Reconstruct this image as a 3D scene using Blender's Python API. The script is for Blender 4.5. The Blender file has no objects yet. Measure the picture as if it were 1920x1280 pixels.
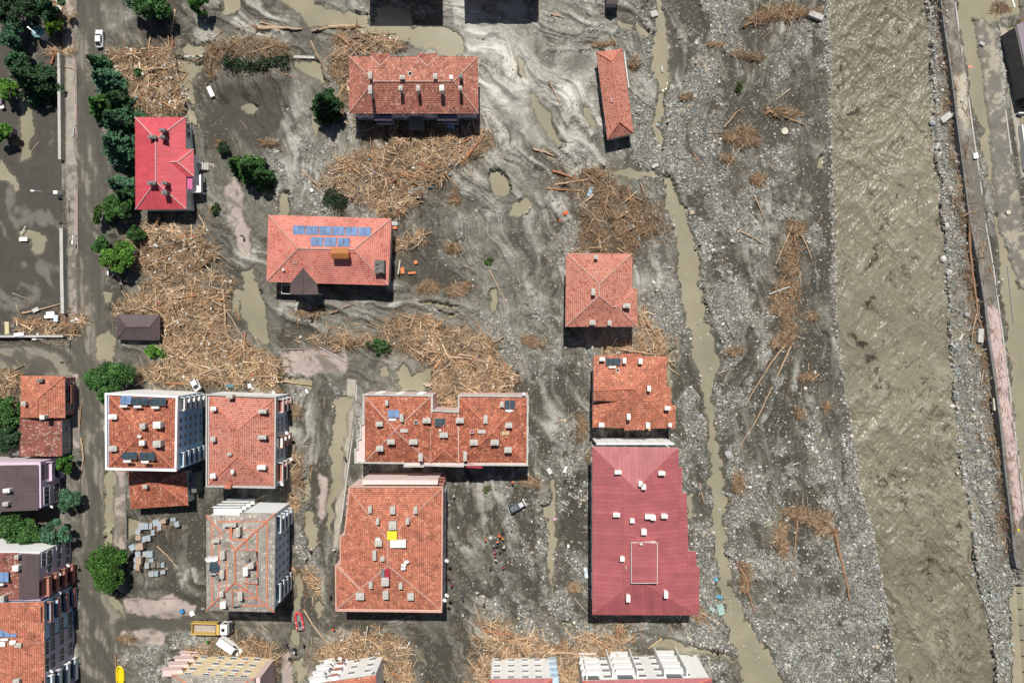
import bpy, bmesh, math, random
import numpy as np
from mathutils import Vector, Matrix
R = math.radians
random.seed(7); rng = np.random.default_rng(7)
S = 0.125          # metres per photo pixel on the ground
CH = 160.0         # camera height
sc = bpy.context.scene
COL = sc.collection
# ---------------------------------------------------------------- camera
cam_d = bpy.data.cameras.new("camera"); cam = bpy.data.objects.new("camera", cam_d); COL.objects.link(cam)
cam.location = (0, 0, CH); cam.rotation_euler = (0, 0, 0)
cam_d.sensor_width = 36; cam_d.lens = 24; cam_d.clip_end = 3000; cam_d.clip_start = 1
sc.camera = cam
# ---------------------------------------------------------------- sky and sun
SUN_EL, SUN_AZ = 59.0, 1.5      # from the top of the picture (+Y), a touch west
w = bpy.data.worlds.new("World"); sc.world = w; w.use_nodes = True
wn = w.node_tree; bg = wn.nodes['Background']
sky = wn.nodes.new('ShaderNodeTexSky'); sky.sky_type = 'NISHITA'; sky.sun_disc = False
sky.sun_elevation = R(SUN_EL); sky.sun_rotation = R(-SUN_AZ); sky.altitude = 100
wn.links.new(sky.outputs[0], bg.inputs[0]); bg.inputs[1].default_value = 0.05
sd = bpy.data.lights.new("sun", 'SUN'); sd.energy = 5.0; sd.angle = R(0.53); sd.color = (1.0, 0.955, 0.88)
sun = bpy.data.objects.new("sun", sd); COL.objects.link(sun)
dirv = Vector((-math.sin(R(SUN_AZ)) * math.cos(R(SUN_EL)), math.cos(R(SUN_AZ)) * math.cos(R(SUN_EL)), math.sin(R(SUN_EL))))
sun.rotation_euler = dirv.to_track_quat('Z', 'Y').to_euler(); sun.location = dirv * 200
vs = sc.view_settings; vs.view_transform = 'Standard'; vs.look = 'None'; vs.exposure = 0.0; vs.gamma = 1

# ---------------------------------------------------------------- helpers
def W(px, py, z=0.0):
    """a point of the place that stands z metres up and is seen at photo pixel px, py"""
    k = (CH - z) / CH
    return Vector(((px - 960) * S * k, (640 - py) * S * k, z))
def G(px, py): return ((px - 960) * S, (640 - py) * S)
def s2l(r, g, b):
    f = lambda c: (c / 255 / 12.92) if c / 255 <= .04045 else ((c / 255 + .055) / 1.055) ** 2.4
    return (f(r), f(g), f(b))
def tag(o, label=None, cat=None, group=None, kind=None):
    if label: o['label'] = label
    if cat: o['category'] = cat
    if group: o['group'] = group
    if kind: o['kind'] = kind
    return o
def link(name, me, parent=None, mats=()):
    for m in mats: me.materials.append(m)
    o = bpy.data.objects.new(name, me); COL.objects.link(o)
    if parent is not None: o.parent = parent
    return o
def thing(name, label, cat, loc=(0, 0, 0), rz=0, group=None):
    o = bpy.data.objects.new(name, None); COL.objects.link(o); o.location = loc; o.rotation_euler = (0, 0, rz)
    o.empty_display_size = .2
    return tag(o, label, cat, group)
def copy_tree(o, parent=None):
    c = o.copy(); COL.objects.link(c)
    if parent is not None: c.parent = parent
    for ch in list(o.children): copy_tree(ch, c)
    return c

class MB:
    """collects shapes, then links them as ONE mesh object"""
    def __init__(s): s.v = []; s.f = []; s.m = []; s.c = []; s.col = False; s.uv = None
    def add(s, vs_, fs, m=0, c=None):
        b = len(s.v); s.v += [tuple(p) for p in vs_]
        s.f += [tuple(b + i for i in f) for f in fs]; s.m += [m] * len(fs)
        return s
    def box(s, c, d, rz=0, m=0, M=None):
        hx, hy, hz = d[0] / 2, d[1] / 2, d[2] / 2
        pts = [Vector((x, y, z)) for z in (-hz, hz) for x, y in ((-hx, -hy), (hx, -hy), (hx, hy), (-hx, hy))]
        if M is None: M = Matrix.Rotation(rz, 4, 'Z')
        M = Matrix.Translation(c) @ M
        return s.add([M @ p for p in pts], [(3, 2, 1, 0), (4, 5, 6, 7), (0, 1, 5, 4), (1, 2, 6, 5), (2, 3, 7, 6), (3, 0, 4, 7)], m)
    def bar(s, a, b, w, h=None, m=0):
        a = Vector(a); b = Vector(b); h = h or w; d = (b - a)
        if d.length < 1e-5: return s
        q = d.to_track_quat('X', 'Z').to_matrix().to_4x4()
        return s.box((a + b) / 2, (d.length, w, h), M=q, m=m)
    def tube(s, pts, rad, n=8, m=0, cap=True):
        pts = [Vector(p) for p in pts]
        rad = rad if hasattr(rad, '__len__') else [rad] * len(pts)
        vv = []; ff = []; up = Vector((0.01, 0.02, 1))
        for i, p in enumerate(pts):
            t = (pts[min(i + 1, len(pts) - 1)] - pts[max(i - 1, 0)]).normalized()
            a = t.cross(up)
            if a.length < .05: a = t.cross(Vector((1, 0, 0)))
            a.normalize(); b = t.cross(a)
            for k in range(n):
                an = 2 * math.pi * k / n
                vv.append(p + (a * math.cos(an) + b * math.sin(an)) * rad[i])
        for i in range(len(pts) - 1):
            for k in range(n):
                k2 = (k + 1) % n
                ff.append((i * n + k, i * n + k2, (i + 1) * n + k2, (i + 1) * n + k))
        if cap: ff.append(tuple(range(n))); ff.append(tuple((len(pts) - 1) * n + k for k in reversed(range(n))))
        return s.add(vv, ff, m)
    def prism(s, poly, z0, z1, m=0):
        """poly: xy points counter-clockwise"""
        n = len(poly)
        vv = [(p[0], p[1], z0) for p in poly] + [(p[0], p[1], z1) for p in poly]
        ff = [tuple(reversed(range(n))), tuple(range(n, 2 * n))] + [(i, (i + 1) % n, (i + 1) % n + n, i + n) for i in range(n)]
        return s.add(vv, ff, m)
    def build(s, name, mats, parent=None, smooth=False, bevel=0, fix=True):
        me = bpy.data.meshes.new(name); me.from_pydata(s.v, [], s.f)
        if not isinstance(mats, (list, tuple)): mats = [mats]
        for m in mats: me.materials.append(m)
        if max(s.m, default=0) > 0: me.polygons.foreach_set('material_index', s.m)
        if fix or bevel:
            bm = bmesh.new(); bm.from_mesh(me)
            bmesh.ops.recalc_face_normals(bm, faces=bm.faces)
            if bevel:
                bmesh.ops.bevel(bm, geom=list(bm.edges), offset=bevel, segments=2, affect='EDGES', profile=.6)
            bm.to_mesh(me); bm.free()
        if smooth: me.polygons.foreach_set('use_smooth', [True] * len(me.polygons))
        me.update()
        o = bpy.data.objects.new(name, me); COL.objects.link(o)
        if parent is not None: o.parent = parent
        return o

def fastmesh(name, V, F, cols=None, mat=None, smooth=False, attrs=None, uv=None):
    """V (n,3), F (m,k) numpy -> mesh object"""
    me = bpy.data.meshes.new(name); k = F.shape[1]
    me.vertices.add(len(V)); me.vertices.foreach_set('co', V.astype(np.float32).ravel())
    me.loops.add(F.size); me.loops.foreach_set('vertex_index', F.astype(np.int32).ravel())
    me.polygons.add(len(F)); me.polygons.foreach_set('loop_start', np.arange(0, F.size, k, dtype=np.int32))
    me.polygons.foreach_set('loop_total', np.full(len(F), k, dtype=np.int32))
    me.update(calc_edges=True)
    if smooth: me.polygons.foreach_set('use_smooth', np.ones(len(F), dtype=bool))
    if cols is not None:
        a = me.color_attributes.new('Col', 'FLOAT_COLOR', 'POINT')
        c4 = np.ones((len(V), 4), np.float32); c4[:, :3] = cols; a.data.foreach_set('color', c4.ravel())
    for nm, arr in (attrs or {}).items():
        a = me.attributes.new(nm, 'FLOAT', 'POINT'); a.data.foreach_set('value', arr.astype(np.float32).ravel())
    if mat: me.materials.append(mat)
    o = bpy.data.objects.new(name, me); COL.objects.link(o)
    return o

# ---------------------------------------------------------------- materials
def newmat(name):
    m = bpy.data.materials.new(name); m.use_nodes = True
    nt = m.node_tree; return m, nt, nt.nodes['Principled BSDF']
def N(nt, t, **kw):
    n = nt.nodes.new(t)
    for k, v in kw.items(): setattr(n, k, v)
    return n
def mathn(nt, op, a, b=None):
    n = N(nt, 'ShaderNodeMath', operation=op)
    for i, v in enumerate((a, b)):
        if v is None: continue
        if hasattr(v, 'links'): nt.links.new(v, n.inputs[i])
        else: n.inputs[i].default_value = v
    return n.outputs[0]
def mixc(nt, f, a, b, mode='MIX'):
    n = N(nt, 'ShaderNodeMix', data_type='RGBA', blend_type=mode)
    for i, v in ((0, f), (6, a), (7, b)):
        if hasattr(v, 'links'): nt.links.new(v, n.inputs[i])
        else: n.inputs[i].default_value = v if i == 0 else (*v, 1)
    return n.outputs[2]
def noise(nt, vec, scale, detail=3, rough=.55):
    n = N(nt, 'ShaderNodeTexNoise'); n.inputs['Scale'].default_value = scale
    n.inputs['Detail'].default_value = detail; n.inputs['Roughness'].default_value = rough
    if vec is not None: nt.links.new(vec, n.inputs['Vector'])
    return n.outputs['Fac']
def ramp(nt, fac, stops):
    n = N(nt, 'ShaderNodeValToRGB'); e = n.color_ramp.elements
    while len(e) < len(stops): e.new(.5)
    for i, (p, c) in enumerate(stops): e[i].position = p; e[i].color = (*c, 1)
    nt.links.new(fac, n.inputs[0]); return n.outputs[0]
def bump(nt, b, h, strength=.3, dist=.05):
    n = N(nt, 'ShaderNodeBump'); n.inputs['Strength'].default_value = strength; n.inputs['Distance'].default_value = dist
    nt.links.new(h, n.inputs['Height']); nt.links.new(n.outputs[0], b.inputs['Normal'])
_mc = {}
def mat(name, rgb, rough=.8, var=.25, scale=1.5, bmp=.15, metal=0, spec=.5, dirt=None):
    if name in _mc: return _mc[name]
    m, nt, b = newmat(name)
    geo = N(nt, 'ShaderNodeNewGeometry').outputs['Position']
    f = noise(nt, geo, scale, 5, .65); g = noise(nt, geo, scale * .22, 3, .5)
    lo = tuple(c * (1 - var) for c in rgb); hi = tuple(min(1, c * (1 + var * .6)) for c in rgb)
    c = ramp(nt, f, [(.3, lo), (.7, hi)])
    c = mixc(nt, mathn(nt, 'MULTIPLY', ramp(nt, g, [(.45, (0, 0, 0)), (.7, (1, 1, 1))]), var * .9), c, dirt or tuple(x * .55 for x in rgb))
    nt.links.new(c, b.inputs['Base Color'])
    b.inputs['Roughness'].default_value = rough; b.inputs['Metallic'].default_value = metal
    b.inputs['Specular IOR Level'].default_value = spec
    if bmp: bump(nt, b, f, bmp, .03)
    _mc[name] = m; return m
def vcol_mat(name, rough=.85, spec=.3, bmp=.3, scale=6, amp=.35):
    m, nt, b = newmat(name)
    a = N(nt, 'ShaderNodeVertexColor', layer_name='Col').outputs[0]
    geo = N(nt, 'ShaderNodeNewGeometry').outputs['Position']
    f = noise(nt, geo, scale, 4, .7)
    nt.links.new(mixc(nt, 1.0, a, ramp(nt, f, [(.25, (1 - amp * 1.1,) * 3), (.75, (1 + amp * .85,) * 3)]), 'MULTIPLY'), b.inputs['Base Color'])
    b.inputs['Roughness'].default_value = rough; b.inputs['Specular IOR Level'].default_value = spec
    bump(nt, b, f, bmp, .05)
    return m

# ---------------------------------------------------------------- numeric noise on the ground grid
_tab = rng.random((256, 256)).astype(np.float32)
def vnoise(x, y, seed=0):
    x = x + seed * 17.31; y = y + seed * 9.77
    xi = np.floor(x).astype(np.int64); yi = np.floor(y).astype(np.int64)
    fx = (x - xi).astype(np.float32); fy = (y - yi).astype(np.float32)
    fx = fx * fx * (3 - 2 * fx); fy = fy * fy * (3 - 2 * fy)
    x0 = xi & 255; x1 = (xi + 1) & 255; y0 = yi & 255; y1 = (yi + 1) & 255
    a = _tab[y0, x0]; b = _tab[y0, x1]; c = _tab[y1, x0]; d = _tab[y1, x1]
    return (a + (b - a) * fx) * (1 - fy) + (c + (d - c) * fx) * fy
def fbm(x, y, f, seed=0, oct=4, g=.5):
    t = 0; a = 1; s = 0
    for o in range(oct):
        t = t + a * vnoise(x * f * 2 ** o, y * f * 2 ** o, seed + o * 3); s += a; a *= g
    return t / s
def sstep(a, b, x):
    t = np.clip((x - a) / (b - a), 0, 1); return t * t * (3 - 2 * t)
def seg_d(X, Y, a, b):
    dx, dy = b[0] - a[0], b[1] - a[1]; L = dx * dx + dy * dy + 1e-9
    t = np.clip(((X - a[0]) * dx + (Y - a[1]) * dy) / L, 0, 1)
    return np.hypot(X - a[0] - t * dx, Y - a[1] - t * dy), t
def inpoly(X, Y, P):
    ins = np.zeros(X.shape, bool); n = len(P)
    for i in range(n):
        x1, y1 = P[i]; x2, y2 = P[(i + 1) % n]
        if y1 == y2: continue
        c = ((y1 > Y) != (y2 > Y)) & (X < (x2 - x1) * (Y - y1) / (y2 - y1) + x1)
        ins ^= c
    return ins
def psdf(X, Y, P):
    """signed distance in photo pixels, positive inside"""
    d = np.full(X.shape, 1e9)
    for i in range(len(P)): d = np.minimum(d, seg_d(X, Y, P[i], P[(i + 1) % len(P)])[0])
    return np.where(inpoly(X, Y, P), d, -d)
# ================================================================ THE GROUND
# one sheet, 0.25 m grid inside the surveyed part, real heights; mask values say what the soil is and where glare is painted in
STEP = 2.0                                   # photo pixels
gx = np.arange(-60, 1981, STEP); gy = np.arange(-60, 1341, STEP)
PX, PY = np.meshgrid(gx, gy); NY, NX = PX.shape
def warp(amp, f, seed): return (fbm(PX, PY, f, seed, 3) - .5) * 2 * amp
WX = PX + warp(9, .03, 1) + warp(3, .15, 2); WY = PY + warp(9, .03, 5) + warp(3, .15, 6)
def region(P, soft=4.0, wob=1.0, rough=0.0):
    """soft mask of a polygon given in photo pixels, with a ragged edge"""
    P = [tuple(map(float, p)) for p in P]; m = np.zeros(PX.shape, np.float32)
    x0 = min(p[0] for p in P) - 40; x1 = max(p[0] for p in P) + 40; y0 = min(p[1] for p in P) - 40; y1 = max(p[1] for p in P) + 40
    i0 = max(0, int((x0 + 60) / STEP)); i1 = min(NX, int((x1 + 60) / STEP) + 1); j0 = max(0, int((y0 + 60) / STEP)); j1 = min(NY, int((y1 + 60) / STEP) + 1)
    if i1 <= i0 or j1 <= j0: return m
    sl = (slice(j0, j1), slice(i0, i1))
    X = PX[sl] * (1 - wob) + WX[sl] * wob; Y = PY[sl] * (1 - wob) + WY[sl] * wob
    d = psdf(X, Y, P)
    if rough: d = d + (fbm(PX[sl], PY[sl], .11, 40, 4) - .5) * rough
    m[sl] = sstep(-soft, soft, d); return m
def band(pts, soft=3.0, wob=.6, rough=0.0):
    """pts: (x, y, width)"""
    m = np.zeros(PX.shape, np.float32)
    X = PX * (1 - wob) + WX * wob; Y = PY * (1 - wob) + WY * wob
    for a, b in zip(pts[:-1], pts[1:]):
        r = max(a[2], b[2]) + 30
        i0 = max(0, int((min(a[0], b[0]) - r + 60) / STEP)); i1 = min(NX, int((max(a[0], b[0]) + r + 60) / STEP) + 1)
        j0 = max(0, int((min(a[1], b[1]) - r + 60) / STEP)); j1 = min(NY, int((max(a[1], b[1]) + r + 60) / STEP) + 1)
        if i1 <= i0 or j1 <= j0: continue
        sl = (slice(j0, j1), slice(i0, i1))
        d, t = seg_d(X[sl], Y[sl], a, b); d = (a[2] + (b[2] - a[2]) * t) / 2 - d
        if rough: d = d - 1.5 + (fbm(PX[sl], PY[sl], .07, 41, 5, .6) - .5) * rough * 2.4
        m[sl] = np.maximum(m[sl], sstep(-soft, soft, d))
    return m
def idw(ctrl, p=2.2):
    """smooth field through scattered control points (x, y, value...)"""
    sx = PX[::8, ::8]; sy = PY[::8, ::8]; num = 0; den = 0
    for c in ctrl:
        wgt = 1 / ((sx - c[0]) ** 2 + (sy - c[1]) ** 2 + 900) ** (p / 2)
        num = num + wgt[..., None] * np.array(c[2:], float); den = den + wgt
    v = num / den[..., None]
    yi = np.clip((np.arange(NY) / 8), 0, v.shape[0] - 1.001); xi = np.clip((np.arange(NX) / 8), 0, v.shape[1] - 1.001)
    y0 = yi.astype(int); x0 = xi.astype(int); fy = (yi - y0)[:, None, None]; fx = (xi - x0)[None, :, None]
    o = (v[y0][:, x0] * (1 - fx) + v[y0][:, x0 + 1] * fx) * (1 - fy) + (v[y0 + 1][:, x0] * (1 - fx) + v[y0 + 1][:, x0 + 1] * fx) * fy
    return [o[..., k] for k in range(o.shape[-1])]

# --- the way the flood ran (dx, dy in photo pixels)
FLOW = [(60, 100, .1, 1), (60, 400, .2, 1), (60, 600, 1, .2), (170, 200, 0, 1), (170, 600, 0, 1), (180, 1000, 0, 1), (200, 1200, .5, 1), (300, 60, .5, 1), (430, 40, 1, .4),
        (430, 160, .3, 1), (470, 220, .4, 1), (560, 30, 1, .3), (540, 260, .5, 1), (600, 330, -.3, 1), (620, 250, .3, 1), (440, 300, .5, 1), (440, 480, .8, .8), (330, 540, 1, -.15),
        (410, 520, 1, .3), (480, 560, .8, 1), (560, 600, 1, .25), (650, 590, 1, .1), (750, 570, 1, -.15), (850, 570, 1, .0), (800, 520, .6, .8), (770, 400, .3, 1), (830, 380, .6, 1),
        (800, 60, 1, .2), (900, 60, 1, .4), (950, 120, .7, 1), (1000, 200, .6, 1), (1060, 270, 1, .6), (1050, 60, 1, .15), (1050, 110, 1, .2), (1090, 200, .2, 1), (1100, 270, .8, .6),
        (920, 330, .6, 1), (880, 400, 1, .9), (880, 460, .7, 1), (930, 420, .4, 1), (920, 520, .35, 1), (960, 620, .45, 1), (990, 700, .5, 1), (1010, 560, .1, 1), (1020, 430, .5, .8),
        (1040, 820, .1, 1), (1000, 780, .3, 1), (900, 640, .6, 1), (700, 690, 1, .5), (740, 700, .6, 1), (560, 740, -.2, 1), (590, 800, -.15, 1), (560, 950, 0, 1), (600, 1080, .1, 1),
        (570, 1200, .3, 1), (650, 1190, 1, .1), (760, 1180, 1, .1), (820, 1220, .7, 1), (880, 1230, .4, 1), (850, 980, .2, 1), (880, 1080, .5, .8), (900, 1150, 1, .1), (960, 1030, .1, 1),
        (1040, 1050, .2, 1), (1060, 1120, .7, 1), (1150, 1180, 1, .1), (1280, 1180, 1, .3), (1320, 1230, 1, .8), (1230, 600, .2, 1), (1230, 500, .3, 1), (1250, 300, .1, 1), (1300, 200, .1, 1),
        (1400, 100, -.2, 1), (1450, 300, .1, 1), (1420, 500, .2, 1), (1450, 700, -.2, 1), (1500, 900, .2, 1), (1450, 1100, .5, 1), (1600, 1200, .2, 1), (1400, 1150, .4, 1), (1800, 300, .1, 1), (1850, 700, .1, 1), (320, 1020, .3, 1), (350, 1060, .4, 1), (300, 1165, 1, 0), (220, 1100, .2, 1)]
fx_, fy_ = idw([(a, b, c / math.hypot(c, d), d / math.hypot(c, d)) for a, b, c, d in FLOW], 3.0)
curl = fbm(PX, PY, .012, 60, 3); cy_, cx_ = np.gradient(curl)
fx_ = fx_ + cy_ * 26; fy_ = fy_ - cx_ * 26
ln = np.hypot(fx_, fy_) + 1e-6; fx_ /= ln; fy_ /= ln
def lic(src, n=14, step=1.0):
    out = src.copy(); 
    for sgn in (1, -1):
        x = np.tile(np.arange(NX, dtype=np.float32), (NY, 1)); y = np.tile(np.arange(NY, dtype=np.float32)[:, None], (1, NX))
        for i in range(n):
            xi = np.clip(x + .5, 0, NX - 1).astype(np.int32); yi = np.clip(y + .5, 0, NY - 1).astype(np.int32)
            x = x + sgn * step * fx_[yi, xi]; y = y + sgn * step * fy_[yi, xi]
            out += src[np.clip(y + .5, 0, NY - 1).astype(np.int32), np.clip(x + .5, 0, NX - 1).astype(np.int32)]
    out /= 2 * n + 1
    return np.clip((out - out.mean()) / (out.std() * 3.3) + .5, 0, 1)
L1 = lic(rng.random((NY, NX)).astype(np.float32), 12)                         # fine streaks
L2 = lic(fbm(PX, PY, .09, 21, 2).astype(np.float32), 22)                      # broad swirls
L3 = lic(fbm(PX, PY, .035, 25, 2).astype(np.float32), 30)
FB = fbm(PX, PY, .02, 31, 5); FC = fbm(PX, PY, .09, 33, 5, .6); FD = rng.random((NY, NX)).astype(np.float32)

# --- how silvery (1) or dark and wet (0) the silt is, wet glare painted into the silver
BR = [(900, 75, .95), (950, 115, .9), (970, 200, .9), (1040, 60, .6), (1060, 120, .72), (1085, 220, .85), (1010, 250, .75), (1120, 290, .7), (560, 240, .6), (600, 310, .72), (530, 330, .5),
      (460, 30, .62), (400, 60, .6), (430, 130, .5), (700, 20, .62), (650, 90, .45), (860, 330, .62), (900, 400, .6), (960, 330, .5), (880, 500, .45), (1000, 450, .5), (1030, 590, .5), (820, 600, .42),
      (950, 690, .5), (900, 560, .5), (440, 190, .06), (490, 240, .12), (310, 50, .12), (830, 370, .1), (790, 490, .18), (830, 520, .25), (60, 300, .12), (60, 420, .08), (70, 560, .1), (60, 120, .15),
      (170, 300, .25), (170, 620, .3), (175, 800, .35), (850, 980, .3), (900, 1060, .38), (880, 1120, .35), (1040, 960, .12), (1080, 930, .08), (1060, 1000, .12), (1000, 1040, .2), (1150, 1180, .3), (830, 1170, .45), (860, 1230, .35),
      (600, 1100, .3), (590, 780, .42), (540, 800, .4), (320, 1000, .16), (355, 1050, .35), (1010, 830, .28), (1050, 740, .3), (1230, 560, .62), (1180, 330, .5), (500, 590, .42), (640, 590, .4), (700, 690, .45), (430, 490, .35),
      (300, 60, .1), (250, 60, .55), (210, 90, .45), (1250, 420, .45), (1500, 700, .15), (1450, 200, .18), (1400, 60, .15), (1450, 560, .2), (1530, 780, .2), (1400, 800, .25), (1480, 1000, .35), (1600, 1200, .4), (1290, 750, .45), (620, 1180, .35), (740, 1170, .5), (20, 400, .1), (330, 1200, .3), (1330, 1240, .45), (1700, 600, .3), (1840, 300, .45)]
bright, = idw(BR, 3.6)
# --- how stony
GR = [(1240, 200, .62), (1290, 200, .7), (1340, 300, .72), (1300, 100, .62), (1400, 150, .4), (1430, 60, .42), (1520, 160, .62), (1540, 60, .6), (1480, 250, .5), (1380, 380, .62), (1330, 420, .8), (1340, 550, .85),
      (1350, 650, .8), (1300, 640, .5), (1290, 760, .72), (1300, 850, .7), (1390, 760, .85), (1390, 900, .8), (1450, 850, .62), (1520, 300, .62), (1530, 450, .6), (1540, 560, .55), (1440, 450, .42), (1470, 560, .4),
      (1420, 620, .45), (1540, 650, .3), (1540, 720, .25), (1500, 680, .28), (1540, 850, .55), (1480, 800, .52), (1420, 1000, .72), (1500, 1000, .62), (1560, 1000, .82), (1600, 1100, .92), (1640, 1200, .95), (1560, 1150, .85),
      (1500, 1180, .8), (1480, 1080, .78), (1400, 1080, .7), (1440, 1230, .5), (1500, 1260, .85), (1600, 950, .85), (1590, 840, .6), (1575, 700, .5), (1300, 1000, .75), (1330, 1150, .72), (1210, 640, .5), (1200, 560, .35),
      (1230, 620, .62), (1060, 700, .45), (1080, 740, .45), (1090, 800, .4), (1000, 900, .42), (1000, 1000, .62), (990, 1080, .72), (1010, 1140, .7), (1080, 1170, .55), (1040, 1090, .4), (960, 1010, .4), (1060, 1000, .3),
      (900, 1000, .15), (850, 1000, .1), (560, 380, .62), (590, 350, .5), (540, 330, .5), (620, 80, .4), (470, 30, .2), (570, 1190, .4), (480, 920, .2), (560, 980, .45), (600, 770, .3), (500, 850, .25), (1100, 330, .45), (1060, 90, .35),
      (1180, 20, .4), (1190, 100, .45), (1160, 330, .5), (1200, 380, .55), (1010, 480, .25), (960, 430, .35), (930, 500, .3), (900, 300, .2), (860, 200, .15), (1000, 170, .0), (1080, 230, .0), (950, 60, .0), (800, 300, .1),
      (700, 560, .1), (450, 480, .05), (60, 300, -.3), (60, 500, -.3), (170, 500, -.1), (180, 1000, -.1), (320, 1030, 0), (300, 1220, .4), (370, 1190, .45), (430, 170, -.2), (300, 60, -.1), (250, 50, .1), (850, 1210, -.1), (750, 1180, .0), (640, 1200, .1),
      (1800, 100, .9), (1790, 400, .95), (1810, 700, .95), (1840, 1000, .95), (1880, 1200, .95)]
gr, = idw(GR, 3.2)
gravel = sstep(.46, .60, gr * .95 - .21 * sstep(1370, 1420, PX) * sstep(900, 780, PY) + (L3 - .5) * .42 + (FB - .5) * (.45 + .65 * sstep(1120, 1260, PX)) + (FC - .5) * .55 + (fbm(PX, PY, .045, 35, 3) - .5) * .5 + .0)

# --- the river, its banks
RL = [(1553, -60), (1553, 0), (1556, 150), (1560, 300), (1563, 420), (1566, 560), (1571, 640), (1577, 690), (1588, 760), (1597, 820), (1606, 870), (1615, 930), (1632, 975), (1645, 1040), (1655, 1100), (1665, 1150), (1673, 1200), (1681, 1280), (1690, 1345)]
RR = [(1735, -60), (1741, 0), (1745, 60), (1748, 100), (1750, 180), (1752, 230), (1755, 280), (1763, 330), (1768, 400), (1776, 460), (1779, 540), (1783, 600), (1787, 660), (1791, 720), (1796, 780), (1799, 830), (1808, 880), (1817, 930), (1823, 970), (1829, 1020), (1833, 1060), (1842, 1110), (1856, 1160), (1866, 1220), (1872, 1280), (1880, 1345)]
lx = np.interp(gy, [p[1] for p in RL], [p[0] for p in RL])[:, None]; rx = np.interp(gy, [p[1] for p in RR], [p[0] for p in RR])[:, None]
jag = (fbm(PX, PY, .12, 70, 4) - .5) * 9 + (fbm(PX, PY, .025, 72, 3) - .5) * 14
dR = np.minimum(PX - lx, rx - PX) + jag             # positive in the river
river = sstep(-2, 5, dR)

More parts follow.
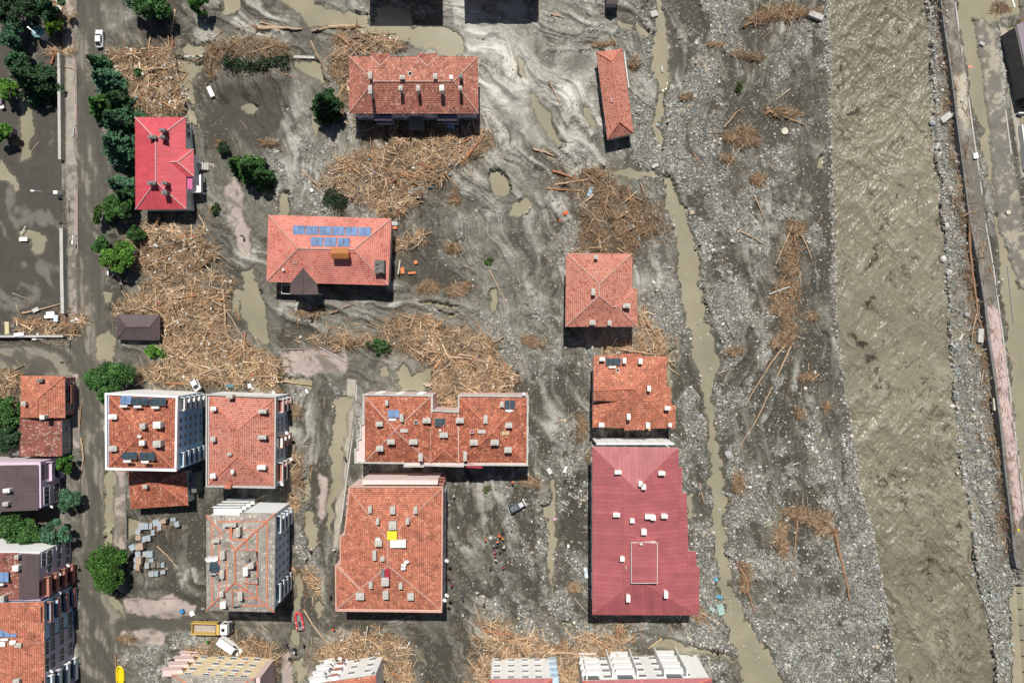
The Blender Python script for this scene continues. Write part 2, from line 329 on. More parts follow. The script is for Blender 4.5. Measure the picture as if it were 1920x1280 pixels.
# --- still, muddy water
water = np.zeros(PX.shape, np.float32)
for P, s in [([(522, -60), (590, -60), (590, 5), (610, 17), (692, 33), (692, 50), (832, 50), (860, 68), (872, 84), (872, 100), (828, 103), (790, 88), (735, 70), (668, 60), (634, 56), (590, 50), (556, 26), (534, 8)], 3),
             ([(700, 12), (730, 12), (770, 25), (770, 60), (700, 60)], 5),
             ([(336, 108), (356, 112), (382, 118), (378, 130), (366, 150), (362, 175), (364, 200), (352, 190), (342, 160), (336, 135)], 3),
             ([(350, 232), (366, 235), (372, 240), (368, 216), (355, 205), (348, 215)], 3),
             ([(340, 95), (385, 105), (395, 85), (440, 68), (440, 75), (380, 88), (345, 84)], 3),
             ([(550, 118), (600, 118), (604, 135), (614, 158), (604, 160), (592, 150), (570, 142), (552, 126)], 3),
             ([(586, 215), (602, 210), (606, 225), (594, 252), (586, 250)], 3), ([(522, 360), (542, 360), (542, 402), (522, 402)], 3),
             ([(452, 200), (465, 192), (480, 194), (488, 198), (480, 206), (462, 210)], 2),
             ([(914, 322), (930, 316), (950, 322), (958, 345), (950, 362), (930, 362), (914, 350)], 2),
             ([(962, 378), (985, 374), (997, 384), (992, 400), (975, 406), (962, 402)], 2),
             ([(455, 505), (475, 505), (482, 530), (495, 560), (500, 600), (505, 640), (490, 640), (470, 620), (455, 590), (452, 560), (460, 530)], 3),
             ([(435, 548), (452, 548), (448, 590), (436, 590)], 3), ([(420, 0), (450, -10), (445, 25), (420, 30)], 4),
             ([(840, 565), (862, 568), (860, 574), (830, 572)], 2), ([(788, 566), (830, 568), (830, 572), (790, 574)], 2), ([(832, 586), (860, 582), (862, 588), (838, 594)], 2),
             ([(917, 545), (930, 545), (935, 585), (925, 590)], 2), ([(838, 448), (845, 450), (862, 482), (856, 486), (846, 470)], 1.5),
             ([(984, 175), (1000, 178), (1030, 215), (1040, 240), (1060, 270), (1050, 275), (1020, 240), (1000, 215)], 4),
             ([(1096, 190), (1108, 200), (1112, 235), (1104, 238), (1098, 215)], 3), ([(975, 105), (985, 120), (985, 140), (976, 138)], 3),
             ([(1130, 318), (1180, 322), (1225, 320), (1240, 332), (1200, 334), (1150, 328)], 8), ([(1020, 284), (1045, 292), (1050, 300), (1022, 292)], 4),
             ([(1190, 42), (1215, 52), (1230, 75), (1200, 60)], 3), ([(1160, 45), (1185, 48), (1185, 60), (1165, 55)], 3),
             ([(530, 702), (560, 704), (588, 712), (590, 732), (565, 728), (540, 718)], 3), ([(740, 690), (755, 680), (770, 700), (810, 690), (812, 715), (790, 735), (755, 736), (742, 715)], 3),
             ([(715, 690), (728, 688), (728, 705), (718, 705)], 3), ([(625, 742), (660, 742), (650, 800), (640, 900), (625, 950), (618, 1000), (612, 960), (620, 900), (624, 840)], 3),
             ([(568, 955), (585, 955), (590, 985), (590, 1020), (575, 1035), (572, 1000)], 3), ([(572, 900), (580, 900), (582, 930), (572, 935)], 2),
             ([(555, 1075), (568, 1070), (566, 1110), (556, 1160), (550, 1150)], 3), ([(550, 1175), (560, 1180), (555, 1210), (545, 1205)], 3), ([(570, 1230), (575, 1260), (560, 1290), (555, 1240)], 3), ([(590, 1135), (600, 1120), (605, 1135), (600, 1160)], 3),
             ([(197, 883), (213, 883), (214, 1025), (197, 1025)], 1.5), ([(198, 1105), (212, 1115), (232, 1135), (232, 1150), (212, 1125), (200, 1120)], 3), ([(190, 548), (205, 545), (210, 560), (195, 565)], 3),
             ([(205, 620), (215, 632), (210, 680), (186, 672), (184, 640)], 5), ([(235, 1000), (255, 975), (265, 985), (245, 1010)], 4),
             ([(32, 170), (60, 160), (60, 190), (58, 300), (40, 300), (36, 240)], 4), ([(0, 300), (12, 310), (35, 345), (32, 355), (10, 335), (-10, 320)], 4), ([(35, 436), (50, 432), (76, 434), (83, 450), (80, 472), (66, 476), (56, 450), (38, 452)], 3), ([(20, 125), (30, 124), (32, 132), (22, 134)], 2),
             ([(1030, 900), (1040, 900), (1042, 1000), (1036, 1110), (1030, 1060), (1026, 980)], 3.5), ([(1010, 945), (1045, 950), (1040, 985), (1015, 970)], 5), ([(1055, 1160), (1072, 1170), (1080, 1178), (1065, 1172)], 3),
             ([(1250, 660), (1262, 655), (1260, 720), (1252, 745), (1250, 720)], 3), ([(1535, 295), (1550, 297), (1545, 320), (1530, 318)], 3), ([(1288, 930), (1300, 925), (1300, 970), (1290, 970)], 3), ([(1205, 1210), (1260, 1198), (1300, 1212), (1380, 1235), (1380, 1242), (1300, 1225), (1230, 1218)], 5),
             ([(1785, -60), (1900, -60), (1905, 30), (1866, 45), (1850, 50), (1812, 40), (1826, 60), (1840, 120), (1846, 200), (1852, 300), (1862, 400), (1880, 460), (1895, 500), (1905, 545), (1930, 560), (1940, 1345), (1925, 1345), (1912, 1000), (1898, 840), (1888, 700), (1876, 560), (1862, 420), (1850, 350), (1836, 300), (1828, 240), (1812, 160), (1800, 90), (1792, 40)], 2),
             ([(1882, 60), (1940, 60), (1940, 320), (1912, 320), (1900, 180), (1890, 100)], 2),
             ([(1900, 1100), (1925, 1080), (1940, 1345), (1905, 1345), (1898, 1200)], 3)]:
    water = np.maximum(water, region(P, s, 1.0, 9))
brook = band([(1232, -60, 14), (1233, 0, 14), (1238, 30, 22), (1240, 60, 26), (1240, 100, 28), (1238, 130, 20), (1243, 150, 18), (1240, 168, 12), (1238, 200, 14), (1233, 220, 18), (1230, 245, 14), (1240, 262, 16), (1242, 275, 6)], 2.5, .8, 7)
brook = np.maximum(brook, band([(1250, 340, 22), (1258, 365, 26), (1266, 390, 34), (1282, 430, 36), (1291, 480, 40), (1292, 520, 38), (1297, 570, 38), (1310, 600, 44), (1316, 640, 50), (1326, 680, 40), (1328, 710, 20), (1330, 760, 18), (1334, 800, 20), (1341, 850, 22), (1344, 900, 26), (1350, 950, 28), (1346, 985, 18), (1349, 1020, 24), (1355, 1060, 26), (1360, 1100, 22), (1370, 1140, 32), (1382, 1170, 44), (1400, 1205, 50), (1418, 1240, 60), (1432, 1280, 76), (1440, 1345, 90)], 2.5, .8, 9))
water = np.maximum(water, brook)
water = np.where(dR > -14, 0, water)

# --- made surfaces
EASTZ = 1.2
asphalt = region([(146, -60), (198, -60), (196, 100), (202, 200), (200, 400), (196, 560), (198, 660), (195, 760), (196, 880), (196, 1100), (225, 1148), (380, 1150), (550, 1155), (550, 1178), (380, 1182), (235, 1183), (222, 1230), (222, 1345), (152, 1345), (150, 1000), (150, 820), (142, 700), (0, 700), (-60, 700), (-60, 650), (130, 650), (150, 640)], 3, .3)
walk = np.maximum(region([(124, 92), (141, 92), (144, 310), (146, 620), (132, 625), (128, 440), (124, 330)], 1.2, .12), region([(124, -60), (141, -60), (141, 100), (118, 100)], 2, .12))
walk = np.maximum(walk, region([(132, 700), (146, 700), (150, 840), (137, 840)], 1.2, .12))
walk = np.maximum(walk, region([(212, 880), (238, 880), (238, 1030), (216, 1030)], 1.0, .08))
for P in [[(233, 1122), (330, 1118), (368, 1135), (360, 1152), (280, 1156), (236, 1146)], [(236, 1182), (270, 1178), (312, 1182), (304, 1208), (240, 1210), (226, 1195)],
          [(418, 345), (436, 330), (452, 352), (458, 400), (470, 430), (470, 480), (452, 480), (440, 440), (425, 400)], [(522, 660), (560, 656), (650, 652), (652, 690), (640, 702), (612, 698), (580, 707), (560, 696), (530, 695)],
          [(534, 1225), (550, 1218), (555, 1345), (530, 1345)], [(575, 1240), (590, 1235), (586, 1262), (574, 1262)], [(600, 890), (614, 900), (616, 950), (602, 975), (596, 940)]]:
    walk = np.maximum(walk, region(P, 2, .8, 9))
conc = np.maximum(region([(651, 710), (668, 712), (664, 780), (655, 840), (650, 900), (634, 1020), (625, 1035), (628, 960), (642, 840), (648, 770)], 1.5, .1), region([(1866, 55), (1880, 55), (1893, 140), (1902, 230), (1912, 330), (1922, 430), (1940, 520), (1940, 330), (1925, 330), (1910, 330), (1902, 260), (1890, 140)], 1.2, .1))
conc = np.maximum(conc, region([(1866, 55), (1882, 55), (1908, 200), (1925, 330), (1908, 335)], 1.2, .1))
PLm = [(1762, -60), (1764, 0), (1772, 60), (1784, 140), (1796, 240), (1808, 330), (1818, 410), (1832, 480), (1845, 560), (1854, 640), (1866, 720), (1876, 800), (1884, 880), (1894, 960), (1902, 1040), (1912, 1080), (1930, 1345)]
ESH = 6
PRm = [(1784, -60), (1788, 0), (1796, 60), (1812, 170), (1824, 260), (1836, 340), (1846, 420), (1860, 500), (1871, 580), (1882, 660), (1892, 740), (1902, 820), (1912, 900), (1918, 960), (1926, 1040), (1940, 1080), (1950, 1345)]
PLm = [(x - ESH, y) for x, y in PLm]; PRm = [(x - ESH, y) for x, y in PRm]
prom = region(PLm + PRm[::-1], 1.2, .1)
prom = np.where(PY > 1060, 0, prom)
pinkp = region([(x - ESH, y) for x, y in [(1850, 576), (1870, 580), (1888, 690), (1898, 800), (1906, 850), (1912, 920), (1920, 960), (1900, 985), (1894, 930), (1880, 840), (1868, 740), (1860, 650)]], 2, .5, 6) * prom
isl = region([(x - ESH, y) for x, y in [(1822, 44), (1844, 38), (1864, 60), (1882, 200), (1900, 330), (1920, 440), (1940, 545), (1915, 545), (1896, 500), (1890, 450), (1874, 440), (1860, 340), (1850, 220), (1838, 120)]], 2, .4, 5)
eastm = (PX > np.interp(gy, [p[1] for p in PLm], [p[0] for p in PLm])[:, None]).astype(np.float32)
water = np.where(isl > .5, water * .0, water); water = np.where((eastm > .5) & (prom > .3), 0, water)
field = region([(-60, -60), (112, -60), (118, 100), (118, 430), (124, 620), (-60, 630)], 3, .3)

# --- piles of driftwood
PILES = {
 'north_west': ([(205, 95), (250, 95), (330, 95), (340, 130), (348, 180), (350, 216), (250, 216), (238, 175), (228, 140)], 1.0),
 'north_band': ([(390, 92), (440, 82), (480, 72), (545, 80), (550, 115), (510, 120), (430, 108), (410, 130), (395, 150), (385, 125)], 1.0),
 'barn_corner': ([(640, 68), (700, 62), (760, 80), (764, 98), (700, 104), (655, 108), (655, 205), (640, 215), (635, 180), (640, 140), (630, 100)], 1.0),
 'school_yard': ([(615, 315), (660, 290), (700, 285), (745, 268), (800, 262), (870, 255), (915, 255), (925, 268), (905, 290), (880, 300), (845, 320), (820, 350), (790, 372), (752, 405), (720, 405), (680, 385), (640, 365), (600, 350)], 1.1),
 'shadow_yard': ([(670, 226), (895, 226), (900, 266), (680, 262)], .55),
 'garden_mound': ([(252, 440), (290, 424), (340, 424), (388, 430), (400, 455), (395, 480), (410, 495), (380, 505), (340, 515), (290, 530), (262, 512), (250, 480)], 1.25),
 'mid_west': ([(214, 575), (260, 555), (330, 548), (400, 536), (440, 532), (428, 560), (424, 600), (445, 635), (500, 660), (530, 685), (535, 705), (520, 725), (400, 722), (255, 715), (262, 695), (320, 672), (310, 640), (298, 588), (222, 588)], 1.0),
 'thin_tail': ([(270, 545), (330, 525), (400, 512), (430, 520), (400, 534), (320, 545)], .35),
 'mid_band': ([(555, 632), (620, 625), (700, 630), (740, 595), (790, 598), (830, 610), (880, 608), (925, 640), (940, 680), (962, 710), (958, 735), (870, 738), (812, 740), (812, 715), (815, 690), (790, 672), (760, 655), (700, 650), (600, 648)], 1.0),
 'between_blocks': ([(812, 700), (862, 735), (855, 768), (815, 765)], .9),
 'east_scrub': ([(1095, 350), (1160, 345), (1190, 360), (1215, 370), (1262, 420), (1262, 445), (1225, 440), (1190, 455), (1185, 474), (1070, 474), (1080, 440), (1100, 430), (1090, 400)], .55),
 'north_scrub': ([(1030, 335), (1090, 325), (1150, 340), (1160, 365), (1110, 375), (1060, 360)], .5),
 'house_gap': ([(1188, 580), (1205, 580), (1225, 610), (1245, 640), (1265, 690), (1250, 690), (1235, 665), (1185, 655), (1150, 665), (1120, 660), (1190, 640)], .8),
 'south_west': ([(340, 1208), (380, 1200), (430, 1195), (470, 1195), (520, 1205), (535, 1235), (515, 1260), (505, 1240), (470, 1228), (360, 1222)], .8),
 'south_mid': ([(600, 1212), (650, 1188), (700, 1180), (745, 1185), (770, 1200), (765, 1240), (790, 1280), (800, 1345), (720, 1345), (720, 1225), (640, 1232), (590, 1240)], .9),
 'south_line': ([(880, 1160), (930, 1165), (960, 1175), (1020, 1190), (1060, 1195), (1130, 1190), (1180, 1178), (1190, 1190), (1160, 1215), (1130, 1222), (1090, 1228), (1080, 1300), (1045, 1300), (1040, 1228), (920, 1228), (900, 1215), (890, 1200), (940, 1195)], .8),
 'south_tail': ([(890, 1240), (920, 1228), (915, 1345), (885, 1345)], .7),
 'west_yard': ([(-60, 700), (38, 690), (38, 760), (0, 775), (-60, 790)], .9),
 'wall_corner': ([(30, 600), (100, 596), (150, 588), (158, 600), (145, 625), (120, 632), (40, 628), (50, 612)], .5),
 'gate_corner': ([(96, 10), (125, 0), (140, 40), (118, 55), (100, 30)], .5),
 'lamp_corner': ([(92, 95), (115, 90), (138, 98), (130, 108), (98, 112)], .5),
 'wreck_lane': ([(548, 1060), (585, 1062), (602, 1090), (605, 1110), (580, 1100), (560, 1080), (548, 1085)], .45),
 'lane_edge': ([(548, 850), (568, 850), (562, 950), (550, 960)], .4),
 'mid_scrub': ([(735, 445), (795, 440), (800, 458), (740, 470)], .6),
 'river_wall': ([(1752, 0), (1764, 0), (1785, 200), (1798, 300), (1810, 400), (1828, 500), (1848, 640), (1864, 760), (1882, 900), (1895, 1040), (1880, 1060), (1868, 920), (1850, 760), (1832, 640), (1808, 480), (1790, 330), (1770, 200)], .35),
}
SCRUB = [(1480, 470, 14, 30), (1465, 580, 26, 14), (1500, 965, 26, 12), (1540, 975, 22, 14), (1440, 35, 40, 10), (1395, 262, 26, 12), (1478, 615, 14, 20), (1475, 22, 48, 9), (1510, 25, 30, 7), (1400, 105, 28, 7), (1335, 90, 14, 5), (1385, 255, 34, 10), (1360, 300, 14, 8), (1400, 245, 22, 7), (1465, 215, 36, 6), (1490, 430, 18, 13), (1480, 500, 18, 16), (1475, 545, 24, 16), (1455, 560, 18, 8), (1470, 632, 22, 12), (1455, 650, 18, 10),
         (1515, 710, 18, 5), (1500, 775, 9, 8), (1550, 765, 10, 8), (1500, 960, 34, 9), (1545, 990, 16, 9), (1465, 1010, 12, 36), (1385, 900, 10, 22), (1395, 1080, 10, 30), (1520, 595, 8, 10), (1285, 180, 14, 7), (1420, 335, 12, 9), (1195, 120, 8, 14), (1375, 655, 18, 6),
         (995, 640, 18, 10), (1115, 330, 22, 10), (700, 435, 6, 5), (850, 470, 16, 9), (860, 540, 22, 12), (855, 370, 10, 16), (805, 540, 20, 12), (520, 740, 10, 8), (580, 590, 30, 6), (1310, 1150, 14, 12), (990, 905, 20, 9), (1090, 800, 8, 24), (1080, 1100, 12, 12), (1110, 850, 10, 14),
         (555, 770, 10, 12), (415, 275, 10, 8), (400, 395, 8, 7), (470, 330, 8, 6), (1130, 85, 26, 5), (225, 115, 20, 10), (1180, 690, 30, 3), (930, 1165, 40, 4), (640, 130, 12, 30), (505, 265, 14, 5), (35, 270, 10, 4), (560, 890, 9, 14), (1870, 20, 18, 12), (1905, 55, 8, 14), (1912, 200, 8, 12), (240, 1195, 14, 6), (300, 990, 16, 10)]
pile = np.zeros(PX.shape, np.float32); pileh = np.zeros(PX.shape, np.float32)
PM = {}
for k, (P, hh) in PILES.items():
    m = region(P, 7, 1.0, 34); m = m * (.55 + .45 * sstep(.38, .52, FC * .4 + L2 * .6)); PM[k] = m; pile = np.maximum(pile, m)
    pileh = np.maximum(pileh, region(P, 14, .6, 10) * hh)
scrubm = np.zeros(PX.shape, np.float32)
for x, y, a, b in SCRUB:
    e = 1 - np.hypot((WX - x) / a, (WY - y) / b); scrubm = np.maximum(scrubm, sstep(-.25, .6, e))
pile = np.where(river > .2, 0, pile)

# --- heights (m)
rill0 = sstep(.10, .0, np.abs(L2 - .5 + (FC - .5) * .25)) * (1 - gravel * .7) * sstep(.38, .62, fbm(PX + 300, PY, .011, 150, 3))
Hh = (FB - .5) * .7 + (L3 - .5) * .95 * np.clip(1 - gravel, 0, 1) + (L2 - .5) * .75 - rill0 * .22 + (L1 - .5) * .30 + .3
eflat = eastm * (1 - water); made = np.clip(asphalt + walk + conc + prom + field + isl, 0, 1); gravel = gravel * (1 - eastm * .85)
Hh = Hh * (1 - made) + made * (.12 + (FB - .5) * .10 + (L2 - .5) * .04 + (L1 - .5) * .03)
Hh = Hh + gravel * (1 - made) * ((FC - .5) * .4 + (FD - .5) * .14 + .05)
Hh = Hh + pileh * (1 - river) * (.45 + 1.1 * fbm(PX, PY, .05, 80, 3)) + scrubm * .25
# scour holes, banks and spoil heaps
def mound(x, y, a, b, h, ang=0):
    global Hh
    c, s_ = math.cos(ang), math.sin(ang); u = ((PX - x) * c + (PY - y) * s_) / a; v = (-(PX - x) * s_ + (PY - y) * c) / b
    Hh = Hh + h * np.exp(-(u * u + v * v))
for q in [(430, 215, 42, 30, -.5), (478, 245, 30, 20, -.35), (300, 60, 22, 50, .9), (440, 165, 60, 18, .5), (500, 150, 26, 26, .4), (1060, 130, 40, 12, -.5), (1090, 110, 34, 12, -.5), (830, 375, 30, 22, -.35), (288, 1092, 24, 12, .9), (320, 1140, 22, 12, .8),
          (740, 690, 30, 24, -.4), (630, 110, 40, 22, .5), (540, 10, 14, 14, .8), (930, 300, 30, 30, .3), (1270, 550, 12, 120, -.2), (1260, 1200, 80, 14, .2), (820, 500, 30, 20, -.2), (840, 520, 40, 12, .35, .3), (1140, 120, 20, 30, .3), (280, 1235, 30, 20, .6), (420, 190, 10, 60, .4)]: mound(*q)
# tyre ruts on the muddy road and at the bend
ruts = np.zeros(PX.shape, np.float32)
for off, wd in ((158, 4), (172, 3.5), (184, 4), (150, 3)):
    ruts = np.maximum(ruts, band([(off, -60, wd), (off + 2, 300, wd), (off, 600, wd), (off + 2, 1000, wd), (off + 4, 1345, wd)], 2, .35))
for r in range(5):
    ruts = np.maximum(ruts, band([(176 + r * 8, 1345, 3), (178 + r * 8, 1240, 3), (188 + r * 7, 1195, 3), (212 + r * 5, 1172 - r * 1, 3), (250, 1162 + r * 4, 3), (360, 1160 + r * 5, 3)], 1.5, .25))
for pts_ in ([(610, 1178), (720, 1168), (860, 1160), (1000, 1150)], [(1012, 700), (1022, 800), (1030, 900), (1020, 1100)], [(566, 1160), (600, 1070), (594, 900), (600, 780)], [(480, 575), (600, 590), (720, 572), (860, 560)], [(985, 640), (1010, 760), (1005, 860), (930, 990)], [(280, 560), (350, 530), (440, 525)], [(240, 1165), (330, 1168), (540, 1166)]):
    for o_ in (-5, 5): ruts = np.maximum(ruts, .8 * band([(x + o_ * (abs(pts_[-1][1] - pts_[0][1]) > 150), y + o_ * (abs(pts_[-1][1] - pts_[0][1]) <= 150), 2.6) for x, y in pts_], 1.6, .5))
Hh = Hh - ruts * .12
# ground is never below flood level unless there is water
Hh = np.where(water < .5, np.maximum(Hh, .03 + .03 * FC), Hh)
Hh = Hh * (1 - water) + water * (-.22)
bank = sstep(-26, 2, dR)
Hh = Hh * (1 - river) - 2.2 * river + bank * (1 - river) * .0
# east bank: gravel shelf lower than the promenade, held by a wall
Hh = Hh + eastm * EASTZ
shelf = ((PX > rx) & (PX < np.interp(gy, [p[1] for p in PLm], [p[0] for p in PLm])[:, None] - 3)).astype(np.float32) * (1 - river)
Hh = Hh - shelf * .7
PROM_H = 1.1
# scattered steps under the boards of broken slabs
cr = np.abs(fbm(PX, PY, .016, 91, 4) - .5); crack = sstep(.012, .0, cr) * (1 - made) * (1 - water) * (1 - river) * sstep(.5, .7, fbm(PX, PY, .006, 93, 2))
Hh = Hh - crack * .3

# --- what the soil is made of, as surface colours with the wet silver glare painted in
C_dark = np.array([.060, .055, .044]); C_mid = np.array([.155, .152, .134]); C_silt = np.array([.38, .385, .37])
SA = .25 + .95 * sstep(.38, .62, fbm(PX + 300, PY, .011, 150, 3)); FE = fbm(WX * 1.0, WY * .8, .028, 155, 4, .55); FG = fbm(PX, PY, .2, 160, 3)
t = bright * 1.0 + SA * ((L3 - .5) * .85 + (L2 - .5) * .75) + (L1 - .5) * .3 + (FC - .5) * .35 + (FG - .5) * .3 + (FB - .5) * .5
wetpatch = sstep(.53, .57, FE + (L3 - .5) * .12) * (1 - gravel * .5)
rill = sstep(.10, .0, np.abs(L2 - .5 + (FC - .5) * .25)) * SA * (1 - gravel * .7); t = np.clip(t + .06 - rill * .28 - wetpatch * .40 * (.4 + SA * .6), 0, 1)[..., None]
col = np.where(t < .5, C_dark + (C_mid - C_dark) * t * 2, C_mid + (C_silt - C_mid) * (t - .5) * 2)
gcol = np.array([.30, .30, .29]) * (.62 + .75 * FD[..., None] ** 1.3) * (.5 + 1.0 * FC[..., None]) * (.55 + .9 * FB[..., None])
g3 = gravel[..., None]; speck = (FD[..., None] > .62)
col = col * (1 - g3 * .8) + gcol * g3 * .8
light_specks = (FD > .975 - .03 * gravel) & (made < .5); col[light_specks] = col[light_specks] * .5 + np.array([.20, .2, .19])
acol = np.array([.105, .098, .084]) * (.72 + .56 * L2[..., None]) * (.85 + .3 * FC[..., None]) + np.array([.10, .095, .085]) * sstep(.6, .74, FC * .5 + L2 * .55 + (bright - .25) * .25)[..., None]
def lay(m, c):
    global col
    col = col * (1 - m[..., None]) + c * m[..., None]
lay(asphalt, acol)
lay(ruts * (.25 + .4 * asphalt), np.array([.075, .07, .06]))
fcol = np.array([.062, .058, .052]) * (.8 + .5 * FC[..., None]) + np.array([.09, .088, .08]) * sstep(.60, .72, FB + (L2 - .5) * .2)[..., None]
lay(field, fcol)
wetm = sstep(.5, .68, FC * .5 + L2 * .3 + FB * .3)
lay(walk, np.array([.43, .36, .35]) * (.7 + .5 * FC[..., None])); lay(walk * np.clip(wetm * 1.3, 0, 1) * .9, np.array([.17, .155, .135]))
wk2 = region([(124, 92), (137, 92), (140, 310), (140, 620), (132, 625), (128, 440), (124, 330)], 1.0, .1)
lay(wk2 * walk, np.array([.34, .32, .29]) * (.6 + .7 * FC[..., None]))
lay((region([(124, 310), (140, 310), (142, 400), (144, 630), (128, 630)], 6, 1) * .85) * sstep(.42, .55, FC), np.array([.12, .11, .095]))
lay(conc, np.array([.40, .37, .33]) * (.75 + .45 * FC[..., None]))
lay(prom, np.array([.27, .255, .235]) * (.7 + .6 * FB[..., None])); lay(prom * sstep(.42, .6, FB * .5 + FC * .5) * .8, np.array([.12, .11, .1]))
lay(prom * region([(1774, 150), (1800, 140), (1815, 230), (1800, 250)], 5) * .9, np.array([.5, .46, .4]))
lay(prom * region([(1800, 270), (1835, 320), (1880, 560), (1850, 560)], 6) * .75, np.array([.15, .14, .125]))
lay(pinkp, np.array([.56, .44, .46]) * (.85 + .2 * FC[..., None]))
lay(isl, np.array([.19, .18, .165]) * (.6 + .8 * FC[..., None])); lay(isl * sstep(.52, .62, FC), np.array([.36, .33, .28]))
lay(shelf * .5, np.array([.30, .31, .295]) * (.5 + FD[..., None]))
earth = np.maximum(region([(395, 150), (430, 130), (500, 130), (545, 150), (545, 200), (525, 240), (490, 268), (455, 260), (430, 225), (415, 190)], 6, 1), region([(275, 20), (320, 15), (322, 60), (318, 92), (275, 112), (272, 70), (240, 55), (240, 40)], 5, 1)); earth = np.maximum(earth, np.maximum(region([(1050, 895), (1102, 880), (1102, 1010), (1070, 1000), (1055, 960)], 6, 1), region([(250, 1010), (335, 985), (350, 1030), (300, 1075), (260, 1060)], 5, 1) * .5)); earth = np.maximum(earth, region([(735, 450), (790, 450), (830, 500), (850, 540), (810, 530), (745, 520)], 5, 1) * .7)
for P in [[(862, 60), (905, 60), (962, 100), (982, 140), (1000, 185), (985, 190), (955, 150), (930, 120), (880, 100)], [(1048, 160), (1080, 150), (1112, 185), (1118, 240), (1105, 250), (1080, 225), (1058, 195)], [(900, 150), (930, 160), (975, 210), (1010, 250), (1040, 290), (1020, 290), (985, 260), (940, 210)], [(560, 10), (640, 18), (690, 28), (660, 34), (600, 24)]]:
    lay(region(P, 6, 1, 16) * (.25 + .6 * sstep(.35, .62, L2 * .6 + FC * .4)) * (1 - water), np.array([.60, .60, .57]))  # near-white foam and silt, with the wet glare put into the colour
lay(earth * .85, np.array([.062, .056, .048]) * (.6 + .8 * FC[..., None]))
lay(pile * .9, np.array([.17, .105, .058]) * (.35 + .9 * FD[..., None]) * (.6 + .7 * FC[..., None]))
lay(scrubm * .55, np.array([.13, .09, .055]) * (.4 + .9 * FD[..., None]))
wd_ = sstep(.0, .25, np.maximum.reduce([np.roll(water, s_, a_) for s_ in (-2, 2) for a_ in (0, 1)])) * (1 - water); lay(wd_ * .5, np.array([.10, .093, .075]))
lay(water * .9, np.array([.2, .18, .13]))
lay(river, np.array([.14, .125, .09]))
lay(crack * .7, np.array([.05, .045, .04]))
col = col * np.array([.955, .935, .86]); col = np.clip(col, .01, .9)
wetn = np.clip(sstep(.62, .3, gravel) * (.25 + .75 * sstep(.3, .75, bright + (L3 - .5) * .5)), 0, 1) * (1 - pile)

def ground_z(px, py):
    i = min(NX - 1, max(0, int(round((px + 60) / STEP)))); j = min(NY - 1, max(0, int(round((py + 60) / STEP))))
    return float(Hh[j, i])
GXW = (PX - 960) * S; GYW = (640 - PY) * S
V = np.stack([GXW, GYW, Hh], -1).reshape(-1, 3)
idx = np.arange(NX * NY).reshape(NY, NX)
F = np.stack([idx[1:, :-1], idx[1:, 1:], idx[:-1, 1:], idx[:-1, :-1]], -1).reshape(-1, 4)
gm, nt, b = newmat('flood_soil')
vc = N(nt, 'ShaderNodeVertexColor', layer_name='Col').outputs[0]
geo = N(nt, 'ShaderNodeNewGeometry').outputs['Position']
ga = N(nt, 'ShaderNodeAttribute', attribute_name='gravel').outputs['Fac']
wa = N(nt, 'ShaderNodeAttribute', attribute_name='wet').outputs['Fac']
v1 = N(nt, 'ShaderNodeTexVoronoi'); v1.inputs['Scale'].default_value = 4.6; nt.links.new(geo, v1.inputs['Vector'])
v2 = N(nt, 'ShaderNodeTexVoronoi'); v2.inputs['Scale'].default_value = 7.5; nt.links.new(geo, v2.inputs['Vector'])
sep = N(nt, 'ShaderNodeSeparateColor'); nt.links.new(v1.outputs['Color'], sep.inputs[0])
st = ramp(nt, sep.outputs[0], [(.15, (.45, .45, .44)), (.6, (.95, .95, .93)), (.85, (1.5, 1.5, 1.45)), (1, (1.15, 1.2, 1.2))])
edge = ramp(nt, v1.outputs['Distance'], [(.25, (1.1, 1.1, 1.1)), (.7, (.5, .5, .5))])
stone = mixc(nt, 1, st, edge, 'MULTIPLY')
nf = noise(nt, geo, 5, 5, .7)
soil = ramp(nt, nf, [(.3, (.72, .72, .72)), (.7, (1.25, 1.25, 1.25))])
nt.links.new(mixc(nt, 1, vc, mixc(nt, ga, soil, stone), 'MULTIPLY'), b.inputs['Base Color'])
hs = mathn(nt, 'SUBTRACT', 1.0, v1.outputs['Distance']); hs2 = mathn(nt, 'SUBTRACT', .6, v2.outputs['Distance'])
hh = mathn(nt, 'ADD', mathn(nt, 'MULTIPLY', mathn(nt, 'ADD', hs, mathn(nt, 'MULTIPLY', hs2, .5)), mathn(nt, 'MULTIPLY', ga, 1.0)), mathn(nt, 'MULTIPLY', nf, .35))
bump(nt, b, hh, .8, .12)
ro = mathn(nt, 'SUBTRACT', .92, mathn(nt, 'MULTIPLY', wa, .42)); nt.links.new(ro, b.inputs['Roughness'])
b.inputs['Specular IOR Level'].default_value = .45
ground = fastmesh('ground', V, F, col.reshape(-1, 3), gm, True, {'gravel': gravel * (1 - made) * (1 - pile * .7), 'wet': wetn})
tag(ground, 'grey flood mud, silt and gravel sheet between the houses', 'ground', kind='structure')
# land beyond the surveyed part, for a step to the side
far = MB(); e0x, e0y = G(-60, -60); e1x, e1y = G(1980, 1340); B = 900
for (x0, y0, x1, y1) in ((-B, e0y, B, B), (-B, -B, B, e1y), (-B, e1y, e0x, e0y), (e1x, e1y, B, e0y)):
    far.add([(x0, y0, .05), (x1, y0, .05), (x1, y1, .05), (x0, y1, .05)], [(0, 1, 2, 3)])
fo = far.build('terrain', mat('far_mud', (.15, .14, .12), .9, .5, .05, 0)); tag(fo, 'muddy valley floor beyond the town', 'ground', kind='structure')

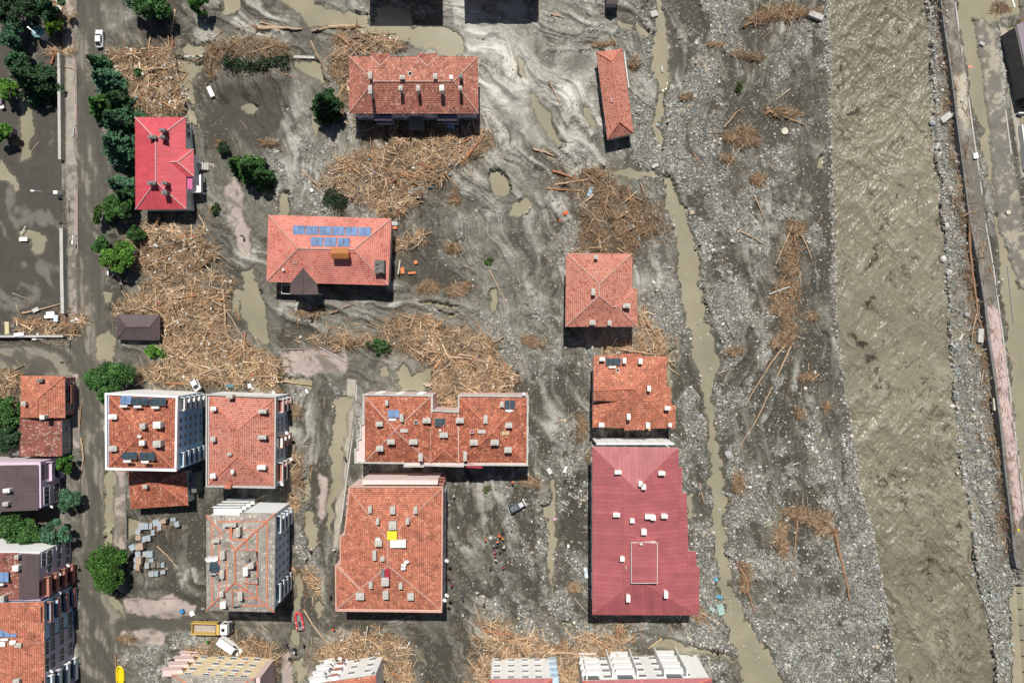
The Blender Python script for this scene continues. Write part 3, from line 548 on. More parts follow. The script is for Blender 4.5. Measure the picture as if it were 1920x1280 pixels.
# ---------------------------------------------------------------- water
def water_mat(name, rgb, rough, bscale, bstr, stretch=None):
    m, nt, b = newmat(name)
    geo = N(nt, 'ShaderNodeNewGeometry').outputs['Position']
    f = noise(nt, geo, .09, 4, .6)
    c = ramp(nt, f, [(.3, tuple(x * .86 for x in rgb)), (.7, tuple(x * 1.12 for x in rgb))])
    nt.links.new(c, b.inputs['Base Color']); b.inputs['Roughness'].default_value = rough
    b.inputs['Specular IOR Level'].default_value = .5; b.inputs['IOR'].default_value = 1.33
    bump(nt, b, noise(nt, geo, bscale, 4, .6), bstr, .05); return m
m_pud = water_mat('silty_water', (.285, .255, .172), .12, 2.2, .12)
wm = sstep(.02, .2, water) > .2
q = (wm[1:, :-1] | wm[1:, 1:] | wm[:-1, 1:] | wm[:-1, :-1]).ravel()
Fq = F[q]; used, inv = np.unique(Fq, return_inverse=True)
Vw = V[used].copy(); Vw[:, 2] = -.06 + EASTZ * (Vw[:, 2] > .6)
wv = water.ravel()[used][:, None]; q_ = FB.ravel()[used][:, None]; q2 = L3.ravel()[used][:, None]; wc = np.array([.29, .265, .185]) * (.85 + .3 * q_) * (.92 + .16 * q2) * sstep(-.5, .6, wv) + np.array([.2, .19, .155]) * (1 - sstep(-.5, .6, wv))
m_pud = vcol_mat('silty_water', .12, .45, .012, .4, .05)
pw = fastmesh('standing_water', Vw, inv.reshape(-1, 4), wc, m_pud, True)
tag(pw, 'still khaki flood water in brooks, ponds and puddles', 'water', kind='structure')
# the river in flood: real waves
rn = 0.2
ys = np.arange(G(0, 1345)[1], G(0, -60)[1], rn); us = np.linspace(0, 1, 560)
pyv = 640 - ys / S
lxx = np.interp(pyv, [p[1] for p in RL], [p[0] for p in RL]) - 16; rxx = np.interp(pyv, [p[1] for p in RR], [p[0] for p in RR]) + 16
RX = lxx[:, None] + (rxx - lxx)[:, None] * us[None]; RY = np.tile(pyv[:, None], (1, 560))
wxm = (RX - 960) * S; wym = (640 - RY) * S
def wav(fx, fy, seed, ang):
    c, s_ = math.cos(ang), math.sin(ang); return (wxm * c + wym * s_) * fx, (-wxm * s_ + wym * c) * fy
wr = (fbm(wxm, wym, .12, 101, 3) - .5) * 5
h = 0
for (fx, fy, an, am, sd_) in ((.16, .10, .5, .42, 1), (.42, .22, .7, .30, 2), (.55, .2, -.6, .2, 3), (1.1, .5, .8, .13, 4), (1.2, .5, -.5, .11, 5), (2.4, 1.1, .6, .075, 6), (3.4, 1.5, -.7, .06, 7), (2.0, 1.6, .2, .09, 8)):
    a, b_ = wav(fx, fy, sd_, an); n_ = vnoise(a + wr * fx * .8, b_ + wr * fy * .8, 110 + sd_)
    h = h + am * (1 - np.abs(2 * n_ - 1) * 1.0)
turb = .95 + .7 * sstep(.35, .65, fbm(wxm, wym, .035, 130, 3)); edge_ = np.minimum(us, 1 - us)[None] * 8; turb = turb * np.clip(edge_ + .25, 0, 1)
hz = -.62 + (h - h.mean()) * .95 * turb
Vr = np.stack([wxm, wym, hz], -1).reshape(-1, 3); ii = np.arange(Vr.shape[0]).reshape(len(ys), 560)
Fr = np.stack([ii[:-1, :-1], ii[:-1, 1:], ii[1:, 1:], ii[1:, :-1]], -1).reshape(-1, 4)
dk = np.zeros_like(h)
for (fx, fy, an, sd_) in ((.55, .16, .75, 21), (.6, .18, -.55, 22), (1.3, .4, .9, 23)):
    a, b_ = wav(fx, fy, sd_, an); n_ = fbm(a + wr * fx, b_ + wr * fy, 1.0, 140 + sd_, 3); dk = np.maximum(dk, sstep(.045, .0, np.abs(n_ - .5)) * sstep(.45, .62, fbm(wxm, wym, .06, 150 + sd_, 3)))
bl = np.zeros_like(h)
for (x_, y_, a_, b_, an_) in ((1688, 358, 20, 12, -.6), (1668, 428, 20, 13, -.7), (1640, 480, 9, 30, .5), (1700, 255, 34, 9, -.4), (1578, 150, 7, 40, 0), (1600, 210, 12, 30, -.6), (1615, 640, 22, 12, .6), (1640, 690, 14, 45, -.25), (1630, 560, 14, 26, -.5), (1700, 60, 20, 10, .5), (1735, 20, 20, 14, 0), (1650, 900, 22, 12, .5), (1690, 920, 16, 44, -.6), (1735, 925, 7, 26, .3), (1710, 860, 5, 20, .4), (1745, 1070, 10, 30, .2), (1760, 60, 8, 30, 0), (1700, 1270, 22, 14, 0), (1800, 1000, 8, 20, 0)):
    c_, s_ = math.cos(an_), math.sin(an_); u_ = ((RX - x_) * c_ + (RY - y_) * s_) / a_; v_ = (-(RX - x_) * s_ + (RY - y_) * c_) / b_; bl = np.maximum(bl, np.exp(-(u_ * u_ + v_ * v_)))
bn = fbm(wxm, wym, .9, 170, 4, .7); fine = sstep(.47, .56, bn) * sstep(.15, .6, bl + (fbm(wxm, wym, .25, 171, 3) - .5) * .5); dk = np.maximum(dk * .8, fine); hz = hz + (bn - .5) * .5 * bl
big = fbm(wxm, wym, .03, 175, 4)
hz = hz - dk * .15
foam = sstep(.62, .9, (h - h.min()) / (h.max() - h.min())) * sstep(.5, 1.1, turb)
rc = np.array([.20, .183, .132]) * (.82 + .36 * fbm(wxm, wym, .05, 133, 4)[..., None])
rc = rc + foam[..., None] * np.array([.16, .155, .14]) * .4
rc = rc * (1 - .75 * (dk * sstep(.42, .6, fbm(wxm, wym, .6, 190, 3)))[..., None]) * (.88 + .24 * sstep(.35, .65, big))[..., None]; m_riv = vcol_mat('river_water', .29, .45, .7, 2.0, .22); m_riv.node_tree.nodes['Principled BSDF'].inputs['IOR'].default_value = 1.33  # shade of the choppy water painted into the river colour as dark lines and patches
ro_ = fastmesh('river', Vr, Fr, rc.reshape(-1, 3), m_riv, True)
tag(ro_, 'brown river in flood with choppy sunlit waves', 'water', kind='structure')
# ================================================================ BUILDINGS
def tile_mat(name, c1, c2, dark, row=.46, wid=.34, patch=.42, worn=(.2, .12, .09), wornamt=.35, rough=.75, light=None, pscale=.5):
    """roof tiles laid in rows: UV u runs along the eaves, v down the slope, in metres"""
    if name in _mc: return _mc[name]
    m, nt, b = newmat(name)
    uv = N(nt, 'ShaderNodeUVMap').outputs[0]
    br = N(nt, 'ShaderNodeTexBrick'); nt.links.new(uv, br.inputs['Vector']); br.offset = .5
    br.inputs['Color1'].default_value = (*c1, 1); br.inputs['Color2'].default_value = (*c2, 1); br.inputs['Mortar'].default_value = (*dark, 1)
    br.inputs['Scale'].default_value = 1; br.inputs['Mortar Size'].default_value = .055; br.inputs['Mortar Smooth'].default_value = .4
    br.inputs['Brick Width'].default_value = wid; br.inputs['Row Height'].default_value = row; br.inputs['Bias'].default_value = -.1
    geo = N(nt, 'ShaderNodeNewGeometry').outputs['Position']
    n1 = noise(nt, geo, pscale, 5, .7); n2 = noise(nt, geo, 2.2, 3, .6)
    # single odd tiles
    mp = N(nt, 'ShaderNodeVectorMath', operation='DIVIDE'); nt.links.new(uv, mp.inputs[0]); mp.inputs[1].default_value = (wid, row, 1)
    fl = N(nt, 'ShaderNodeVectorMath', operation='FLOOR'); nt.links.new(mp.outputs[0], fl.inputs[0])
    wn_ = N(nt, 'ShaderNodeTexWhiteNoise', noise_dimensions='2D'); nt.links.new(fl.outputs[0], wn_.inputs['Vector'])
    odd = ramp(nt, wn_.outputs['Value'], [(1 - wornamt * .5, (0, 0, 0)), (1 - wornamt * .5 + .02, (1, 1, 1))])
    c = mixc(nt, mathn(nt, 'MULTIPLY', odd, mathn(nt, 'ADD', .35, mathn(nt, 'MULTIPLY', n2, .8))), br.outputs['Color'], worn)
    if light: c = mixc(nt, mathn(nt, 'MULTIPLY', ramp(nt, wn_.outputs['Value'], [(.0, (1, 1, 1)), (.07, (1, 1, 1)), (.09, (0, 0, 0))]), .6), c, light)
    c = mixc(nt, 1, c, ramp(nt, n1, [(.3, (1 - patch,) * 3), (.5, (1, 1, 1)), (.72, (1 + patch * .8,) * 3)]), 'MULTIPLY')
    nt.links.new(c, b.inputs['Base Color']); b.inputs['Roughness'].default_value = rough; b.inputs['Specular IOR Level'].default_value = .3
    sx = N(nt, 'ShaderNodeSeparateXYZ'); nt.links.new(uv, sx.inputs[0])
    saw = mathn(nt, 'FRACT', mathn(nt, 'DIVIDE', sx.outputs[1], row))
    hump = mathn(nt, 'ABSOLUTE', mathn(nt, 'SINE', mathn(nt, 'MULTIPLY', sx.outputs[0], math.pi / wid)))
    h = mathn(nt, 'ADD', mathn(nt, 'MULTIPLY', saw, .8), mathn(nt, 'MULTIPLY', hump, .5))
    bump(nt, b, h, .5, .06); _mc[name] = m; return m
def metal_roof_mat(name, rgb, pitch=.9, var=.12):
    if name in _mc: return _mc[name]
    m, nt, b = newmat(name)
    uv = N(nt, 'ShaderNodeUVMap').outputs[0]; sx = N(nt, 'ShaderNodeSeparateXYZ'); nt.links.new(uv, sx.inputs[0])
    br = N(nt, 'ShaderNodeTexBrick'); nt.links.new(uv, br.inputs['Vector']); br.offset = .0
    br.inputs['Color1'].default_value = (*[c * (1 + var) for c in rgb], 1); br.inputs['Color2'].default_value = (*[c * (1 - var) for c in rgb], 1)
    br.inputs['Mortar'].default_value = (*[c * .62 for c in rgb], 1); br.inputs['Scale'].default_value = 1; br.inputs['Mortar Size'].default_value = .03
    br.inputs['Brick Width'].default_value = pitch; br.inputs['Row Height'].default_value = pitch * 7.3
    geo = N(nt, 'ShaderNodeNewGeometry').outputs['Position']; n1 = noise(nt, geo, .35, 5, .65)
    c = mixc(nt, 1, br.outputs['Color'], ramp(nt, n1, [(.3, (.86, .86, .86)), (.7, (1.12, 1.12, 1.12))]), 'MULTIPLY')
    nt.links.new(c, b.inputs['Base Color']); b.inputs['Roughness'].default_value = .5; b.inputs['Specular IOR Level'].default_value = .35
    rib = mathn(nt, 'POWER', mathn(nt, 'ABSOLUTE', mathn(nt, 'SINE', mathn(nt, 'MULTIPLY', sx.outputs[0], math.pi / .3))), 6)
    bump(nt, b, rib, .35, .04); _mc[name] = m; return m
T_red = tile_mat('tiles_red', (.52, .22, .155), (.42, .165, .12), (.17, .05, .035), worn=(.16, .075, .06), wornamt=.3, light=(.55, .36, .26))
T_salmon = tile_mat('tiles_salmon', (.64, .30, .225), (.56, .24, .175), (.26, .075, .05), worn=(.30, .085, .06), wornamt=.32, patch=.22)
T_pink = tile_mat('tiles_new_red', (.72, .32, .25), (.66, .26, .20), (.36, .08, .065), worn=(.50, .09, .065), wornamt=.18, patch=.30, pscale=.28)
T_orange = tile_mat('tiles_orange', (.60, .235, .145), (.52, .19, .115), (.2, .05, .03), worn=(.24, .1, .07), wornamt=.22, light=(.62, .33, .2))
T_clay = tile_mat('tiles_clay', (.54, .185, .105), (.44, .14, .08), (.18, .05, .032), worn=(.20, .07, .05), wornamt=.45, light=(.58, .33, .2))
T_old = tile_mat('tiles_old', (.36, .12, .09), (.27, .09, .07), (.1, .045, .035), worn=(.4, .3, .25), wornamt=.3, patch=.5)
T_grey = tile_mat('tiles_grey', (.42, .38, .33), (.34, .31, .27), (.20, .17, .145), worn=(.25, .23, .21), wornamt=.3, light=(.6, .56, .5))
M_redm = metal_roof_mat('sheet_red', (.56, .08, .10), .5, .07)
M_maroon = metal_roof_mat('sheet_maroon', (.37, .105, .112), .9, .10)
M_brown = metal_roof_mat('sheet_brown', (.105, .078, .078), .5, .06)
ridge_o = mat('ridge_orange', (.60, .20, .12), .7, .3, 3); ridge_l = mat('ridge_light', (.58, .36, .30), .7, .35, 3); ridge_g = mat('ridge_grey', (.33, .29, .27), .7, .3, 3)
white_p = mat('white_paint', (.90, .90, .88), .6, .07, 1.2); cream = mat('cream_render', (.80, .66, .42), .75, .12, 1); blue_r = mat('blue_render', (.42, .68, .92), .75, .1, .8)
pale_blue = mat('pale_blue_render', (.50, .63, .74), .75, .12, .8); pink_r = mat('pink_render', (.66, .52, .64), .75, .12, .8); grey_w = mat('grey_wall', (.36, .355, .345), .8, .2, 1)
pinkw = mat('rose_render', (.72, .55, .52), .75, .12, .9); lilac = mat('lilac_render', (.60, .50, .62), .8, .15, .8); brickred = mat('brick_red_render', (.48, .21, .16), .8, .2, .8)
conc_m = mat('concrete', (.50, .49, .46), .85, .22, 1.4); conc_d = mat('dark_concrete', (.16, .155, .145), .85, .3, 1.2); gutter_m = mat('gutter', (.66, .64, .6), .6, .2, 2)
chim_m = mat('chimney_render', (.52, .50, .46), .85, .25, 4); chim_w = mat('chimney_white', (.80, .79, .76), .8, .15, 4); chim_g = mat('chimney_grey', (.2, .2, .2), .85, .3, 4)
black_h = mat('dark_opening', (.015, .015, .017), .9, .2, 2, 0); steel = mat('galvanised', (.5, .52, .54), .35, .15, 5, .05, .7); wht_frame = mat('window_frame', (.7, .7, .7), .5, .08, 3, 0)
rust_m = mat('rusty_sheet', (.42, .16, .045), .75, .25, 2); yell_m = mat('yellow_sheet', (.75, .66, .03), .6, .1, 3); crim_m = mat('crimson_sheet', (.36, .02, .04), .6, .2, 3)
def glass_mat(name, rgb, rough=.08, spec=.5):
    m, nt, b = newmat(name); geo = N(nt, 'ShaderNodeNewGeometry').outputs['Position']
    nt.links.new(ramp(nt, noise(nt, geo, .6, 3), [(.3, tuple(c * .7 for c in rgb)), (.7, tuple(c * 1.25 for c in rgb))]), b.inputs['Base Color'])
    b.inputs['Roughness'].default_value = rough; b.inputs['Specular IOR Level'].default_value = spec; return m
glass = glass_mat('window_glass', (.03, .04, .05)); sol_b = glass_mat('collector_blue', (.13, .22, .40), .6, .25); sol_d = glass_mat('collector_dark', (.02, .045, .065), .6, .2)

def upf(V_, f):
    n = Vector((0, 0, 0))
    for i in range(len(f)):
        a = V_[f[i]]; b_ = V_[f[(i + 1) % len(f)]]; n += a.cross(b_)
    return f if n.z > 0 else tuple(reversed(f))
def roof(parent, pts, faces, eave, m, ridges=(), rm=None, thick=.16, name='roof', wave=.0, soffit=True):
    """pts (px, py, z); faces index lists; eave: index loop for the fascia; UVs follow each slope"""
    Vv = [W(*p) for p in pts]; fs = [upf(Vv, tuple(f)) for f in faces]
    me = bpy.data.meshes.new(name); n0 = len(Vv); vv = list(Vv); ff = list(fs)
    ev = [Vv[i] for i in eave]; a = sum(ev[i].x * ev[(i + 1) % len(ev)].y - ev[(i + 1) % len(ev)].x * ev[i].y for i in range(len(ev)))
    lp = list(eave) if a > 0 else list(reversed(eave))
    low = []
    for i in lp: low.append(len(vv)); vv.append(Vv[i] - Vector((0, 0, thick)))
    k = len(lp); side = []
    for i in range(k): side.append((low[i], low[(i + 1) % k], lp[(i + 1) % k], lp[i]))
    if soffit: side.append(tuple(reversed(low)))
    me.from_pydata([tuple(v) for v in vv], [], ff + side); me.materials.append(m); me.materials.append(gutter_m)
    uvl = me.uv_layers.new(name='UVMap')
    for pi, p in enumerate(me.polygons):
        if pi >= len(ff): p.material_index = 1
        nrm = p.normal
        d = Vector((nrm.x, nrm.y, 0))
        if d.length < 1e-3: u = Vector((1, 0, 0)); v = Vector((0, -1, 0))
        else:
            d.normalize(); u = Vector((-d.y, d.x, 0)); v = nrm.cross(u)
            if v.z > 0: v = -v
        for li in p.loop_indices:
            co = me.vertices[me.loops[li].vertex_index].co; uvl.data[li].uv = (co.dot(u), co.dot(v))
    o = bpy.data.objects.new(name, me); COL.objects.link(o); o.parent = parent
    if ridges:
        rb = MB()
        for r in ridges:
            a_, b_ = Vv[r[0]], Vv[r[1]]; L = (b_ - a_).length; nseg = max(1, int(L / .4)); rad = r[2] if len(r) > 2 else .13
            P_ = [a_ + (b_ - a_) * (i / nseg) + Vector((0, 0, .03 + .025 * (i % 2))) for i in range(nseg + 1)]
            rb.tube(P_, [rad * (1 + .15 * (i % 2)) for i in range(nseg + 1)], 6)
        rb.build('ridge_tiles', rm or ridge_o, o, fix=False)
    return o
def inset(poly, d):
    """poly ccw list of (x, y) metres, moved inwards by d"""
    n = len(poly); out = []
    for i in range(n):
        p0 = Vector(poly[i - 1]); p1 = Vector(poly[i]); p2 = Vector(poly[(i + 1) % n])
        e1 = (p1 - p0).normalized(); e2 = (p2 - p1).normalized(); n1 = Vector((-e1.y, e1.x)); n2 = Vector((-e2.y, e2.x))
        bis = n1 + n2
        if bis.length < 1e-4: out.append(tuple(p1 + n1 * d)); continue
        bis.normalize(); out.append(tuple(p1 + bis * (d / max(.35, bis.dot(n1)))))
    return out
def ccw(poly):
    a = sum(poly[i][0] * poly[(i + 1) % len(poly)][1] - poly[(i + 1) % len(poly)][0] * poly[i][1] for i in range(len(poly)))
    return poly if a > 0 else poly[::-1]
def walls(parent, pxs, ze, m, over=.5, z0=-.6, name='wall', m2=None):
    poly = ccw([tuple(W(p[0], p[1], ze)[:2]) for p in pxs]); poly = inset(poly, over)
    MB().prism(poly, z0, ze - .02).build(name, m, parent); return poly
def parapet(parent, pxs, ze, wid=.4, up=.35, dn=.35, m=None, name='parapet'):
    poly = ccw([tuple(W(p[0], p[1], ze)[:2]) for p in pxs]); inn = inset(poly, wid); n = len(poly); mb = MB()
    for i in range(n):
        j = (i + 1) % n
        mb.add([(*poly[i], ze - dn), (*poly[j], ze - dn), (*poly[j], ze + up), (*poly[i], ze + up), (*inn[i], ze - dn), (*inn[j], ze - dn), (*inn[j], ze + up), (*inn[i], ze + up)],
               [(0, 1, 2, 3), (5, 4, 7, 6), (3, 2, 6, 7), (1, 0, 4, 5)])
    return mb.build(name, m or white_p, parent)
_wm = {}
def win_meshes(w_, h_, style, fm):
    key = (round(w_, 2), round(h_, 2), style, fm.name)
    if key in _wm: return _wm[key]
    f = MB(); t = .09
    for s_ in (-1, 1): f.box((s_ * (w_ / 2 + t / 2), .03, 0), (t, .12, h_ + 2 * t))
    f.box((0, .03, h_ / 2 + t / 2), (w_, .12, t)); f.box((0, .05, -h_ / 2 - t / 2), (w_ + .1, .2, t))
    if style >= 1: f.box((0, .02, 0), (.07, .08, h_))
    if style >= 2: f.box((0, .02, h_ * .12), (w_, .075, .06))
    a = f.build('tmpw', fm); b_ = MB().box((0, -.01, 0), (w_, .04, h_)).build('tmpp', glass)
    _wm[key] = (a.data, b_.data); bpy.data.objects.remove(a); bpy.data.objects.remove(b_); return _wm[key]
def window(parent, p, nrm, w_=1.2, h_=1.3, style=1, fm=None):
    fm = fm or wht_frame; a, b_ = win_meshes(w_, h_, style, fm)
    o = bpy.data.objects.new('window', a); COL.objects.link(o); o.parent = parent; o.location = p; o.rotation_euler = (0, 0, math.atan2(nrm[1], nrm[0]) - math.pi / 2)
    q_ = bpy.data.objects.new('pane', b_); COL.objects.link(q_); q_.parent = o; return o
def wall_edge(poly, side):
    """the longest wall that faces 'e', 'n', 's' or 'w' -> (A, B, outward normal)"""
    want = {'e': (1, 0), 'n': (0, 1), 's': (0, -1), 'w': (-1, 0)}[side]; best = None
    for i in range(len(poly)):
        a = Vector(poly[i]); b_ = Vector(poly[(i + 1) % len(poly)]); e = b_ - a; n_ = Vector((e.y, -e.x)).normalized()
        sc_ = e.length if n_.dot(Vector(want)) > .8 else 0
        if best is None or sc_ > best[0]: best = (sc_, a, b_, n_)
    return best[1:]
def window_rows(parent, poly, side, zs, ts, w_=1.2, h_=1.3, style=1, fm=None):
    a, b_, n_ = wall_edge(poly, side)
    for z in zs:
        for t_ in ts:
            p = a + (b_ - a) * t_ + n_ * .02; window(parent, (p.x, p.y, z), n_, w_, h_, style, fm)
def facade(parent, poly, side, m, top):
    want = Vector({'e': (1, 0), 'n': (0, 1), 's': (0, -1), 'w': (-1, 0)}[side])
    for i in range(len(poly)):
        a = Vector(poly[i]); b_ = Vector(poly[(i + 1) % len(poly)]); e = b_ - a
        if e.length > .8 and Vector((e.y, -e.x)).normalized().dot(want) > .8: c = (a + b_) / 2 + Vector((e.y, -e.x)).normalized() * .02; MB().box((c.x, c.y, top / 2), (e.length - .04, .1, top), math.atan2(e.y, e.x)).build('facade_render', m, parent)
def balconies(parent, poly, side, zs, t0, t1, depth=1.2, m=None, rail=.95, rm=None, name='balcony', back=True):
    a, b_, n_ = wall_edge(poly, side); p0 = a + (b_ - a) * t0; p1 = a + (b_ - a) * t1; u = (p1 - p0); L = u.length; u.normalize()
    ang = math.atan2(u.y, u.x)
    for z in zs:
        c = (p0 + p1) / 2; mb = MB()
        cc = c + n_ * depth / 2; mb.box((cc.x, cc.y, z), (L, depth, .16), ang)
        cc = c + n_ * (depth - .06); mb.box((cc.x, cc.y, z + .08 + rail / 2), (L, .1, rail), ang, 1)
        for e in (p0 + u * .05, p1 - u * .05):
            cc = e + n_ * depth / 2; mb.box((cc.x, cc.y, z + .08 + rail / 2), (.1, depth, rail), ang, 1)
        o = mb.build(name, [m or white_p, rm or m or white_p], parent)
        if back:
            d = MB(); cc = c + n_ * .03; d.box((cc.x, cc.y, z + 1.25), (L * .82, .08, 2.1), ang); d.build('balcony_door', glass, o)
def chimney(parent, px, py, z, w_=.7, d_=.7, h_=1.4, m=None, cap=None, zb=None, rz=0, name='chimney'):
    """px, py: where its top is seen"""
    h_ += .3; w_ *= .88; d_ *= .88; zt = z + h_; p = W(px, py, zt); mb = MB()
    mb.box((p.x, p.y, z - .8 + (h_ + .8) / 2), (w_, d_, h_ + .8), rz); o = mb.build(name, m or chim_m, parent)
    c = MB(); c.box((p.x, p.y, zt + .05), (w_ + .16, d_ + .16, .1), rz); c.box((p.x, p.y, zt + .19), (w_ * .55, d_ * .55, .18), rz); c.build('cap', cap or m or chim_m, o); return o
def dish(parent, px, py, z, r=.45, az=0):
    p = W(px, py, z + .9); mb = MB(); mb.tube([(p.x, p.y, z - .4), (p.x, p.y, z + .8)], .04, 6)
    n = 14; vv = [(0, 0, 0)]; ff = []
    for k, (rr, zz) in enumerate(((.5, .05), (1, .2))):
        for i in range(n): vv.append((rr * r * math.cos(2 * math.pi * i / n), rr * r * math.sin(2 * math.pi * i / n), zz * r))
    for i in range(n):
        j = (i + 1) % n; ff.append((0, 1 + i, 1 + j)); ff.append((1 + i, 1 + n + i, 1 + n + j, 1 + j))
    q_ = Matrix.Translation((p.x, p.y, z + .9)) @ Matrix.Rotation(az, 4, 'Z') @ Matrix.Rotation(R(22), 4, 'X')
    mb.add([q_ @ Vector(v) for v in vv], ff, 1)
    e = q_ @ Vector((0, 0, r * .9)); mb.bar(q_ @ Vector((0, r * .9, .2 * r)), e, .03); mb.box(e, (.08, .08, .1))
    return mb.build('satellite_dish', [steel, white_p], parent, fix=False)
def collector(parent, x0, y0, x1, y1, z, n=2, dark=True, tank=True, tilt=.5, bare=False, skew=0):
    """a bank of n tilted panels seen in the photo box x0..x1, y0..y1 (its top edge faces north), tank at the high south side"""
    a = W(x0 + skew, y0, z + .25); b_ = W(x1 + skew, y0, z + .25); c = W(x1, y1, z + .25 + tilt); d = W(x0, y1, z + .25 + tilt)
    fr = MB(); pn = MB(); root = None
    for i in range(n):
        u0 = i / n + .012; u1 = (i + 1) / n - .012
        P_ = [a.lerp(b_, u0), a.lerp(b_, u1), d.lerp(c, u1), d.lerp(c, u0)]; dz = Vector((0, 0, .1))
        fr.add([p - dz for p in P_] + [p for p in P_], [(0, 1, 2, 3), (7, 6, 5, 4), (0, 4, 5, 1), (1, 5, 6, 2), (2, 6, 7, 3), (3, 7, 4, 0)])
        cen = sum(P_, Vector()) / 4; Q = [p.lerp(cen, .05) + Vector((0, 0, .012)) for p in P_]
        pn.add(Q, [(0, 1, 2, 3)] if True else [])
    for p in (c, d, c.lerp(d, .5)): fr.bar(p, Vector((p.x, p.y, z - .5)), .06)
    o = fr.build('solar_collector', chim_g, parent, fix=False)
    # panel glass faces up
    for i, f in enumerate(pn.f):
        vs4 = [Vector(pn.v[k]) for k in f]
        if (vs4[1] - vs4[0]).cross(vs4[2] - vs4[0]).z < 0: pn.f[i] = tuple(reversed(f))
    pn.build('glazing', sol_d if dark else sol_b, o, fix=False)
    if tank:
        t_ = MB(); L = min(1.5, (b_ - a).length * .8); mid = d.lerp(c, .42) + Vector((0, -.45, .15)); t_.tube([mid + Vector((-L / 2 - .06, 0, 0)), mid + Vector((-L / 2, 0, 0)), mid + Vector((L / 2, 0, 0)), mid + Vector((L / 2 + .06, 0, 0))], [.15, .27, .27, .15], 12)
        t_.build('water_tank', white_p if not bare else steel, o, smooth=False)
    return o
def hatch(parent, px, py, z, s_=.8, m=None):
    p = W(px, py, z + .15); f = MB()
    for dx, dy, w_, h_ in ((-s_ / 2, 0, .1, s_ + .1), (s_ / 2, 0, .1, s_ + .1), (0, -s_ / 2, s_, .1), (0, s_ / 2, s_, .1)): f.box((p.x + dx, p.y + dy, z + .05), (w_, h_, .3))
    o = f.build('roof_hatch', gutter_m, parent); MB().box((p.x, p.y, z + .08), (s_ - .1, s_ - .1, .1)).build('opening', m or black_h, o); return o
def hip(parent, c, r1, r2, ze, zr, m, rm, thick=.16, name='roof', rad=.13):
    """c: NW, NE, SE, SW; ridge r1 (north or west end) to r2"""
    P_ = [(*p, ze) for p in c] + [(*r1, zr), (*r2, zr)]
    ns = abs(r1[1] - r2[1]) > abs(r1[0] - r2[0])
    if ns: fs = [(0, 1, 4), (1, 2, 5, 4), (2, 3, 5), (3, 0, 4, 5)]; rg = [(0, 4), (1, 4), (2, 5), (3, 5), (4, 5)]
    else: fs = [(0, 1, 5, 4), (1, 2, 5), (2, 3, 4, 5), (3, 0, 4)]; rg = [(0, 4), (3, 4), (1, 5), (2, 5), (4, 5)]
    return roof(parent, P_, fs, (0, 1, 2, 3), m, [(a, b_, rad) for a, b_ in rg], rm, thick, name)
def bld(name, label, cat, px, py, group=None):
    x, y = G(px, py); t_ = thing(name, label, cat, (0, 0, 0), 0, group); return t_

# ---- red sheet-roofed house beside the spruce row
b = bld('detached_house', 'small house with bright red sheet roof and grey chimneys beside the spruce row', 'house', 300, 306)
P_ = [(253, 220, 5.3), (348, 220, 5.3), (348.5, 280, 5.3), (349, 331, 5.3), (349.5, 392, 5.3), (254, 393, 5.3), (292, 261, 7.7), (292, 341, 7.7), (319, 304, 6.55), (333, 304, 6.45), (363, 280, 5.3), (364, 331, 5.3)]
roof(b, P_, [(0, 1, 6), (0, 6, 7, 5), (5, 7, 4), (1, 2, 8, 6), (6, 8, 7), (8, 3, 4, 7), (2, 10, 9, 8), (10, 11, 9), (11, 3, 8, 9)], (0, 1, 2, 10, 11, 3, 4, 5), M_redm, [(0, 6), (1, 6), (4, 7), (5, 7), (6, 7), (8, 9), (10, 9), (11, 9)], mat('ridge_pale_pink', (.62, .38, .38), .6, .2, 3), .2)
pl = walls(b, [(253, 220), (348, 220), (348, 280), (360, 280), (361, 331), (349, 331), (349, 392), (254, 393)], 5.3, white_p, .55)
a_, b2, n_ = wall_edge(pl, 'e')
for (px, py, w_) in ((352, 236, 1.1), (352, 252, 1.1), (353, 350, 1.1), (353, 366, 1.1)):
    p = W(px, py, 3.2); window(b, (a_.x + .02 if False else max(q_[0] for q_ in pl) - (1.5 if py < 400 else 0) + .03 - .0, p.y, 3.0), (1, 0), 1.3, 1.3)
eb = MB(); p = W(365, 345, 2.8); eb.box((p.x + .3, p.y, 2.7), (3.0, 4.2, .18)); eb.box((p.x + 1.75, p.y, 3.2), (.1, 4.2, .9)); eb.box((p.x + .3, p.y - 2.05, 3.2), (3.0, .1, .9)); eb.box((p.x + 1.6, p.y + 1.9, 1.3), (.25, .25, 2.7)); eb.box((p.x + 1.6, p.y - 1.9, 1.3), (.25, .25, 2.7)); eb.build('balcony', white_p, b)
eb = MB(); p = W(352, 343, 4.8); eb.box((p.x + .3, p.y, 4.75), (1.5, 2.8, .08)); eb.build('awning', mat('magenta_cloth', (.6, .14, .3), .8, .3, 4), b)
for (px, py, w_, d_, h_) in ((285, 257, 1.9, .7, .9), (304, 244, 1.3, .6, 1.1), (304, 257, 1.2, .6, 1.1), (284, 343, 1.9, .7, 1.1), (308, 343, 1.2, .6, 1.0), (308, 361, 1.3, .9, 1.3)): chimney(b, px, py, 7.2 if py != 361 else 6.6, w_, d_, h_, chim_g)
st_ = MB()
for i in range(6): p = W(380 + i * 4, 314, 0); st_.box((p.x, p.y, .15 + .14 * (5 - i)), (.5, 1.6, .3 + .28 * (5 - i)))
st_.build('steps', conc_m, b)

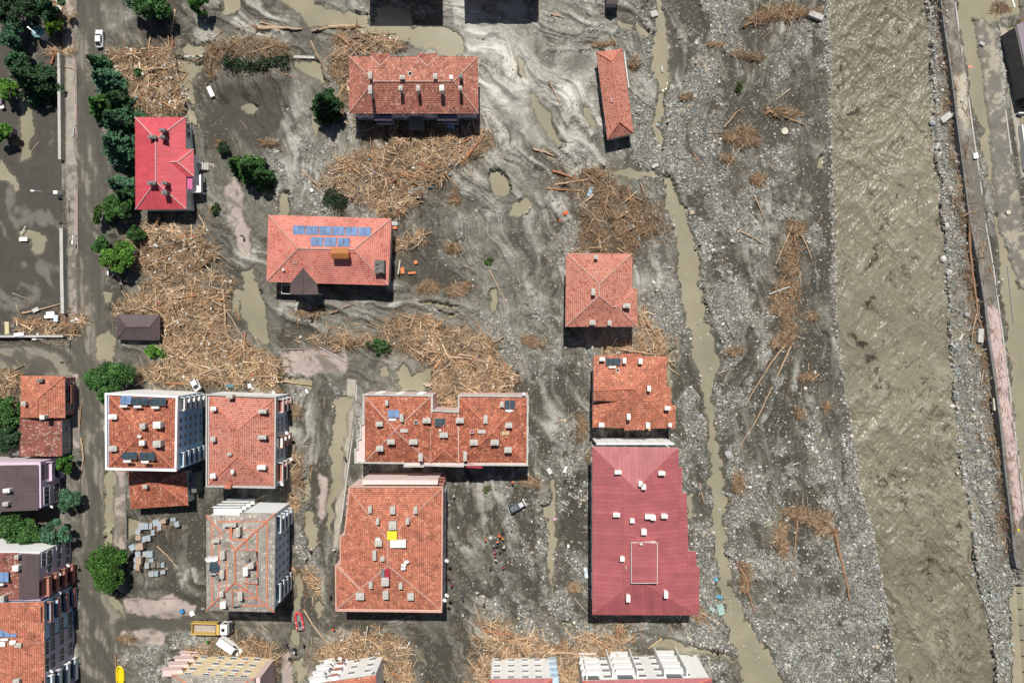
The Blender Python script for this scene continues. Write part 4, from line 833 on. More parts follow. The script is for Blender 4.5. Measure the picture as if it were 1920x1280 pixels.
# ---- long public building in the north
b = bld('long_block', 'long two-storey block with old red tiled hip roof and a row of chimneys', 'building', 775, 160)
P_ = [(654, 105, 7.2), (896, 106, 7.2), (897, 213, 7.2), (654, 213, 7.2), (701, 153, 10.2), (851, 153, 10.2),
      (694, 106, 7.2), (731, 106, 7.2), (713, 124, 8.4), (694, 99, 7.25), (731, 99, 7.25), (712.5, 100.5, 8.5), (783, 106, 7.2), (820, 106, 7.2), (801, 125, 8.4), (783, 99, 7.25), (820, 99, 7.25), (801, 100.5, 8.5)]
roof(b, P_, [(0, 6, 8, 7, 12, 14, 13, 1, 5, 4), (1, 2, 5), (2, 3, 4, 5), (3, 0, 4), (9, 11, 8, 6), (11, 10, 7, 8), (15, 17, 14, 12), (17, 16, 13, 14)], (0, 1, 2, 3), T_red,
     [(0, 4), (3, 4), (1, 5), (2, 5), (4, 5), (6, 8, .16), (7, 8, .16), (12, 14, .16), (13, 14, .16)], ridge_l, .22)
pl = walls(b, [(654, 105), (896, 106), (897, 213), (654, 213)], 7.2, mat('lavender_render', (.50, .50, .58), .8, .12, .8), .75)
for (x0, x1) in ((694, 731), (783, 820)):
    gb = MB(); q0 = W(x0 + 3, 100, 7.2); q1 = W(x1 - 3, 100, 7.2); gb.box(((q0.x + q1.x) / 2, q0.y - 1.0, 3.4), (q1.x - q0.x, 2.0, 7.6)); gb.build('stair_bay', white_p, b)
window_rows(b, pl, 's', (1.7, 4.9), (.06, .14, .36, .44, .56, .66, .90, .95), 1.5, 1.3, 2)
balconies(b, pl, 's', (.9, 3.9), .16, .31, 1.3, mat('lilac_balcony', (.5, .45, .58), .8, .1, 1)); balconies(b, pl, 's', (.9, 3.9), .68, .85, 1.3, mat('lilac_balcony', (.5, .45, .58)))
cp = MB(); p0 = W(781, 226, 2.9); cp.box((p0.x, p0.y - .4, 2.9), (3.4, 3.6, .2)); cp.box((p0.x - 1.4, p0.y - 2, 1.3), (.25, .25, 3)); cp.box((p0.x + 1.4, p0.y - 2, 1.3), (.25, .25, 3)); cp.build('porch_canopy', conc_d, b)
for (px, py, m_, w_, d_, h_) in ((694, 141, chim_m, .7, 1.5, 1.6), (754, 145, chim_m, 1.1, .8, 1.3), (816, 143, chim_m, .8, 1.2, 1.2), (846, 145, chim_w, .7, .9, .9), (864, 143, chim_g, .8, .8, 1.3), (694, 168, chim_m, .7, 1.9, 2.0), (751, 165, chim_m, .8, 1.0, 1.5), (784, 165, chim_m, .7, 1.2, 1.6), (828, 165, chim_w, .9, 1.2, 1.6), (863, 165, chim_m, .7, .8, 1.6)):
    chimney(b, px, py, 9.4 if py < 160 else 9.5, w_, d_, h_, m_)
hatch(b, 769, 138.5, 9.4, .8)

# ---- narrow barn with a tilted plan
b = bld('narrow_barn', 'long narrow shed with salmon tile hip roof, turned slightly off square', 'shed', 1153, 176)
hip(b, [(1118, 98), (1167, 91), (1188, 250), (1139, 261)], (1147, 115), (1162, 229), 3.8, 5.9, T_salmon, ridge_o, .2)
pl = walls(b, [(1118, 98), (1167, 91), (1188, 250), (1139, 261)], 3.8, pinkw, .55)
window_rows(b, pl, 'e', (1.6,), (.2, .4, .6, .8), 1.2, 1.0); window_rows(b, pl, 'w', (1.6,), (.2, .4, .6, .8), 1.2, 1.0); hatch(b, 1149, 188, 5.2, .7, crim_m)
gb = MB(); q0 = W(1170, 98, 3.2); q1 = W(1179, 165, 3.2); gb.bar(q0, q1, .25); gb.build('gutter', gutter_m, b)

# ---- salmon roof with solar panels
b = bld('solar_house', 'house with salmon red tile roof, two rows of blue solar panels and rusty cupola', 'house', 617, 468)
P_ = [(503, 403, 6.2), (734, 410, 6.2), (728, 535, 6.2), (595, 531.5, 6.2), (545, 530, 6.2), (499.5, 528, 6.2), (559, 466, 9.2), (663, 468, 9.2)]
roof(b, P_, [(0, 1, 7, 6), (1, 2, 7), (2, 3, 4, 5, 6, 7), (5, 0, 6)], (0, 1, 2, 3, 4, 5), T_pink, [(0, 6), (5, 6), (1, 7), (2, 7), (6, 7)], ridge_l, .22)
pl = walls(b, [(503, 403), (734, 410), (728, 535), (499.5, 528)], 6.2, pinkw, .6)
window_rows(b, pl, 's', (1.6, 4.4), (.1, .45, .6, .75, .9), 1.3, 1.3)
P_ = [(568, 503, 7.75), (568.5, 552, 7.75), (543, 551, 6.1), (545, 529, 6.1), (597, 552, 6.1), (594, 532, 6.1)]
roof(b, [(568, 502, 7.75), (568.5, 552, 7.75), (543, 551, 6.35), (545, 530, 6.35), (597, 552, 6.35), (594, 531, 6.35)], [(0, 1, 2, 3), (0, 5, 4, 1)], (3, 2, 1, 4, 5, 0), M_brown, [(0, 1, .08)], mat('ridge_dark', (.09, .07, .07)), .08, 'porch_roof')
fb = MB()
for px, py in ((547, 548), (592, 549)): q0 = W(px, py, 6); fb.box((q0.x, q0.y, 2.8), (.3, .3, 6.6))
q0 = W(569, 549, 3.2); fb.box((q0.x, q0.y + 1.2, 3.1), (5.6, 2.8, .2)); fb.build('porch', conc_m, b)
fb = MB(); q0 = W(528, 541, 3.2); q1 = W(543, 542, 3.2); fb.bar(W(528, 534, 3), W(544, 534, 3), .1); fb.bar(W(528, 550, 3), W(546, 551, 3), .1); fb.bar(W(528, 534, 3), W(528, 550, 3), .1); fb.build('terrace_rail', white_p, b)
for (x0, x1) in ((548.5, 572.5), (572.5, 597.5), (597.5, 621.5), (621.5, 646), (646, 671), (671, 696.5)): collector(b, x0 + .6, 422.5 + (x0 - 548) * .028, x1 - .6, 439.5 + (x0 - 548) * .028, 7.35, 2, False, False, .35)
for (x0, x1) in ((582, 606), (607, 631), (632, 656)): collector(b, x0 + .5, 444.5 + (x0 - 582) * .02, x1 - .5, 461.5 + (x0 - 582) * .02, 8.4, 2, False, False, .35)
cb = MB(); q0 = W(637, 475, 10.3); cb.box((q0.x, q0.y, 9.0), (3.6, 2.2, 2.4)); o = cb.build('cupola', rust_m, b)
roof(o, [(621, 464, 10.3), (653, 465, 10.3), (654, 483, 10.3), (621, 483, 10.3), (621, 475, 10.8), (654, 475, 10.8)], [(0, 1, 5, 4), (2, 3, 4, 5), (1, 2, 5), (3, 0, 4)], (0, 1, 2, 3), rust_m, name='cupola_roof', thick=.08)
cb = MB(); q0 = W(711, 500, 8.6); cb.box((q0.x, q0.y, 7.4), (2.2, 3.0, 2.2)); cb.box((q0.x + .4, q0.y - .2, 8.7), (.9, 2.2, .5)); cb.box((q0.x - .5, q0.y + .8, 8.65), (.7, .5, .35)); cb.bar((q0.x - .9, q0.y - .9, 8.6), (q0.x + .8, q0.y + 1.2, 9.2), .08); cb.build('burnt_chimney_block', conc_d, b)
hatch(b, 552.5, 489, 7.9, .8); dish(b, 531, 505, 7.0, .3)

# ---- square house on the brook
b = bld('square_house', 'square house with salmon pink tile roof nearest the brook, hip lines meeting in the middle', 'house', 1127, 545)
P_ = [(1061.5, 475, 8), (1186, 475, 8), (1186, 540, 8), (1194.5, 541, 8), (1195, 612.5, 8), (1060, 612.5, 8), (1123.5, 532, 10.9), (1123.5, 555, 10.9), (1148, 575, 9.7), (1158, 575, 9.6)]
roof(b, P_, [(0, 1, 6), (0, 6, 7, 5), (1, 2, 8, 7, 6), (5, 7, 8, 9, 4), (2, 3, 4, 9, 8)], (0, 1, 2, 3, 4, 5), T_salmon, [(0, 6), (1, 6), (6, 7), (5, 7), (7, 8), (8, 9), (9, 4)], ridge_l, .22)
pl = walls(b, [(1061.5, 475), (1186, 475), (1186, 540), (1194.5, 541), (1195, 612.5), (1060, 612.5)], 8, pinkw, .6)
window_rows(b, pl, 's', (1.6, 4.6, 6.6), (.15, .4, .6, .85), 1.3, 1.3); window_rows(b, pl, 'w', (1.6, 4.8), (.2, .5, .8), 1.2, 1.3)
for (px, py, w_, d_, h_, z) in ((1117.5, 482, .8, .8, 1.3, 8.3), (1112.5, 547, .8, 1.5, 1.1, 10.2), (1175, 573, 1.7, .9, 1.1, 9.0), (1111, 604.5, 1.3, 1.0, 1.3, 8.2), (1143, 605, .8, 1.1, 1.2, 8.2)): chimney(b, px, py, z, w_, d_, h_, chim_m)
hatch(b, 1118, 512.5, 9.7, .6)

# ---- orange house with stepped roof
b = bld('stepped_house', 'orange tiled house with broken stepped roof and small gables', 'house', 1187, 735)
P_ = [(1113, 666, 7.2), (1250, 668, 7.2), (1188, 729, 10.0), (1113, 732, 10.0), (1250, 724, 7.2), (1207, 751, 9.2), (1215, 751, 9.1), (1258, 725, 7.1), (1259, 759, 7.1), (1244, 781, 8.0), (1249, 781, 8.0), (1267, 760, 7.1), (1266, 803, 7.1), (1111, 801, 7.2), (1162, 752, 9.15), (1112, 751, 9.15), (1111.5, 754, 7.2),
      (1165, 667, 7.2), (1202, 667, 7.2), (1185, 684, 7.9), (1165, 662, 7.25), (1202, 662, 7.25), (1184, 663, 8.0), (1171, 802, 7.2), (1220, 802.5, 7.2), (1195.5, 782, 8.0), (1171, 807, 7.25), (1220, 807, 7.25), (1195.5, 805.5, 8.0)]
roof(b, P_, [(0, 17, 19, 18, 1, 2, 3), (1, 4, 6, 5, 2), (4, 7, 8, 9, 6), (8, 11, 12, 10, 9), (3, 2, 5, 14, 15), (5, 6, 9, 10, 25, 14), (10, 12, 24, 25), (14, 25, 23, 13), (14, 13, 16), (20, 22, 19, 17), (22, 21, 18, 19), (23, 25, 28, 26), (25, 24, 27, 28)], (0, 1, 4, 7, 8, 11, 12, 24, 27, 28, 26, 23, 13, 16, 15, 3), T_orange,
     [(1, 2), (3, 2), (2, 5), (5, 6), (6, 9), (9, 10), (10, 12), (14, 13), (17, 19), (18, 19), (23, 25), (24, 25), (4, 6)], ridge_o, .2, soffit=False)
pl = walls(b, [(1113, 666), (1250, 668), (1250, 724), (1258, 725), (1259, 759), (1265, 760), (1264, 801), (1112, 800)], 7.2, pinkw, .55)
window_rows(b, pl, 's', (1.6, 4.7), (.12, .35, .6, .85), 1.3, 1.3); window_rows(b, pl, 'w', (1.6, 4.7), (.2, .5, .8), 1.2, 1.3)
gw = MB(); q0 = W(1114.5, 741, 8.9); gw.box((q0.x + .3, q0.y, 7.9), (.2, 2.0, 1.6)); gw.build('gable_wall', white_p, b)
for (px, py, w_, d_, h_, z) in ((1129, 673, 1.2, .8, 1.2, 7.5), (1171, 676, .7, 1.2, 1.1, 7.7), (1201, 677, .8, 1.2, 1.2, 7.7), (1217, 728, .7, 1.2, 1.0, 8.8), (1251.5, 765, 1.2, .8, 1.2, 7.8), (1179, 781, .7, 1.3, 1.2, 8.0), (1128, 796.5, 1.2, .9, 1.2, 7.4), (1215, 797.5, .8, 1.3, 1.3, 7.6), (1256.5, 796.5, .7, .8, 1.1, 7.3)): chimney(b, px, py, z, w_, d_, h_, chim_w)
collector(b, 1136, 671, 1164, 684.5, 7.75, 3, True, True, .5); hatch(b, 1158, 694, 8.4, .6)

# ---- the big maroon roof
b = bld('apartment_block', 'largest apartment block with maroon sheet roof, flat raised box and white chimneys', 'apartment block', 1210, 990)
zE = lambda x: 10.2 - max(0, x - 1272) * .026
P_ = [(1110.5, 837, 10.2), (1272, 839, 10.2), (1273, 875, zE(1273)), (1279, 876, zE(1279)), (1279, 923, zE(1279)), (1287, 925, zE(1287)), (1291, 1032, zE(1291)), (1305, 1033, zE(1305)), (1306, 1061, zE(1306)), (1312, 1063, zE(1312)), (1310, 1153, zE(1312)), (1110.5, 1152, 10.2), (1192, 916, 12.6), (1193, 1086, 12.6)]
roof(b, P_, [(0, 1, 12), (1, 2, 3, 4, 12), (4, 5, 6, 13, 12), (6, 7, 8, 13), (8, 9, 10, 13), (10, 11, 13), (11, 0, 12, 13)], tuple(range(12)), M_maroon, (), None, .3)
pl = walls(b, [(1110.5, 837), (1272, 839), (1273, 875), (1279, 876), (1279, 923), (1287, 925), (1291, 1032), (1305, 1033), (1306, 1061), (1311, 1063), (1309, 1153), (1110.5, 1152)], 8.85, white_p, .7)
nb = MB(); q0 = W(1116, 833, 9.4); q1 = W(1256, 833, 9.4)
for i in range(7): nb.box((q0.x + 1.5 + i * 2.45, q0.y + .1, 4.6), (2.38, .35, 9.4))
nb.build('facade_bays', white_p, b); window_rows(b, pl, 'n', (2, 5, 8), (.2, .5, .8), 1.2, 1.2); window_rows(b, pl, 'e', (2, 5, 8), (.2, .5, .8), 1.2, 1.2)
balconies(b, pl, 's', (1.0, 4.0, 7.0), .1, .35, 1.0); balconies(b, pl, 's', (1.0, 4.0, 7.0), .6, .9, 1.0); window_rows(b, pl, 'w', (2, 5, 8), (.1, .2, .35, .5, .65, .8, .92), 1.2, 1.2)
pb = MB(); a1 = W(1183.5, 1016.5, 13.2); a2 = W(1232.5, 1093, 13.2); cx, cyy = (a1.x + a2.x) / 2, (a1.y + a2.y) / 2; pb.box((cx, cyy, 12.2), (a2.x - a1.x - .3, a1.y - a2.y - .3, 1.9)); pho = pb.build('roof_box', white_p, b)
roof(pho, [(1183.5, 1016.5, 13.2), (1232.5, 1017, 13.2), (1232.5, 1092, 13.2), (1183.5, 1092, 13.2), (1208, 1016.7, 13.3), (1208, 1092, 13.3)], [(0, 4, 5, 3), (4, 1, 2, 5)], (0, 4, 1, 2, 5, 3), M_maroon, (), None, .15, 'box_roof')
parapet(pho, [(1183, 1016), (1233, 1016.5), (1233, 1093), (1183, 1093)], 13.15, .12, .1, .2, gutter_m, 'box_gutter')
for (px, py, w_, d_, z) in ((1159, 885, 1.5, .8, 11.3), (1241, 887, 1.5, .8, 11.3), (1201, 906.5, .8, 1.1, 12.2), (1207, 912.5, .9, 1.1, 12.2), (1156, 965, 1.5, .8, 11.3), (1215, 968.5, 1.3, .9, 12.0), (1225, 970, 1.0, 1.1, 11.9), (1246, 967.5, 1.4, .8, 11.2), (1185.5, 976, .9, .9, 12.1), (1207.5, 997, 1.1, 1.2, 12.2), (1167, 1047.5, .9, 1.0, 11.6), (1178, 1121.5, .8, 1.6, 11.3), (1249, 1114.5, .8, 1.5, 11.2)):
    chimney(b, px, py, z, w_, d_, .9, chim_w)
hatch(b, 1176, 1063, 11.9, .6, crim_m); dish(b, 1202, 1019, 13.1, .35)

# ---- twin pyramid block
b = bld('apartment_block', 'apartment block with two clay-tiled pyramid roofs joined by a low middle', 'apartment block', 833, 805)
zz = 8.7
hip(b, [(684, 743), (808, 743), (807, 867), (684, 866)], (741, 806), (741, 807.5), zz, 11.3, T_clay, ridge_l, .1)
P_ = [(808.5, 773, zz + .3), (858, 775, zz + .3), (859, 867, zz), (807.5, 867, zz), (831.5, 796, 10.2), (831.5, 845, 10.2)]
roof(b, P_, [(0, 1, 4), (1, 2, 5, 4), (2, 3, 5), (3, 0, 4, 5)], (0, 1, 2, 3), T_clay, [(2, 5), (3, 5), (4, 5)], ridge_o, .1)
hip(b, [(860, 743), (988, 743), (987, 867), (860, 867)], (924, 809), (924, 811), zz, 11.3, T_clay, ridge_o, .1)
out = [(680, 738), (812, 740), (812.5, 768), (858, 770), (859, 740), (991, 741), (990, 873), (870, 872), (870, 875), (795, 873), (795, 875), (757, 875), (757, 869), (665, 868), (664.5, 841), (669, 840), (669, 823), (675, 821), (675, 795), (680, 793)]
parapet(b, out, zz + .05, .34, .28, .4, conc_m); pl = walls(b, out, zz - .1, pinkw, .05)
rb = MB(); q0 = W(874, 872, 8.8); q1 = W(904, 874, 8.8); rb.bar(q0, q1, .9, .2); rb.build('red_awning', crim_m, b)
for s_ in 's':
    window_rows(b, pl, 's', (1.5, 4.4), (.1, .3, .5, .7, .9), 1.3, 1.3); window_rows(b, pl, 'n', (1.5, 4.4, 7.2), (.2, .5, .8), 1.3, 1.2); window_rows(b, pl, 'e', (1.5, 4.4, 7.2), (.2, .5, .8), 1.3, 1.2)
for (px, py, w_, d_, h_) in ((725, 755, .6, 1.2, 1), (753, 783, .7, 1.7, 1.3), (711, 794.5, 1.5, 1.0, 1), (800, 788, 1.8, 1.1, 1.1), (862, 788, 1.8, 1.1, 1), (733, 828, 1.7, 1.0, 1), (775, 828, 1.9, 1.1, 1), (712, 840.5, 1.6, 1.1, 1), (788.5, 857, .9, 1.7, 1.1), (872, 855, .7, 2.2, 1.1), (832, 815, 1.9, 1.1, 1), (910.5, 786, .8, 1.8, 1), (941, 758, .7, 1.2, 1), (954, 797, 1.5, 1.1, 1), (888.5, 829, 1.8, 1.2, 1), (927.5, 829, 1.8, 1.2, 1), (952.5, 843, 1.6, 1.2, 1)):
    t_ = min(1, max(0, min(abs(px - (741 if px < 810 else 924)) * -1 / 62 + 1, 1 - abs(py - 807) / 62))); zt = zz + 2.4 * t_
    if 808 < px < 858: zt = 9.7
    chimney(b, px, py, zt, w_, d_, h_, chim_m)
collector(b, 727, 768, 748.5, 783, 9.8, 2, False, True, .5); collector(b, 815.5, 784, 835, 798.5, 9.6, 2, True, False, .5); collector(b, 946, 750, 966, 766, 9.2, 2, True, True, .6)
hatch(b, 780, 791, 9.9, .7); hatch(b, 885, 809, 10.4, .7, crim_m); dish(b, 954, 771, 9.5, .3); dish(b, 982, 738, 8.8, .4); dish(b, 825, 806, 10.2, .3)
vb = MB()
for i in range(5): q0 = W(933.5 + i * 4.8, 811.5, 10.6); vb.box((q0.x, q0.y, 10.65), (.35, .8, .1))
vb.build('missing_tile_battens', mat('pale_batten', (.6, .52, .3), .8, .2, 5), b)
for (x0, y0, x1, y1) in ((749, 804, 765, 810), (896, 806, 910, 812)):
    q0 = W((x0 + x1) / 2, (y0 + y1) / 2, 10.9); MB().box((q0.x, q0.y, 10.9 if x0 < 800 else 10.75), (1.8, .75, .08)).build('patched_tiles', chim_m, b)

# ---- big orange block with yellow tarpaulin
b = bld('apartment_block', 'orange tiled apartment block with a yellow sheet and clustered dishes on its roof', 'apartment block', 735, 1030)
P_ = [(652, 915, 9.5), (829, 915, 9.5), (827, 1143, 9.5), (632, 1141, 9.5), (631, 1060, 9.5), (640, 1059, 9.5), (640, 1007, 9.5), (648, 1004, 9.5), (727, 1011, 12.3), (728, 1060, 12.3), (676, 1104, 10.75), (633, 1061, 9.5)]
roof(b, P_, [(0, 1, 8), (1, 2, 9, 8), (2, 3, 10, 9), (3, 4, 10), (0, 8, 9, 10, 4, 5, 6, 7)], (0, 1, 2, 3, 4, 5, 6, 7), T_orange, [(0, 8, .1), (1, 8, .1), (8, 9), (9, 2), (9, 10), (10, 3), (10, 4, .2)], ridge_l, .15)
out = [(655, 911), (831, 911.5), (829, 1147.5), (629, 1145), (628.5, 1057), (637.5, 1056), (637, 1003), (645, 1001)]
parapet(b, out, 9.55, .28, .18, .35, mat('rose_parapet', (.62, .36, .28), .8, .2, 2)); pl = walls(b, out, 9.4, pinkw, .12)
nb = MB(); q0 = W(665, 906, 9.2); q1 = W(832, 906, 9.2)
nb.box(((q0.x + q1.x) / 2 + .2, q0.y + .25, 4.5), ((q1.x - q0.x) - 3.0, 1.0, 9.3)); nb.build('facade_bay', mat('pale_rose', (.74, .62, .58), .75, .1, 1), b)
a_, b2, n_ = wall_edge(pl, 'n')
for z in (1.8, 4.6, 7.4):
    for t_ in (.15, .35, .5, .65, .85):
        p = b2 + (a_ - b2) * t_; window(b, (p.x, p.y + 1.22, z), (0, 1), 1.2, 1.1)
balconies(b, pl, 'n', (1.1, 3.9, 6.7), .0, .08, 1.1, brickred); window_rows(b, pl, 'e', (1.8, 4.6, 7.4), (.08, .2, .32, .45, .58, .7, .82, .93), 1.3, 1.3); balconies(b, pl, 's', (1.1, 3.9, 6.7), .1, .3, 1.0, pinkw)
for (px, py, w_, d_, h_, z) in ((693.5, 955, .7, 1.5, 1, 10.5), (736, 956.5, 1.1, 1.6, 1, 10.7), (779, 956, .7, 1.5, 1, 10.5), (708, 977, .6, 1.3, .9, 11.4), (764, 977, .6, 1.3, .9, 11.3), (736, 985, 1.7, 1.8, .8, 11.5), (709.5, 1018.5, 1.6, 1.2, 1, 11.7), (702, 1041, .7, 2.1, 1, 11.4), (717, 1047.5, .9, .9, .8, 11.9), (722, 1090, 1.7, 1.9, .9, 11.3), (695, 1097, .7, 1.3, .9, 10.9), (751, 1098, .7, 1.3, .9, 10.9), (675, 1117.5, 1.9, 1.5, 1, 10.1), (723, 1115, 1.2, 1.9, 1, 10.3), (770, 1118, 1.4, 1.5, .9, 10.1)): chimney(b, px, py, z, w_, d_, h_, chim_m)
q0 = W(735, 1003.5, 12.6); MB().box((q0.x, q0.y, 12.55), (2.1, 1.9, .12)).build('yellow_sheet', yell_m, b)
q0 = W(746, 1019.5, 12.7); MB().box((q0.x, q0.y, 12.2), (3.4, 1.6, .9)).build('white_hatch_box', chim_w, b)
q0 = W(726, 1075, 12.4); MB().box((q0.x, q0.y, 12.2), (1.1, 1.8, .5)).build('red_hatch', crim_m, b)
q0 = W(717, 1074, 12.3); MB().box((q0.x, q0.y, 12.0), (.8, 1.6, .5)).build('grey_box', chim_g, b)
for px, py in ((762, 1052), (757, 1058), (756, 1064), (708.5, 1010)): dish(b, px, py, 11.6, .55, .3)
for px, py, z in ((838, 1050, 6), (838, 1115, 7), (834, 1124, 8.4)): dish(b, px, py, z, .5, -.8)

# ---- pale blue apartment block with tall balconies
def flat_block(name, label, outer, z, rm, rg, c4, r1, r2, zr, wm_, pw=.42, pm=None, up=.35):
    b = bld(name, label, 'apartment block', *outer[0]); hip(b, c4, r1, r2, z, zr, rm, rg, .1); parapet(b, outer, z + .05, pw, up, .4, pm or white_p); pl = walls(b, outer, z - .1, wm_, .14); return b, pl
b, pl = flat_block('apartment_block', 'blue-walled apartment block with white parapet and many solar water heaters', [(198, 736), (334.5, 742), (332, 883), (199, 880)], 12.8, T_clay, ridge_o, [(204, 741), (329, 746), (327, 878), (204, 876)], (262, 807), (261, 818), 15.2, blue_r)
facade(b, pl, 'n', white_p, 12.4)
a_, b2, n_ = wall_edge(pl, 'e')
for z in (1.2, 3.9, 6.6, 9.3, ): 
    for t0, t1 in ((.02, .22), (.78, .98)): pass
balconies(b, pl, 'e', (.9, 3.3, 5.7, 8.1, 10.5), .03, .23, .9, blue_r, .8, white_p); balconies(b, pl, 'e', (.9, 3.3, 5.7, 8.1, 10.5), .80, .98, .9, white_p, .8)
window_rows(b, pl, 'e', (1.9, 4.3, 6.7, 9.1, 11.3), (.33, .44, .56, .67), .8, .85, 1); window_rows(b, pl, 's', (1.9, 4.3, 6.7, 9.1), (.2, .5, .8), 1.1, 1.2)
collector(b, 224, 741.5, 245, 757.5, 13.6, 2, False, True, .7, skew=3); collector(b, 246, 745, 277, 758.5, 13.6, 3, True, True, .7, skew=2); collector(b, 279, 746, 310, 760, 13.6, 3, True, True, .7, skew=2)
collector(b, 227.5, 843, 256.5, 860.5, 13.6, 3, True, True, .7, skew=1); collector(b, 260.5, 844.5, 290, 862, 13.6, 3, True, True, .7, skew=1)
for (px, py, w_, d_, h_, z, m_) in ((211, 781, 1.9, 1.0, 1, 13, chim_w), (211, 840.5, 1.9, 1.1, 1, 13, chim_m), (267, 799, 1.1, 1.1, .9, 14.8, chim_m), (294, 796.5, 1.6, 1.4, 1, 14, chim_w), (266, 830, 1.1, 1.0, .9, 14.6, chim_w), (294, 832, 1.7, 1.4, 1, 14, chim_m)): chimney(b, px, py, z, w_, d_, h_, m_)
dish(b, 261, 817, 14.9, .45)

b, pl = flat_block('apartment_block', 'faded red tiled block with red and white balconies beside the blue-walled one', [(387, 738), (518.5, 743), (517, 915), (387, 912)], 8.8, T_salmon, ridge_o, [(391.5, 742), (515, 747), (513.5, 911), (391, 909)], (446, 806), (446, 856), 11.4, pale_blue, pm=conc_m, pw=.3)
facade(b, pl, 'n', white_p, 8.4)
balconies(b, pl, 'e', (.9, 3.5, 6.1), .04, .26, 1.1, brickred, .9, white_p); balconies(b, pl, 'e', (.9, 3.5, 6.1), .42, .56, 1.1, white_p, .9, brickred); balconies(b, pl, 'e', (.9, 3.5, 6.1), .82, .97, 1.1, brickred, .9, white_p)
window_rows(b, pl, 'e', (1.9, 4.6, 7.2), (.32, .38, .62, .68, .74), .9, 1.1, 1)
for (px, py, w_, d_, h_, z, m_) in ((430.5, 743.5, 1.3, .8, 1, 9.4, chim_m), (400, 766, 1.2, .8, 1, 9.4, chim_w), (399, 823, 1.1, 1.0, 1, 9.4, chim_m), (399, 892, 1.2, 1.0, 1, 9.2, chim_w), (427, 912, 1.3, .8, 1, 8.8, ridge_o), (491.5, 771, 1.9, .8, 1, 9.6, chim_m), (491, 819.5, 1.9, .8, 1, 9.6, chim_m), (490, 876, 1.9, .9, 1, 9.4, chim_w), (435.5, 884, .6, .8, .8, 9.9, chim_w), (430, 851, .9, .6, .5, 10.7, chim_m)): chimney(b, px, py, z, w_, d_, h_, m_)
hatch(b, 414.5, 809, 9.7, .7, crim_m)
for px, py, z in ((538, 811, 4.5), (546, 860, 2), (529, 907, 7), (513, 735, 8.5)): dish(b, px, py, z, .45, -.6)

# ---- grey tiled block
b = bld('apartment_block', 'grey tiled apartment block with orange tile stripes and pale blue side walls', 'apartment block', 450, 1050)
P_ = [(387, 965, 11.2), (449.5, 966, 11.2), (450, 960, 11.2), (516.5, 962, 11.2), (514.5, 1147, 11.2), (387, 1144, 11.2), (441, 1031, 13.6), (441, 1090.5, 13.6), (419, 1003, 12.7), (432, 1021, 13.4)]
roof(b, P_, [(0, 1, 2, 3, 6, 9, 8), (3, 4, 7, 6), (4, 5, 7), (0, 8, 9, 6, 7, 5)], (0, 1, 2, 3, 4, 5), T_grey, [(0, 8, .16), (9, 6, .18), (3, 6, .18), (4, 7, .16), (5, 7, .16), (6, 7, .18)], ridge_o, .15)
pl = walls(b, [(387, 965), (450, 966), (450, 960), (516.5, 962), (514.5, 1147), (387, 1144)], 11.1, pale_blue, .35)
facade(b, pl, 'n', white_p, 10.8)
q0 = W(420, 964, 10.5)
for z in (1.0, 3.5, 6.0, 8.5):
    mb = MB(); mb.box((q0.x, q0.y + .6, z), (6.2, 1.5, .18)); mb.box((q0.x, q0.y + 1.3, z + .5), (6.2, .1, .9)); mb.build('balcony', white_p, b)
window_rows(b, pl, 'n', (2, 4.6, 7.2, 9.8), (.25, .5, .75), 1.2, 1.1); window_rows(b, pl, 'e', (2, 4.6, 7.2, 9.6), (.30, .40, .50, .60, .70), .8, .9, 1)
balconies(b, pl, 'e', (1.0, 3.4, 5.8, 8.2), .05, .24, .9, pale_blue, .8, white_p); balconies(b, pl, 'e', (1.0, 3.4, 5.8, 8.2), .78, .96, .9, pale_blue, .8, white_p)
sb = MB()
def rs(x0, y0, x1, y1, za, zb, w_=.3): sb.bar(W(x0, y0, za + .06), W(x1, y1, zb + .06), w_, .05)
for f_ in (.2, .45, .7):
    zz_ = 11.2 + 2.4 * f_; rs(387 + 54 * f_, 966 + 70 * f_, 387 + 54 * f_, 1144 - 54 * f_, zz_, zz_); rs(516 - 75 * f_, 962 + 69 * f_, 515 - 74 * f_, 1147 - 56 * f_, zz_, zz_); rs(400 + 45 * f_, 963 + 69 * f_, 514 - 73 * f_, 963 + 68 * f_, zz_, zz_); rs(395 + 50 * f_, 1146 - 56 * f_, 508 - 65 * f_, 1146 - 56 * f_, zz_, zz_)
sb.build('orange_tile_stripes', ridge_o, b); sb = MB()
q0 = W(432, 1004, 13.0); MB().box((q0.x, q0.y, 12.85), (.6, 4.2, .1)).build('red_flashing', ridge_o, b)
collector(b, 391, 1054, 411.5, 1071.5, 11.9, 2, True, True, .6, skew=2, bare=True); dish(b, 392, 1047, 11.7, .8, .5); dish(b, 402, 1046, 11.9, .8, .5)
for (px, py, w_, d_, h_, z, m_) in ((446, 997, .8, 2.0, 1.1, 12.6, chim_m), (430, 984, 3.0, .7, .9, 12, chim_m), (404, 1014, 1.8, .6, .8, 12, chim_m), (417, 1040, .9, 1.8, 1, 12.7, chim_m), (416, 1076, .8, 1.9, 1, 12.6, chim_m), (408, 1083, .7, .9, .7, 12.2, chim_g), (415, 1113, .8, 1.2, 1, 12.3, chim_m), (450, 1117, .9, 2.0, 1, 12.2, chim_m), (418, 1134, 1.2, 1.4, 1, 11.5, chim_w), (470, 1060, 1.2, 1.2, .9, 13, chim_m), (460, 1071, 1.0, 1.9, .9, 13, chim_w), (463, 1052, .7, .8, .8, 13.2, chim_g)): chimney(b, px, py, z, w_, d_, h_, m_)
